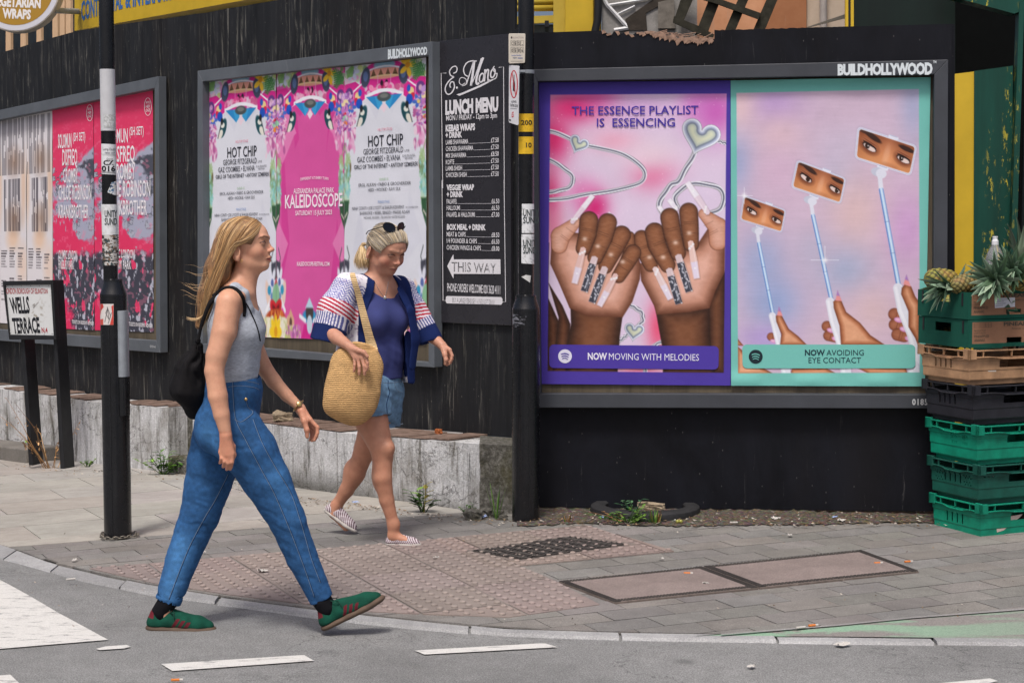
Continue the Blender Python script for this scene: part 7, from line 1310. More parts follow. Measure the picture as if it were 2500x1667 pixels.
# ------------------------------------------------------------------ younger woman striding along the road, seen from her right side
YY = 6.935; J = lambda u, v, d=0.: P(u, v, YY + d); JJ = lambda *p: [J(*q) for q in p]
yw = thing('person', 'young woman with long blonde hair in a grey vest and blue jeans striding past', 'person', (J(560, 1500)[0], YY, 0)); SKY = (206, 155, 127)
XL, YLAT, ZUP = np.array([1., 0, 0]), np.array([0, 1., 0]), np.array([0, 0, 1.]); hc = J(600, 600); th_ = radians(-3); RMY = np.array([[cos(th_), 0, -sin(th_)], [0, 1, 0], [sin(th_), 0, cos(th_)]]); RMY = rotz(radians(-5)) @ RMY; MY = (lambda p: hc + RMY @ np.array(p, float), RMY)
B = SDF(); head_prims(B, MY, .95)
B.chain(JJ((577, 728), (590, 690), (602, 655)), [.060, .0455, .046], .03, YLAT, 1.0); B.chain(JJ((570, 960), (572, 880), (577, 805), (574, 745)), [.088, .082, .096, .082], .05, YLAT, 1.45)
for d in (-1, 1): B.cap(J(576, 722, d * .05), J(560, 735, d * .15), .042, .046, .05); B.ell(J(606, 815, d * .062), (.046, .055, .055), None, .04); B.cap(J(612, 718, d * .02), J(588, 722, d * .14), .011, .012, .02)
B.cap(J(603, 722), J(617, 664), .016, .018, .03)
ARM = [J(557, 740, -.160), J(546, 812, -.190), J(529, 868, -.212), J(523, 906, -.222), J(532, 967, -.232), J(541, 1012, -.238), J(551, 1058, -.240)]; B.chain(ARM, [.047, .0475, .0415, .0372, .0375, .0310, .0230], .008)
AF = [J(575, 745, .162), J(610, 820, .19), J(640, 890, .215), J(668, 930, .215), J(700, 965, .21), J(730, 992, .205)]; B.chain(AF, [.046, .041, .034, .031, .0255, .019], .008)
kx = [(567, 1106), (557.5, 1110), (548, 1108), (539, 1103)]; hand_prims(B, J(551, 1060, -.240), [J(x, y, -.248 + .004 * abs(i - 1)) for i, (x, y) in enumerate(kx)], [J(x - 1 + i, y + 22 - 2 * i, -.250) for i, (x, y) in enumerate(kx)], [J(x - 5 + i, y + 39 - 4 * i, -.222) for i, (x, y) in enumerate(kx)], JJ((556, 1072, -.232), (567, 1090, -.214), (570, 1110, -.208), (566, 1126, -.208)))
fk = [(757, 1024, .175), (756, 1029, .197), (752, 1034, .218), (747, 1037, .237)]; hand_prims(B, J(731, 994, .205), JJ(*fk), JJ((775, 1043, .172), (774, 1051, .196), (769, 1055, .218), (761, 1057, .236)), JJ((772, 1066, .168), (768, 1074, .192), (762, 1076, .212), (756, 1075, .23)), JJ((736, 1004, .187), (743, 1028, .168), (749, 1049, .162), (750, 1066, .163)))
LN = JJ((560, 1045, -.080), (640, 1165, -.070), (700, 1268, -.055), (738, 1365, -.04), (788, 1468, -.025)); LF = JJ((540, 1050, .080), (510, 1170, .08), (488, 1246, .08), (446, 1362, .08), (407, 1472, .08))
B.chain([J(568, 950), J(556, 1030)], [.075, .075], .05, YLAT, 1.1); B.chain(LN, [.07, .06, .045, .040, .030], .01); B.chain(LF, [.07, .06, .045, .040, .030], .01); B.cap(LN[-1], J(800, 1500, -.025), .034, .030); B.cap(LF[-1], J(398, 1508, .08), .034, .030)
bx = lambda c, e: (np.array(c) - np.array(e), np.array(c) + np.array(e))
hb = bx(J(602, 602), (.125, .105, .125)); h1 = bx(J(552, 1104, -.236), (.055, .055, .085)); h2 = bx(J(754, 1036, .2), (.065, .06, .075)); full = bbox(J(380, 1540, .3), J(860, 540, -.3), J(380, 540, .3), J(860, 1540, -.3), pad=.03)
def ycol(v):
    c = head_colour(v, MY, SKY, (178, 96, 90), (104, 76, 56)); lw = 1 + .05 * n3(v, .09, 5) * 2; z = v[:, 2]
    for kk in (h1, h2): m = ((v > kk[0]) & (v < kk[1])).all(1); c[m] = c[m] * np.array([.99, .93, .92])
    return c * lw[:, None]
yb_, yv, yf = figure_mesh('body', B, [(*hb, .0022), (*h1, .0022), (*h2, .0022), (*full, .0055)], M_SKIN, yw, ycol); eyes(yw, MY, (96, 110, 110), (0, -.08))
# nails, earring, watch
cy = Caster((yv, yf))
mb = MB(); t = np.linspace(0, 2 * pi, 12); c0 = J(590, 637, -.084); mb.tube([c0 + np.array([.004 * cos(a), 0, .005 * sin(a)]) for a in t], .0008, 5, cap=False); mb.out('earring', simple('gold', (214, 176, 96), .3, .5, .9), yw, smooth=True)
wd_ = (AF[-1] - AF[-2]); wd_ /= np.linalg.norm(wd_); a_, b_, c_ = frame_of(wd_); wc = AF[-1] - wd_ * .004; t = np.linspace(0, 2 * pi, 28, endpoint=False); mb = MB(); mb.tube([wc + (b_ * cos(x) + c_ * sin(x)) * .0265 for x in np.append(t, t[:1])], .0055, 6, cap=False, flat=.5); fd = np.array([-.1, -.8, .6]); fd -= wd_ * (fd @ wd_); fd /= np.linalg.norm(fd); A3_, u3, w3 = frame_of(fd); mb.lathe([(.011, 0), (.0115, .004), (.009, .006)], wc + fd * .026, 18, np.stack([u3, w3, A3_], 1)); mb.out('watch', simple('gold_watch', (196, 168, 110), .3, .5, .8), yw, smooth=True)
# ---- jeans
def folds(p, segs, A=.0045, seed=3):
    """creases running round the limb at joints, soft bagging elsewhere"""
    q = p[:, 2] + p[:, 0] * .35 + n3(p, .06, seed) * .05; f = n3(np.stack([p[:, 0] * .5, p[:, 1] * .7, q * 2.0], 1), .05, seed + 1) * .75 + n3(np.stack([p[:, 0] * .5 + q * .4, p[:, 1] * .6, q * 3.2], 1), .045, seed + 2) * .7; f = f + .8 * (.22 - np.abs(n3(np.stack([p[:, 0] * .6 + q * .9, p[:, 1] * .5, q * 1.7 - p[:, 0] * .5], 1), .075, seed + 6))); w = np.full(len(p), .35)
    for c, r in segs: w = w + 1.1 * np.exp(-np.sum((p - c) ** 2, 1) / r ** 2)
    return f * A * w
Jn = SDF(); Jn.chain(JJ((570, 915), (571, 950), (562, 1010)), [.100, .108, .118], .03, YLAT, 1.22)
for d in (-1, 1): Jn.ell(J(531, 1050, d * .062), (.094, .080, .10), None, .05)
LNj = JJ((574, 1058, -.072), (612, 1105, -.072), (650, 1170, -.068), (700, 1268, -.055), (738, 1362, -.04), (790, 1472, -.025)); LFj = JJ((538, 1066, .072), (520, 1130, .076), (506, 1188, .08), (488, 1254, .08), (444, 1366, .08), (408, 1474, .08)); Jn.chain(LNj, [.119, .110, .0955, .0745, .0625, .0485], .008, YLAT, .82); Jn.chain(LFj, [.114, .105, .0935, .081, .066, .0545], .008, YLAT, .82)
Jn.cut(J(570, 922), (-.03, 0, 1), .25); Jn.cap(J(570, 880), J(570, 935), .094, .100, .004, YLAT, 1.22, -1)
for L_, (r1, r2), hem in ((LNj, (.040, .044), (786, 1463, -.025)), (LFj, (.046, .051), (410, 1470, .08))): dv = L_[-1] - L_[-2]; dv /= np.linalg.norm(dv); hp_ = J(*hem); Jn.cut(hp_, dv, .13, .003); Jn.cap(hp_ - dv * .06, hp_ + dv * .1, r1, r2, .003, YLAT, .80, -1)
jl = bbox(J(360, 1500, .25), J(840, 905, -.25), J(360, 905, .25), J(840, 1500, -.25), pad=.03); jd = [(J(700, 1268, -.1), .12), (J(488, 1254, .09), .12), (J(545, 1140, 0), .13), (J(780, 1450, -.1), .08), (J(410, 1450, .09), .08), (J(600, 1080, -.1), .1)]
def dcol(v, hems):
    n = n3(v, .06, 7) * .25 + n3(v, .012, 8) * .8; c = np.array([45, 85, 130.]) * (1 + .30 * n)[:, None]; fade = np.zeros(len(v))
    for a, b, r in hems: ba = b - a; t = np.clip(((v - a) @ ba) / (ba @ ba), 0, 1); fade = np.maximum(fade, np.exp(-np.sum((v - a - t[:, None] * ba) ** 2, 1) / r ** 2))
    return c * (1 + .28 * fade)[:, None] + np.array([14, 14, 8]) * fade[:, None]
jo, jv, jf = figure_mesh('jeans', Jn, [(*jl, .0042)], M_DENIM, yw, lambda v: dcol(v, [(J(690, 1170, -.16), J(735, 1270, -.17), .06), (J(755, 1380, -.15), J(790, 1450, -.15), .04), (J(445, 1330, .03), J(415, 1450, .03), .05), (J(500, 1060, -.16), J(520, 1090, -.16), .05)]), lambda p: folds(p, jd, .0052), 1)
cj = Caster((jv, jf)); zz2 = lambda x, y: (340 + x / 2.306, 880 + y / 2.306); M_STIT = simple('pale_stitching', (128, 142, 158), .9, .1); M_STITD = simple('dark_seam', (26, 50, 86), .9, .1)
def seam(nm, pts, r, mat, out=.0006): p = Ras.spline(None, [zz2(*q) for q in pts], 8); mb = MB(); mb.tube([cj(u, v, out) for u, v in p], r, 5); return mb.out(nm, mat, yw, smooth=True)
for pts in ([(525, 110), (530, 230), (545, 340), (600, 450), (690, 620), (760, 750), (850, 960), (930, 1170), (985, 1330)], [(640, 330), (690, 460), (760, 590), (850, 740), (900, 880), (930, 980), (970, 1120), (1020, 1250)], [(598, 205), (612, 260), (640, 290), (605, 325), (570, 345), (535, 330)], [(500, 150), (560, 142), (640, 150), (676, 165)], [(494, 118), (560, 112), (640, 122), (674, 134)], [(500, 640), (430, 780), (370, 880), (290, 1030), (235, 1160), (165, 1345)]): seam('seam', pts, .0009, M_STIT); seam('seam', [(x + 4, y) for x, y in pts], .0009, M_STITD, .0001)
mb = MB(); mb.ell = None; c0 = cj(*zz2(600, 218), .002); mb.lathe([(.001, .004), (.006, .003), (.007, 0)], (0, 0, 0), 12, np.array([[1, 0, 0], [0, 0, -1], [0, 1, 0]])); mb.v[-1] = mb.v[-1] + c0; mb.out('button', simple('brass', (190, 160, 110), .4, .5, .8), yw, smooth=True)
# ---- grey vest
Tk = SDF(); Tk.chain(JJ((570, 945), (572, 880), (577, 805), (574, 748)), [.094, .089, .102, .088], .05, YLAT, 1.45)
for d in (-1, 1): Tk.ell(J(606, 815, d * .062), (.053, .061, .062), None, .04); Tk.chain(JJ((604, 752, d * .085), (594, 718, d * .10), (574, 704, d * .105), (540, 735, d * .10)), [.024, .020, .020, .026], .02)
Tk.chain(ARM[:4], [.060, .058, .05, .045], .006, op=-1); Tk.chain(AF[:4], [.056, .050, .042, .036], .006, op=-1); Tk.chain(JJ((612, 727), (600, 690), (596, 640)), [.058, .064, .08], .012, YLAT, 1.05, -1); Tk.cut(J(575, 926), (.03, 0, -1), .3); Tk.cap(J(572, 950), J(571, 910), .088, .085, .004, YLAT, 1.45, -1)
tb = bbox(J(480, 940, .25), J(660, 690, -.25), pad=.04); tko, tv, tf = figure_mesh('vest', Tk, [(*tb, .0034)], M_KNIT, yw, lambda v: np.array([166, 171, 180.]) * (1 + .10 * n3(v * np.array([1, 1, 3]), .008, 2) * 2 + .06 * n3(v, .05, 3))[:, None], lambda p: n3(p * np.array([.7, .7, 1.8]), .05, 9) * .004 + n3(p * np.array([.5, .5, 2.4]), .03, 4) * .004 * np.exp(-((p[:, 2] - J(600, 905)[2]) / .05) ** 2))
# ---- trainers and socks
MAR = np.array([100, 32, 42.]); GRE = np.array([16, 70, 55.])
def train(L, v):
    x, y, z = L.T; c = np.tile(GRE, (len(v), 1)) * (1 + .22 * n3(v, .02, 4))[:, None]
    for k in range(3): x0 = .118 + k * .026; m = (np.abs((x - x0) + (z - .03) * -.62) < .0075) & (z < .062 - k * .006) & (z > .018) & (np.abs(y) > .014); c[m] = MAR * .95
    m = (x < .034) & (z > .058); c[m] = MAR; m = (x > .225) & (z < .034); c[m] = c[m] * .9; return c
M_SOCK = simple('black_sock', (20, 20, 24), .9, .15, var=.3, bump=.3, bs=300)
for ln, hl_, to_, up in ((LN[-1], J(789, 1541, -.025), J(936, 1468, -.025), (-.4, 0, 1)), (LF[-1], J(357, 1538, .08), J(530, 1545.5, .08), (0, 0, 1))):
    X = shoe(yw, hl_, to_, up, .288, train, (92, 76, 64), M_SUEDE); mb = MB(); mb.tube([X(.06, 0, .045), X(.057, 0, .08), ln, ln + (ln - X(.057, 0, .08)) * .6], [.031, .0375, .040, .041], 18); mb.out('sock', M_SOCK, yw, smooth=True)
# ---- hair
gN = [[(636, 552, -.022), (628, 567, -.052), (616, 580, -.070), (599, 589, -.082), (571, 598, -.090), (549, 638, -.088), (524, 710, -.075), (493, 800, -.055)], [(630, 545, -.016), (616, 559, -.052), (600, 576, -.076), (580, 594, -.086), (560, 620, -.090), (541, 668, -.086), (516, 735, -.072), (491, 806, -.055)], [(622, 540, -.012), (604, 556, -.055), (582, 584, -.082), (560, 625, -.090), (536, 675, -.085), (513, 730, -.072), (497, 778, -.055), (484, 814, -.045)], [(604, 533, -.004), (580, 547, -.052), (556, 580, -.078), (540, 625, -.082), (520, 675, -.074), (503, 728, -.058), (494, 780, -.043), (487, 822, -.034)], [(584, 531, 0), (556, 545, -.036), (538, 575, -.058), (526, 620, -.060), (510, 672, -.052), (495, 725, -.036), (490, 775, -.02), (484, 816, -.01)], [(574, 532, .01), (548, 545, 0), (533, 568, 0), (520, 615, 0), (503, 668, 0), (489, 722, 0), (486, 770, 0), (481, 808, .01)]]
gF = [[(u, v, -d + .004) for u, v, d in g] for g in gN[::-1]]; GA = push_out([[J(*q) for q in g] for g in gN + gF], MY, (.0925, .0785, .0865))
H = SDF(); H.ell(hc + RMY @ np.array([-.006, 0, .027]), (.0925, .0785, .0865), RMY, .02); H.ell(hc + RMY @ np.array([-.03, 0, -.005]), (.072, .074, .085), RMY, .03); H.chain(JJ((560, 610), (540, 660), (512, 725), (486, 795)), [.068, .060, .042, .016], .04, YLAT, 1.15)
H.ell(hc + RMY @ np.array([.112, 0, -.018]), (.078, .2, .088), RMY, .012, -1); H.ell(hc + RMY @ np.array([-.008, -.086, -.038]), (.040, .034, .046), RMY, .01, -1); H.ell(hc + RMY @ np.array([-.008, .086, -.038]), (.040, .034, .046), RMY, .01, -1); H.ell(hc + RMY @ np.array([.022, -.08, -.022]), (.034, .03, .034), RMY, .012, -1); H.chain(JJ((592, 720, -.03), (600, 655, -.03)), [.052, .055], .01, YLAT, 1.6, -1)
hbx = bbox(J(450, 830, .13), J(665, 520, -.13), pad=.02); D1, D2 = (98, 70, 46), (132, 98, 66)
v1, f1 = grow_mesh(H, [(*hbx, .0035)]); c1_ = lin(np.clip(np.array(D2, float) * (1 + .35 * n3(v1 * np.array([1, 2.5, .6]), .012, 3) * 2)[:, None], 0, 255))
BL = [(182, 144, 100), (204, 168, 122), (160, 122, 82), (220, 188, 142), (136, 100, 66), (192, 150, 98)]
v2, f2_, c2_ = strands(GA, 2800, BL, .00095, 4, .0032, .22)
fly = [[J(*q) for q in g] for g in ([(520, 640, -.06), (490, 655, -.07), (460, 650, -.06), (425, 655, -.05)], [(505, 690, -.05), (480, 690, -.06), (452, 678, -.05), (430, 660, -.04)], [(500, 710, -.04), (475, 712, -.05), (455, 700, -.05), (440, 690, -.04)], [(495, 740, -.04), (478, 732, -.05), (462, 722, -.05), (450, 726, -.04)])]; v3, f3, c3 = strands(fly, 16, [(206, 172, 128), (170, 140, 104)], .0006, 8, .010, .4)
lock = [[J(*q) for q in g] for g in ([(500, 760, -.05), (489, 773, -.055), (470, 778, -.05), (450, 772, -.045)], [(497, 768, -.05), (486, 778, -.055), (468, 782, -.05), (452, 775, -.045)])]; v4, f4, c4 = strands(lock, 26, BL[3:4], .0008, 9, .0015, .3)
hv = np.concatenate([v1, v2, v3, v4]); hf = np.concatenate([f1, f2_ + len(v1), f3 + len(v1) + len(v2), f4 + len(v1) + len(v2) + len(v3)]); mobj('hair', hv, hf, M_HAIR, yw, cols=np.concatenate([c1_, c2_, c3, c4]), smooth=True)
# ---- black drawstring bag on her back, its cords over the shoulder
bag = thing('drawstring_bag', 'slouchy black drawstring bag on the back of the young woman', 'bag', J(462, 1018, .0)); Bg = SDF(); Bg.chain(JJ((484, 846, -.03), (466, 900, -.02), (462, 945, -.01), (478, 992, 0)), [.016, .052, .070, .048], .03, YLAT, 1.5)
def pleat(p): a = np.arctan2(p[:, 1] - J(470, 900)[1], p[:, 0] - J(484, 846)[0]); zt = J(484, 846)[2]; return .007 * np.sin(a * 11 + n3(p, .05, 2) * 6) * np.exp(-((zt - p[:, 2]) / .13) ** 2) + n3(p * np.array([1, 1, .5]), .04, 5) * .012
bgb = bbox(J(400, 1040, .16), J(530, 830, -.16), pad=.03); figure_mesh('pouch', Bg, [(*bgb, .004)], M_BLKC, bag, lambda v: np.tile((24, 23, 25.), (len(v), 1)), pleat)
mb = MB(); mb.lathe([(.004, -.012), (.011, -.008), (.012, .004), (.006, .011)], J(483, 832, -.04), 14); [mb.tube([J(483, 835, -.04), J(480 + q, 850, -.05), J(478 + q * 2, 866, -.06)], .002, 5) for q in (-3, 3)]; mb.out('knot', M_BLKC, bag, smooth=True)
ct = Caster((yv, yf), (tv, tf)); sp = Ras.spline(None, [(484, 832), (490, 800), (500, 770), (514, 738), (533, 714), (556, 703), (578, 708), (592, 727), (598, 750), (596, 772)], 6); mb = MB(); pts = [ct(u, v, .006, np.linalg.norm(J(u, v, -.10) - ORG)) for u, v in sp]; pts = np.array(pts); pts[:, 1] = np.convolve(np.pad(pts[:, 1], 3, 'edge'), np.ones(7) / 7, 'valid'); mb.tube(pts, np.interp(np.arange(len(pts)), [0, 20, 34, len(pts)], [.006, .009, .009, .006]), 8)
sp2 = Ras.spline(None, [(584, 716), (602, 742), (617, 772), (628, 800), (636, 832)], 6); pts = np.array([ct(u, v, .003, np.linalg.norm(J(u, v, -.05) - ORG)) for u, v in sp2]); pts[:, 1] = np.convolve(np.pad(pts[:, 1], 2, 'edge'), np.ones(5) / 5, 'valid'); mb.tube(pts, .0028, 6); mb.out('cord', M_BLKC, bag, smooth=True)
# ------------------------------------------------------------------ older woman walking on the pavement towards the road
OY = 8.92; K = lambda u, v, d=0.: P(u, v, OY + d); KK = lambda *p: [K(*q) for q in p]
ow = thing('person', 'older woman in a navy top, patterned jacket and denim shorts looking down', 'person', (K(920, 1300)[0], OY, float(zg(K(920, 1300)[0], OY)) + .03)); SKO = (190, 140, 117)
f_ = np.array([.72, -.69, 0]); l_ = np.array([.69, .72, 0]); yaw, pit = radians(-47), radians(33); Rz = rotz(yaw); Ry = np.array([[cos(pit), 0, sin(pit)], [0, 1, 0], [-sin(pit), 0, cos(pit)]]); RMO = Rz @ Ry; earw = K(901, 612.6, -.10); hco = earw - RMO @ np.array([-.022, -.078, -.026]) * 1.1; MO = (lambda p: hco + RMO @ np.array(p, float) * 1.1, RMO)
B = SDF(); B.sc = 1.1; head_prims(B, MO, 1.04, .22); B.sc = 1.
nb = K(922, 706, -.01); B.chain([nb + np.array([0, 0, -.03]), nb + f_ * .01 + np.array([0, 0, .03]), hco + RMO @ np.array([-.005, 0, -.07])], [.075, .062, .062], .03); B.chain([nb - f_ * .02, K(846, 698, -.13)], [.05, .05], .06); B.chain([nb - f_ * .02, K(984, 706, .13)], [.05, .05], .06)
cO, bO, hO = K(916, 765), K(914, 862), K(912, 950); B.chain([K(918, 715), cO, bO, hO], [.085, .098, .100, .110], .05, l_, 1.35)
RA = KK((846, 700, -.135), (812, 760, -.20), (797, 806, -.235), (822, 824, -.32), (847, 841, -.385)); LA = KK((984, 708, .135), (1010, 752, .14), (1036, 800, .11), (1056, 822, .08), (1077, 841, .05)); B.chain(RA, [.050, .046, .039, .034, .0255], .008); B.chain(LA, [.050, .045, .038, .033, .0245], .008)
kn = [(893, 868, -.445), (884, 873, -.440), (874, 875, -.433), (865, 873, -.425)]; SHF = -.062; hand_prims(B, K(851, 843, -.395), KK(*kn), KK((897, 886, -.455), (889, 894, -.452), (877, 895, -.445), (866, 891, -.436)), KK((896, 903, -.452), (890, 914, -.450), (877, 914, -.444), (864, 907, -.435)), KK((860, 850, -.415), (876, 856, -.442), (889, 860, -.458), (897, 870, -.465)), .0088)
kn2 = [(1098, 854, .005), (1097, 860, .022), (1094, 865, .040), (1089, 868, .055)]; hand_prims(B, K(1079, 843, .045), KK(*kn2), KK((1104, 868, -.004), (1103, 876, .014), (1099, 880, .034), (1093, 882, .05)), KK((1100, 882, -.010), (1096, 889, .008), (1091, 891, .028), (1087, 890, .044)), KK((1082, 850, .022), (1086, 866, .0), (1089, 878, -.008), (1087, 888, -.006)), .0088)
LR = KK((892, 968, -.095), (908, 1030, -.14), (931, 1092, -.19)); LRs = KK((931, 1092, -.19), (934, 1112, -.19), (934, 1165, -.20), (944, 1220, -.19), (961, 1280, -.185)); B.chain(LR, [.094, .083, .060], .01); B.chain(LRs, [.058, .053, .047, .037, .028], .012); B.ell(K(948, 1094, -.225), (.032, .03, .036), None, .03); B.ell(K(927, 1160, -.16), (.040, .042, .085), None, .03)
LL = KK((936, 968, .085), (915, 1030, .11), (893, 1092, .12)); LLs = KK((893, 1092, .12), (887, 1108, .125), (868, 1155, .15), (846, 1196, .17), (821, 1234, .19)); B.chain(LL, [.092, .080, .060], .01); B.chain(LLs, [.058, .053, .050, .038, .028], .012); B.ell(K(862, 1152, .17), (.05, .045, .07), None, .03)
fT = (K(942, 1331, -.172), K(1029, 1334, -.206)); rT = (K(789, 1246, .20), K(868, 1303, .155)); B.cap(LRs[-1], K(960, 1308, -.18), .031, .027, .02); B.cap(K(960, 1308, -.18), K(1000, 1322, -.20), .026, .022, .02); B.cap(LLs[-1], K(815, 1252, .19), .030, .026, .02); B.cap(K(815, 1252, .19), K(845, 1286, .165), .025, .022, .02)
hb = bx(hco, (.155, .155, .155)); h1 = bx(K(874, 878, -.43), (.07, .07, .085)); h2 = bx(K(1090, 867, .025), (.055, .075, .06)); full = bbox(K(770, 1345, .4), K(1115, 530, -.45), K(770, 530, .4), K(1115, 1345, -.45), pad=.02)
def ocol(v):
    c = head_colour(v, MO, SKO, (168, 104, 94), (168, 128, 106), .040, (190, 106, 88), .45, .004); low = v[:, 2] < hO[2]; c[low] = c[low] * np.array([1.0, .98, .95]); return c * (1 + .07 * n3(v, .08, 5) + .05 * n3(v, .02, 6))[:, None]
ob_, ov, of = figure_mesh('body', B, [(*hb, .0022), (*h1, .0022), (*h2, .0022), (*full, .0055)], M_SKIN, ow, ocol); eyes(ow, MO, (80, 84, 84), (0, -.35))
# ---- navy top
Ts = SDF(); Ts.chain([K(918, 722), cO, bO, K(915, 930)], [.095, .110, .117, .121], .05, l_, 1.34)
for s_ in (-1, 1): Ts.ell(cO + f_ * .085 + l_ * s_ * .070 + np.array([0, 0, -.035]), (.062, .064, .066), None, .06); Ts.chain([K(918, 712) + l_ * s_ * .09, (RA if s_ < 0 else LA)[0]], [.058, .058], .03); Ts.cap((RA if s_ < 0 else LA)[0], (RA if s_ < 0 else LA)[1], .060, .062, .02)
Ts.cap(nb + f_ * .02 + np.array([0, 0, .074]), nb + f_ * .03 + np.array([0, 0, .16]), .068, .09, .010, l_, 1.15, -1); Ts.cut(K(915, 923), (0, 0, -1), .32); Ts.cap(K(915, 945), K(915, 905), .108, .105, .004, l_, 1.32, -1)
tb = bbox(K(800, 940, .35), K(1040, 680, -.35), pad=.05); two, tov, tof = figure_mesh('top', Ts, [(*tb, .0042)], M_KNIT, ow, lambda v: np.array([60, 66, 116.]) * (1 + .10 * n3(v, .04, 3))[:, None], lambda p: (n3(np.stack([p @ l_ * 1.4, p @ f_, p[:, 2] * .5], 1), .05, 9) * .011 + n3(np.stack([p @ l_ * .8 + p[:, 2] * .9, p @ f_, p[:, 2] * .7], 1), .03, 4) * .006) * ss(cO[2] + .03, bO[2], p[:, 2]) * ss(K(915, 922)[2], K(915, 880)[2], p[:, 2]) + n3(p, .06, 2) * .002)
# ---- denim shorts
Sh = SDF(); Sh.chain([K(914, 915), K(913, 950)], [.112, .122], .04, l_, 1.26); Sh.chain([K(898, 958, -.085), K(906, 1040, -.135)], [.120, .110], .03); Sh.chain([K(934, 958, .08), K(928, 1055, .105)], [.112, .102], .03); Sh.ell(K(905, 975) - f_ * .05, (.12, .12, .10), None, .05)
dvn = K(910, 1030, -.13) - K(892, 965, -.095); dvn /= np.linalg.norm(dvn); Sh.cut(K(908, 1021, -.14), dvn * .7 + np.array([0, 0, -.3]), .105, .004); Sh.cut(K(938, 1040, .11), (0, 0, -1), .115, .004); Sh.cap(K(901, 990, -.11), K(916, 1075, -.15), .099, .103, .004, None, 1, -1); Sh.cap(K(934, 1000, .09), K(922, 1080, .11), .090, .096, .004, None, 1, -1); Sh.cap(K(914, 890), K(914, 925), .110, .108, .004, l_, 1.26, -1)
sbx = bbox(K(800, 1075, .3), K(1020, 900, -.35), pad=.04); sho, shv, shf = figure_mesh('shorts', Sh, [(*sbx, .0042)], M_DENIM, ow, lambda v: np.array([112, 146, 176.]) * (1 + .22 * n3(v, .05, 3) + .2 * n3(v, .012, 5))[:, None], lambda p: n3(np.stack([p @ l_ * .5, p @ f_ * .5, p[:, 2] * 2.4 + (p @ l_) * .8], 1), .05, 8) * .010 + n3(p, .025, 4) * .003)
cs_ = Caster((shv, shf)); zs = lambda x, y: (740 + x / 3.137, 860 + y / 3.137)
def seam2(pts, r, mat): mb = MB(); mb.tube([cs_(*zs(*p), .0008) for p in Ras.spline(None, pts, 6)], r, 5); mb.out('seam', mat, ow, smooth=True)
seam2([(652, 215), (650, 260), (662, 300), (650, 350), (640, 395), (645, 470)], .0022, M_STITD); seam2([(590, 232), (660, 232), (720, 228), (768, 224)], .0012, M_STIT); seam2([(695, 232), (720, 290), (765, 310)], .0012, M_STIT); seam2([(655, 552), (710, 556), (766, 545)], .0012, M_STIT); seam2([(540, 462), (590, 455), (638, 462)], .0012, M_STIT)
# ---- open patterned jacket with navy bands
Kj = SDF(); Kj.chain([K(917, 716), cO - f_ * .02, bO - f_ * .02, K(918, 945) - f_ * .02], [.112, .132, .142, .150], .05, l_, 1.36)
for s_, A_ in ((-1, RA), (1, LA)): Kj.chain([K(918, 700) + l_ * s_ * .08, A_[0]], [.062, .066], .04)
Kj.chain([RA[0], K(818, 755, -.185), K(797, 836, -.235)], [.068, .083, .090], .03); Kj.chain([LA[0], K(1006, 748, .13), K(1050, 828, .10)], [.066, .064, .066], .02)
Kj.chain([K(917, 710), cO - f_ * .01, bO - f_ * .01, K(918, 1000) - f_ * .01], [.100, .120, .128, .138], .005, l_, 1.36, -1)
dr, dl = K(799, 822, -.225) - RA[1], K(1050, 828, .10) - LA[1]; dr /= np.linalg.norm(dr); dl /= np.linalg.norm(dl); Kj.cap(RA[0], RA[1], .052, .060, .006, None, 1, -1); Kj.cap(RA[1], K(790, 875, -.255), .060, .074, .006, None, 1, -1); Kj.cap(LA[0], LA[1], .052, .050, .006, None, 1, -1); Kj.cap(LA[1], K(1066, 862, .09), .050, .062, .006, None, 1, -1)
Kj.cut(K(797, 834, -.235), dr * .5 + np.array([-.15, -.0, -.85]), .135, .004); Kj.cut(K(1052, 834, .10), dl * .8 + np.array([0, 0, -.4]), .105, .004)
NP = cO + f_ * .035; Kj.cut(NP + f_ * .0, f_ * .98 + l_ * .0, .5, .006) if False else None
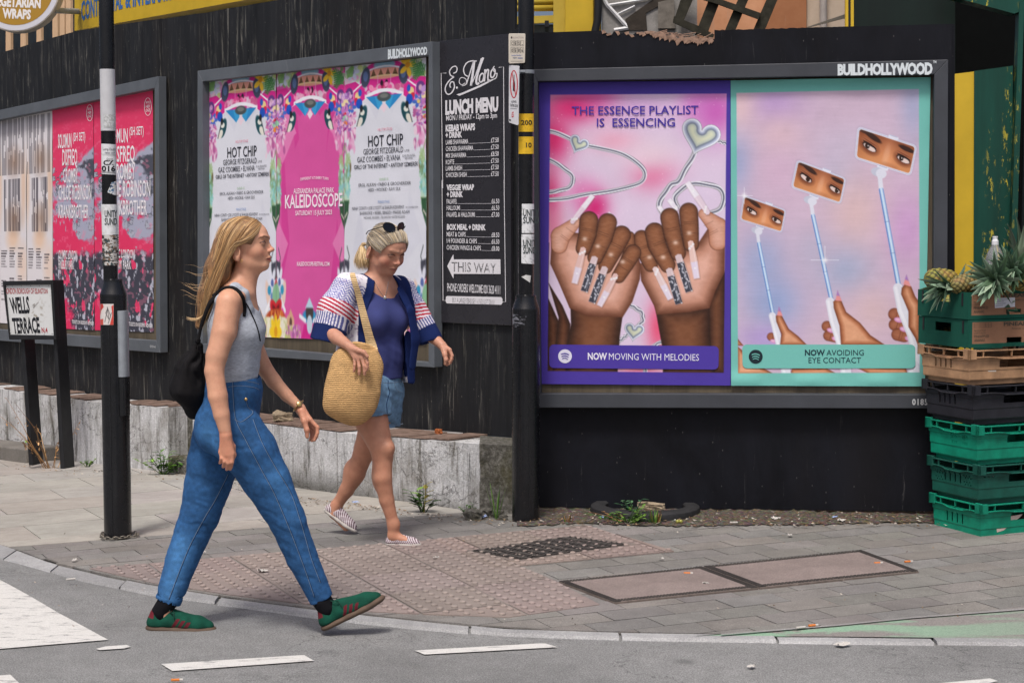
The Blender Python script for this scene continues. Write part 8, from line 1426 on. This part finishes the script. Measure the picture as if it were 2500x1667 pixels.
# the open front: remove a wedge facing forwards between the two front edges
for s_ in (0,): Kj.chain([K(925, 668) + f_ * .14, cO + f_ * .20 + l_ * .005, bO + f_ * .20 + l_ * .015, K(918, 1010) + f_ * .2 + l_ * .02], [.105, .175, .185, .20], .006, l_, 1.0, -1)
Kj.chain(KK((977, 705, -.05), (1003, 760, -.06), (1015, 830, -.05), (1008, 893, -.05)), [.020, .025, .028, .024], .012, f_, .28); Kj.chain(KK((996, 820, .0), (1001, 880, .02), (1003, 930, .02)), [.026, .030, .028], .010, f_, .25); Kj.cap(nb + np.array([0, 0, .0]), nb + f_ * .03 + np.array([0, 0, .15]), .072, .085, .01, None, 1, -1); Kj.cut(K(915, 938), (0, 0, -1), .45)
def kcol(v):
    W_, NV, RD_, BL_ = np.array([220, 217, 224.]), np.array([20, 36, 84.]), np.array([178, 40, 62.]), np.array([104, 108, 168.]); c = np.tile(W_, (len(v), 1)); sp_ = n3(v, .009, 4); c[sp_ > .22] = (176, 164, 186)
    for A_, end, ref in ((RA, K(799, 822, -.225), np.array([-.3, -.9, .2])), (LA, K(1050, 828, .10), np.array([.1, -.95, .2]))):
        a0 = A_[0] + np.array([0, 0, .04]); d = end - a0; L = np.linalg.norm(d); d /= L; t = ((v - a0) @ d) / L; sd = np.cross(d, ref); sd /= np.linalg.norm(sd); x = (v - a0) @ sd; near = np.linalg.norm(v - a0 - np.clip(t, 0, 1)[:, None] * d * L, axis=1) < .115; out = ((v - cO) @ l_) * (-1 if A_ is RA else 1) > .125; m0 = near & out
        ch = (np.abs(((x + .5) / .034) % 1 - .5) * .034 * 1.3 + t * L); m = m0 & (t > .05) & (t < .42) & (((ch / .016) % 1) < .52); c[m] = BL_
        m = m0 & (t > .42) & (t < .66); c[m] = np.where((((t[m] * L + x[m] * .25) / .019) % 1 < .55)[:, None], RD_, W_)
        m = m0 & (t > .66) & (t < .86); c[m] = np.where((((x[m] + t[m] * .03) / .014) % 1 < .6)[:, None], BL_ * .85, W_); m = m0 & (t > .86) if A_ is RA else m0 & (t > .80); c[m] = NV
    # navy band along the open edges and round the neck
    e = SDF(); e.p = [q for q in Kj.p if q[4] == -1][-6:-2]; dd = np.full(len(v), 9.)
    for (t_, lo, hi, k, op, a) in e.p:
        if t_ == 0: A, Bq, ra, rb, fl, q = a; ba = Bq - A; u = np.clip(((v - A) @ ba) / (ba @ ba), 0, 1); dd = np.minimum(dd, np.linalg.norm(v - A - u[:, None] * ba, axis=1) - (ra + (rb - ra) * u))
    body = np.abs((v - cO) @ l_) < .185; m = (dd < .046) & body & ((v - cO) @ f_ > -.06); c[m] = NV; m = (np.linalg.norm((v - nb)[:, :2], axis=1) < .105) & (v[:, 2] > nb[2] - .02); c[m] = NV
    A, Bq = K(998, 760, -.06), K(1010, 830, -.05); uv = np.stack([CX + F_PX * v[:, 0] / (v[:, 1]), v[:, 1]], 1); bc = KK((967, 690, -.05), (1003, 760, -.06), (1015, 830, -.05), (1008, 898, -.05)); d_ = np.min([np.linalg.norm(v - p - np.clip(((v - p) @ (q - p)) / ((q - p) @ (q - p)), 0, 1)[:, None] * (q - p), axis=1) for p, q in zip(bc[:-1], bc[1:])], 0); c[d_ < .034] = NV; return c
kbx = bbox(K(745, 960, .4), K(1100, 650, -.42), pad=.03); ko, kv, kf = figure_mesh('jacket', Kj, [(*kbx, .0042)], M_KNIT, ow, kcol, lambda p: n3(np.stack([p @ l_ * 1.2, p @ f_ * 1.2, p[:, 2] * .6], 1), .06, 11) * .010)
# ---- canvas shoes
def stripes(L, v):
    x, y, z = L.T; c = np.tile(np.array([206, 196, 200.]), (len(v), 1)); m = ((x * .9 + z * .55) / .0145) % 1 < .42; c[m] = (92, 62, 72); return c
for (h_, t_), up in ((fT, (0, 0, 1)), (rT, (.45, 0, .8))): shoe(ow, h_, t_, up, np.linalg.norm(np.array(t_) - np.array(h_)), stripes, (182, 176, 170), M_KNIT, hi=.95, lace=(170, 150, 160))
# ---- hair pulled back into a ponytail
X = MO[0]; H = SDF(); H.sc = 1.1; H.ell(X((-.008, 0, .030)), (.0915, .0795, .0845), RMO, .02); H.ell(X((-.04, 0, -.01)), (.065, .074, .070), RMO, .03); tie = X((-.108, -.008, -.012)); H.cap(X((-.085, 0, .0)), tie, .045, .026, .03)
H.ell(X((.120, 0, -.030)), (.088, .2, .142), RMO, .012, -1); H.ell(X((-.006, -.090, -.040)), (.040, .034, .040), RMO, .01, -1); H.ell(X((-.006, .090, -.040)), (.040, .034, .040), RMO, .01, -1)
v1, f1 = grow_mesh(H, [(*bx(hco, (.175, .175, .175)), .0034)]); GR = [(206, 196, 176), (170, 160, 146), (134, 122, 110), (224, 208, 180), (190, 170, 136), (150, 132, 108)]; c1_ = lin(np.clip(np.array([150, 138, 122.]) * (1 + .4 * n3(v1, .014, 3) * 2)[:, None], 0, 255))
gs_ = []
def scalp(a, x): k = math.sqrt(max(0, 1 - ((x + .008) / .095) ** 2)); return np.array([x, .083 * k * math.sin(a), .030 + .088 * k * math.cos(a)])
for a in np.linspace(-1.9, 1.9, 23):
    x = .086
    while x > -.04 and (((scalp(a, x) - np.array([.120, 0, -.030])) / np.array([.088, .2, .142])) ** 2).sum() < 1.0: x -= .002
    p0 = scalp(a, x + .002); pt = np.array([-.108, -.008, -.012]); gs_.append([X(p0 * (1 - t) + pt * t + np.array([0, 0, .02 * math.sin(pi * t)])) for t in (0, .18, .36, .55, .75, .92)] + [tie])
gs_ = push_out(gs_, MO, (.1045, .0915, .097)); v2, f2_, c2_ = strands(gs_, 2000, GR, .0010, 14, .0030, .05, 16, 1); tt = [tie + RMO @ np.array(q) for q in ((0, 0, 0),)]
pg = [[K(893, 596, -.02), K(884, 600, -.01), K(877 + d, 618, -.015 + e), K(873 + d * 1.8, 640, -.02 + e * 1.6), K(878 + d * 1.5, 662, -.02 + e)] for d, e in ((-2, 0), (5, -.03), (12, -.035), (16, 0), (8, .03), (-2, .0))]; v3, f3, c3 = strands(pg, 700, [(212, 184, 136), (196, 162, 112), (168, 136, 96), (226, 204, 164)], .0010, 15, .005, .15)
hv = np.concatenate([v1, v2, v3]); mobj('hair', hv, np.concatenate([f1, f2_ + len(v1), f3 + len(v1) + len(v2)]), M_HAIR, ow, cols=np.concatenate([c1_, c2_, c3]), smooth=True)
# ---- sunglasses pushed up on the hair
sg_ = thing('sunglasses', 'black sunglasses pushed up on the hair of the older woman', 'sunglasses', X((.03, 0, .125))); M_LENS = simple('dark_lens', (30, 36, 48), .08, .6)
mb = MB(); ml_ = MB(); SHG = np.array([-.030, .010, .030])
for y in (-1, 1):
    c = X((.048, y * .034, .116)) + SHG; t = np.linspace(0, 2 * pi, 28, endpoint=False); ux, uz = RMO @ np.array([-.38, .92 * y, -.02]), RMO @ np.array([-.55, 0, .83]); loop = [c + ux * .032 * np.sign(cos(a)) * abs(cos(a)) ** .8 + uz * .0225 * np.sign(sin(a)) * abs(sin(a)) ** .85 for a in t]; nn = np.cross(ux, uz); mb.tube(loop + loop[:1], .0028, 6, cap=False); ml_.prism([p - nn * .0008 for p in loop], nn * .0016)
    mb.tube([X((.042, y * .064, .118)) + SHG, X((.01, y * .084, .092)) + SHG * .8, X((-.04, y * .088, .055)) + SHG * .5, X((-.06, y * .084, .032)) + SHG * .3], .0026, 6)
mb.tube([X((.056, -.010, .120)) + SHG, X((.060, 0, .124)) + SHG, X((.056, .010, .120)) + SHG], .0024, 6); mb.out('frame', M_BLACK, sg_, smooth=True); ml_.out('lens', M_LENS, sg_)
# ---- necklace and pendant
co = Caster((ov, of), (tov, tof)); mb = MB(); M_SIL = simple('silver', (206, 204, 200), .25, .5, .8); mb.tube([co(u, v, .002) for u, v in Ras.spline(None, [(915, 688), (924, 706), (933, 719), (939, 725), (943, 714), (946, 702), (948, 688)], 5)], .0011, 5); pc = co(939.6, 727, .003); mb.lathe([(.008, -.001), (.0085, .001), (.006, .002)], pc, 16, np.array([[1, 0, 0], [0, 0, -1], [0, 1, 0]])); mb.out('necklace', M_SIL, ow, smooth=True)
mb = MB(); e_ = X((-.012, -.088, -.062)); mb.lathe([(.001, -.003), (.004, 0), (.001, .003)], e_, 10); mb.out('earring', M_SIL, ow, smooth=True)
# ---- straw shoulder bag
def m_straw(): q = NT('woven_straw'); v = q.map(1.); a = q.attr(); w = q.n('ShaderNodeTexWave', wave_type='BANDS', bands_direction='Z'); q.l(q.map((1, 1, 1)), w.inputs[0]); w.inputs['Scale'].default_value = 34; w.inputs['Distortion'].default_value = 1.6; w.inputs['Detail'].default_value = 3; w.inputs['Detail Scale'].default_value = 2.5; f = q.noise(q.map((60, 60, 160)), 1., 3, .6); c = q.mix(1., a, q.ramp(w.outputs['Fac'], [(.1, .70), (.55, 1.08)]), 'MULTIPLY'); c = q.mix(1., c, q.ramp(f, [(.3, .82), (.7, 1.1)]), 'MULTIPLY'); q.bump(w.outputs['Fac'], .6, .004); return q.fin(c, .85, .2)
M_STRAW = m_straw(); sbg = thing('straw_bag', 'woven straw shoulder bag hanging at the hip of the older woman', 'bag', K(858, 1022, -.33))
S = SDF(); S.chain([K(868, 862, -.335), K(866, 905, -.345), K(862, 955, -.35), K(862, 975, -.345)], [.112, .122, .136, .128], .03, YLAT, .46); S.ell(K(800, 985, -.35) + np.array([.06, 0, 0]), (.07, .05, .06), None, .05); S.cut(K(868, 846, -.335), (.08, -.3, 1), .2, .006); S.cap(K(868, 800, -.335), K(867, 880, -.335), .104, .098, .004, YLAT, .38, -1)
bbx = bbox(K(780, 1050, -.2), K(950, 820, -.48), pad=.03); figure_mesh('basket', S, [(*bbx, .0038)], M_STRAW, sbg, lambda v: np.array([204, 164, 112.]) * (1 + .12 * n3(v, .03, 3))[:, None], lambda p: n3(np.stack([p[:, 0], p[:, 1], p[:, 2] * .8], 1), .11, 6) * .034)
cst = Caster((tov, tof), (kv, kf), (ov, of)); sp = Ras.spline(None, [(861, 672), (866, 690), (875, 720), (884, 755), (893, 790), (902, 825), (910, 860), (912, 905), (908, 945)], 6); pts = np.array([cst(u, v, .014, 8.5) for u, v in sp]); ys_ = pts[:, 1]; ys_[-14:] = np.minimum(ys_[-14:], np.linspace(ys_[-15], OY - .38, 14)); pts = np.array([P(u, v, y) for (u, v), y in zip(sp, np.convolve(np.pad(ys_, 4, 'edge'), np.ones(9) / 9, 'valid'))]); pts = np.concatenate([[pts[0] + np.array([-.03, .20, -.16]), pts[0] + np.array([-.02, .15, -.05]), pts[0] + np.array([-.008, .075, .006])], pts]); NR = np.tile([.15, -1, .25], (len(pts), 1)); NR[:5] = [(.1, .9, .5), (.1, .5, .85), (.1, 0, 1), (.1, -.5, .85), (.12, -.8, .5)]
mb = MB(); ribbon(mb, pts, np.interp(np.arange(len(pts)), [0, 10, 32, len(pts)], [.025, .028, .042, .080]), NR, .009, (214, 184, 138)); mb.out('strap', M_STRAW, sbg, vcol=True, smooth=False)
# ================================================================== covers let into the paving
M_IRON = simple('cast_iron', (70, 66, 63), .55, .45, .4, var=.3, vs=40, bump=.4, bs=200); M_RIM = simple('rusty_rim', (112, 102, 96), .8, .2, var=.3, vs=40, bump=.3, bs=200); M_CONC = m_paver('cover_concrete', 160, .5)
def bil(q, dz): q = [np.array(p, float) for p in q]; return lambda u, v: G(*((q[0] * (1 - u) + q[1] * u) * (1 - v) + (q[3] * (1 - u) + q[2] * u) * v), dz)
def cover_sheet(name, mat, par, f, u0, u1, v0, v1, col=None, dz=0.): mb = MB(); a = [f(u0, v0), f(u1, v0), f(u1, v1), f(u0, v1)]; mb.prism([p + [0, 0, dz] for p in a], (0, 0, -.012), col); return mb.out(name, mat, par, vcol=col is not None)
mq = [(1150, 1344), (1393, 1310), (1535, 1328), (1268, 1365)]; mh = thing('manhole_cover', 'dark cast iron cover with a wavy tread set in the pink blister paving', 'manhole cover', G(1340, 1338, .03)); f = bil(mq, .040)
cover_sheet('surround', M_CONC, mh, bil(mq, .0375), -.06, 1.06, -.08, 1.08, (128, 118, 112)); cover_sheet('plate', M_IRON, mh, f, 0, 1, 0, 1); mb = MB()
for k in range(11):
    v = .05 + k * .09; pts = []
    for j in range(49): u = .02 + .96 * j / 48; pts.append(f(u, v + .028 * (1 if (j // 3) % 2 else -1)) + [0, 0, .002])
    mb.tube(pts, .0065, 5, flat=.7)
mb.out('tread', M_IRON, mh, smooth=True)
cq = [(1364, 1419), (2103, 1343), (2243, 1394), (1501, 1470)]
for u0, u1, lb in ((0., .472, 'pink concrete filled access cover nearest the blister paving'), (.478, 1., 'pink concrete filled access cover farther along the paving')):
    t = thing('access_cover', lb, 'access cover', bil(cq, .03)((u0 + u1) / 2, .5)); f = bil(cq, .038); cover_sheet('rim', M_RIM, t, f, u0, u1, 0, 1); w = .022; cover_sheet('infill', M_CONC, t, f, u0 + w, u1 - w, .075, .92, (140, 127, 122), .003); mb = MB(); r = random.Random(lb)
    for k in range(4):
        for v in (.015 + .02 * k, .925 + .02 * k):
            for j in range(44): ua = u0 + (u1 - u0) * (j + .12) / 44; ub = u0 + (u1 - u0) * (j + .8) / 44; mb.tube([f(ua, v) + [0, 0, .002], f(ub, v) + [0, 0, .002]], .0035, 4) if k % 2 == 0 else None
        for uu in (u0 + .003 + .0055 * k, u1 - .003 - .0055 * k):
            for j in range(26): mb.tube([f(uu, (j + .12) / 26) + [0, 0, .002], f(uu, (j + .8) / 26) + [0, 0, .002]], .0035, 4)
    tag(mb.out('studs', M_IRON, t), kind='stuff')
# ================================================================== things lying about
M_RUBB = simple('old_rubber', (44, 44, 46), .7, .3, var=.35, vs=20, bump=.3, bs=90)
ty = G(1585, 1276, .03); tyc = np.array([ty[0], ty[1] + .30, ty[2] + .006]); mb = MB(); mb.lathe([(.225, 0), (.222, .036), (.235, .048), (.285, .047), (.304, .036), (.309, .012), (.306, -.01)], tyc, 56, cap=False); tag(auto_smooth(mb.out('rubber_ring', M_RUBB, None, tyc), 45), 'old black rubber ring half buried at the foot of the hoarding', 'rubber ring')
def chunk(name, px, py, sz, mat, label, cat, lift=0., pos=None, seed=1):
    c = G(px, py, .03) if pos is None else np.array(pos); r = np.random.default_rng(seed); bm = bmesh.new(); bmesh.ops.create_cube(bm, size=1); bmesh.ops.subdivide_edges(bm, edges=bm.edges[:], cuts=3, use_grid_fill=True); R_ = rotz(r.uniform(-.5, .5))
    V = []; bm.verts.ensure_lookup_table()
    for v in bm.verts: p = np.array(v.co) * (1 - .12 * (abs(v.co.x) + abs(v.co.y) > .7)); p = p * np.array(sz); p = p + np.array([mnoise.noise(v.co * 2.1 + Vector((seed, 0, 0))), mnoise.noise(v.co * 2.3 + Vector((0, seed, 4))), mnoise.noise(v.co * 1.9 + Vector((3, 0, seed)))]) * min(sz) * .35; V.append(R_ @ p + c + np.array([0, 0, sz[2] / 2 + lift]))
    F = [tuple(v.index for v in f.verts) for f in bm.faces]; bm.free(); return tag(mobj(name, V, F, mat, None, c), label, cat)
M_STONE = simple('pale_stone', (146, 132, 112), .95, .15, var=.35, vs=30, bump=.6, bs=120)
chunk('brick_piece', 1590, 1262, (.16, .07, .032), M_STONE, 'flat piece of pale brick lying on the rubber ring', 'brick', .048, seed=3)
cp_ = LOWW.hit(690, 1030, -.10); chunk('stone', 0, 0, (.13, .08, .055), M_STONE, 'broken wedge of stone on top of the low wall behind the younger woman', 'stone', pos=cp_ + [0, 0, .01], seed=5)
cp_ = LOWW.hit(1071, 1062, -.12); chunk('orange_peel', 0, 0, (.045, .04, .025), simple('orange_peel', (150, 84, 44), .7, .3), 'scrap of orange peel on top of the low wall beside the older woman', 'peel', pos=cp_ + [0, 0, .01], seed=7)
for k, (x, y, s) in enumerate(((1156, 1268, .10), (1186, 1262, .08), (1216, 1262, .07), (1228, 1268, .05))): tag(chunk('rubble', x, y, (s, s * .8, s * .55), M_MOSS, ('largest dark lump of rubble at the end of the low wall', 'middle dark lump of rubble at the end of the low wall', 'dark lump of rubble behind the grass beside the corner post', 'smallest lump of rubble against the corner post')[k], 'rubble', seed=11 + k), group='rubble at the end of the low wall')
# cigarette ends, scraps of paper and plastic, each on its own
M_TAN = simple('filter_paper', (206, 122, 62), .8, .2); M_WHT = simple('white_paper', (188, 184, 178), .8, .2, var=.1, vs=60); M_PLAS = simple('blue_white_plastic', (150, 168, 206), .3, .5, var=.3, vs=60)
def butt(px, py, a, whole, label, s=1., dz=.036):
    c = G(px, py, dz); d = np.array([cos(a), sin(a), 0]); t = thing('cigarette_end', label, 'cigarette end', c, 'cigarette ends on the ground'); z = np.array([0, 0, .004 * s])
    mb = MB(); mb.tube([c + z - d * .013 * s, c + z + d * .011 * s], .004 * s, 10); mb.out('filter', M_TAN if whole else M_WHT, t); mb = MB(); mb.tube([c + z + d * .0112 * s, c + z + d * .021 * s], .0039 * s, 10); mb.out('paper_end', M_WHT, t)
for k, (x, y, a, w, lb) in enumerate(((1678, 1401, -.1, 1, 'orange cigarette end on the nearer access cover'), (2216, 1372.6, .3, 1, 'orange cigarette end just beyond the farther access cover'), (2142, 1376, .2, 1, 'orange cigarette end on the rim of the farther access cover'), (1983, 1528.6, .35, 1, 'orange cigarette end at the corner of the green paint'), (1952, 1534, .4, 0, 'white cigarette end beside the orange one at the green paint'), (1638, 1271, .0, 1, 'orange cigarette end beside the grapes'), (2161, 1250, .1, 1, 'orange cigarette end against the hoarding left of the crates'), (429, 1662, .1, 1, 'orange cigarette end on the road below the white dash'), (1789, 1277, .1, 0, 'pale cigarette end on the dirt strip right of the rubber ring'), (170, 1416, .5, 0, 'pale cigarette end in the gutter by the kerb'))): butt(x, y, a, w, lb, 1.25, .036 if y < 1550 else .021)
def scrap(px, py, s, mat, label, seed, dz=.037, cat='litter'):
    s *= .72; c = G(px, py, dz); r = np.random.default_rng(seed); n = 6; g = np.array([[(i / (n - 1) - .5) * s * 1.5, (j / (n - 1) - .5) * s, 0] for j in range(n) for i in range(n)]); g += r.normal(0, s * .10, g.shape); g[:, 2] = np.abs(r.normal(0, s * .16, len(g))) + .001; tag(mobj('scrap', g @ rotz(r.uniform(0, 3)).T + c, grid_faces(n, n), mat, None, c, smooth=False), label, cat, 'scraps of litter')
for k, (x, y, s, m_, lb) in enumerate(((1481, 1262, .07, M_PLAS, 'crumpled bluish plastic scrap in front of the rubber ring'), (1892, 1266, .05, M_WHT, 'white plastic lid on the dirt strip under the hoarding'), (2055, 1271, .045, M_WHT, 'white crumpled scrap beside the blue one near the crates'), (2038, 1262, .03, M_PLAS, 'small blue scrap near the crates'), (1723, 1424, .025, M_WHT, 'white paper scrap on the nearer access cover'), (1929, 1306, .03, M_WHT, 'white paper scrap on the grey paving below the dirt strip'), (643, 1394, .045, M_WHT, 'white lump of tissue on the pink paving behind the younger woman'), (1065, 1361, .03, M_WHT, 'white scrap on the pink paving left of the iron cover'), (182, 1367, .03, M_WHT, 'white scrap on the grey paving below the banded lamp post'), (2056, 1574, .05, M_WHT, 'white scrap on the road just below the kerb'), (868, 1226, .04, M_PLAS, 'pale scrap at the foot of the low wall behind the older woman'), (1176, 1262, .05, M_PLAS, 'bluish scrap at the end of the low wall'), (1614, 1363, .025, M_WHT, 'white scrap at the corner of the pink paving'), (1836, 1627, .03, M_WHT, 'pale scrap out on the road'), (498, 1348, .02, M_WHT, 'tiny white scrap beside the pink paving, behind the legs of the younger woman'))): scrap(x, y, s, m_, lb, 40 + k, .040 if y < 1550 else .021)
M_GRAPE = simple('grape_skin', (150, 150, 70), .3, .5)
for k, (x, y) in enumerate(((1654, 1277), (1662, 1277))): c = G(x, y, .037); mb = MB(); mb.lathe([(.001, 0), (.008, .003), (.011, .010), (.008, .018), (.001, .021)], c, 16); tag(mb.out('grape', M_GRAPE, None, c, smooth=True), ('left grape of the pair by the rubber ring', 'right grape of the pair by the rubber ring')[k], 'grape', 'grapes by the rubber ring')
# ---- weeds
M_WEED = vmat('weed_leaf', .6, .3, .15, 120.)
def leaf(mb, p, d, L, w, col, droop=.3):
    d = np.array(d, float); d /= np.linalg.norm(d); s_ = np.cross(d, [0, 0, 1.]); s_ /= np.linalg.norm(s_) + 1e-9; n = 5; pts = []; q = np.array(p, float)
    for j in range(n): pts.append(q.copy()); d = d - np.array([0, 0, droop * .22]); d /= np.linalg.norm(d); q = q + d * L / (n - 1)
    pts = np.array(pts); ww = w * np.array([.3, .9, 1., .65, .05]); V = np.concatenate([pts + s_ * ww[:, None], pts - [0, 0, w * .15], pts - s_ * ww[:, None]]); mb.add(V, [(i, i + 1, n + i + 1, n + i) for i in range(n - 1)] + [(n + i, n + i + 1, 2 * n + i + 1, 2 * n + i) for i in range(n - 1)], np.clip(np.array(col, float), 0, 255))
def plant(px, py, h, spread, n, cols, label, seed, kind='leafy', dz=.03):
    c = G(px, py, dz); r = np.random.default_rng(seed); t = thing('weed', label, 'weed', c, 'weeds growing out of the paving'); mb = MB(); ms = MB(); ns = 0
    for k in range(n):
        a = r.uniform(0, 2 * pi); b = r.uniform(.1, 1) ** .7; base = c + np.array([cos(a), sin(a) * .5, 0]) * spread * .25 * r.random(); col = np.array(cols[r.integers(len(cols))]) * r.uniform(.75, 1.2)
        if kind == 'grass': leaf(mb, base, (cos(a) * .25, sin(a) * .25, 1), h * r.uniform(.5, 1.1), .004, col, .25)
        elif kind == 'dry':
            tip = base + np.array([cos(a) * spread * r.uniform(.3, 1) - spread * .3, sin(a) * spread * .4, h * r.uniform(.4, 1.1)]); mid = (base + tip) / 2 + np.array([0, 0, h * .1]) + r.normal(0, .02, 3); ms.tube([base, mid, tip], [.003, .0022, .001], 4, col); ns += 1
            for j in range(7): f = r.uniform(.3, 1); leaf(mb, base + (tip - base) * f, r.normal(0, 1, 3), .03, .006, col * r.uniform(.7, 1.2), .2)
        else:
            tip = base + np.array([cos(a) * spread * b, sin(a) * spread * .5 * b, h * r.uniform(.3, 1)]); ms.tube([base, (base + tip) / 2 + [0, 0, .01], tip], [.003, .0025, .0015], 4, col * .8); ns += 1
            for j in range(5): f = .35 + .16 * j; a2 = r.uniform(0, 2 * pi); leaf(mb, base + (tip - base) * min(f, 1), (cos(a2), sin(a2) * .7, r.uniform(.1, .8)), h * r.uniform(.22, .38), h * .085, col * r.uniform(.85, 1.15), .5)
    mb.out('leaves', M_WEED, t, vcol=True); ms.out('stems', M_WEED, t, vcol=True) if ns else None
GR_ = [(70, 110, 40), (96, 138, 52), (54, 88, 36), (120, 156, 70)]; YL = GR_ + [(150, 140, 60)]; DRY = [(168, 128, 84), (146, 108, 70), (190, 150, 104), (120, 90, 60)]
plant(396, 1158, .16, .16, 16, GR_, 'bushy green weed at the end of the low wall near the banded lamp post', 1); plant(1034, 1250, .17, .07, 8, YL, 'tall thin weed with yellowing leaves at the foot of the low wall', 2); plant(1146, 1264, .08, .06, 12, GR_, 'low bright green weed near the end of the low wall', 3)
plant(1212, 1268, .20, .04, 9, GR_, 'tuft of grass blades beside the corner lamp post', 4, 'grass'); plant(1530, 1278, .09, .22, 26, GR_ + DRY[:1], 'spreading weeds in front of the left part of the rubber ring', 5); plant(1600, 1280, .09, .10, 30, GR_ + DRY, 'grassy tuft in front of the right part of the rubber ring', 6, 'grass'); plant(1548, 1262, .11, .07, 10, [(70, 116, 80), (88, 130, 90)], 'broad leaved weed growing inside the rubber ring', 7)
plant(122, 1143, .50, .34, 12, DRY, 'dry brown weed between the posts of the street sign', 8, 'dry'); plant(58, 1112, .14, .08, 8, GR_ + [(170, 160, 60)], 'small green weed left of the street sign posts', 9); plant(212, 1140, .08, .08, 8, GR_, 'small green weed right of the street sign posts', 10); plant(1385, 1276, .05, .12, 20, DRY + GR_[:1], 'dry grass beside the corner lamp post on the dirt strip', 11, 'grass')
# ---- dead leaves and grit along the foot of the walls
r = np.random.default_rng(77); mb = MB()
for k in range(1500):
    q = r.random()
    if q < .40: u = r.uniform(1264, 2330); v = r.uniform(1246, 1284) ; p = G(u, v, .045)
    elif q < .75: u = r.uniform(430, 1255); yb = np.interp(u, [430, 640, 730, 1000, 1172, 1255], [1150, 1192, 1212, 1246, 1262, 1268]); p = G(u, yb + abs(r.normal(0, 9)), .036)
    elif q < .88: u = r.uniform(20, 420); yb = np.interp(u, [0, 150, 300, 420], [1118, 1145, 1152, 1158]); p = G(u, yb + r.normal(4, 6), .036)
    else: u = r.uniform(0, 2480); v = r.uniform(1290, 1530); p = G(u, v, .039)
    s = r.uniform(.004, .014); a = r.uniform(0, pi); d = np.array([cos(a), sin(a), 0]) * s; e = np.array([-sin(a), cos(a), 0]) * s * r.uniform(.3, .7); z = np.array([0, 0, s * r.uniform(.1, .6)]); col = [(120, 96, 70), (150, 126, 96), (90, 76, 60), (196, 188, 176), (70, 60, 50), (160, 150, 140)][r.integers(6)]
    if q >= .88: s *= .5; d *= .5; e *= .6
    mb.add([p - d, p + e, p + d + z, p - e + z * .4], [(0, 1, 2), (0, 2, 3)], col)
tag(mb.out('leaf_litter', M_WEED, None, (0, 9, 0), vcol=True), 'dry leaf scraps and grit scattered along the foot of the walls', 'litter', None, 'stuff')
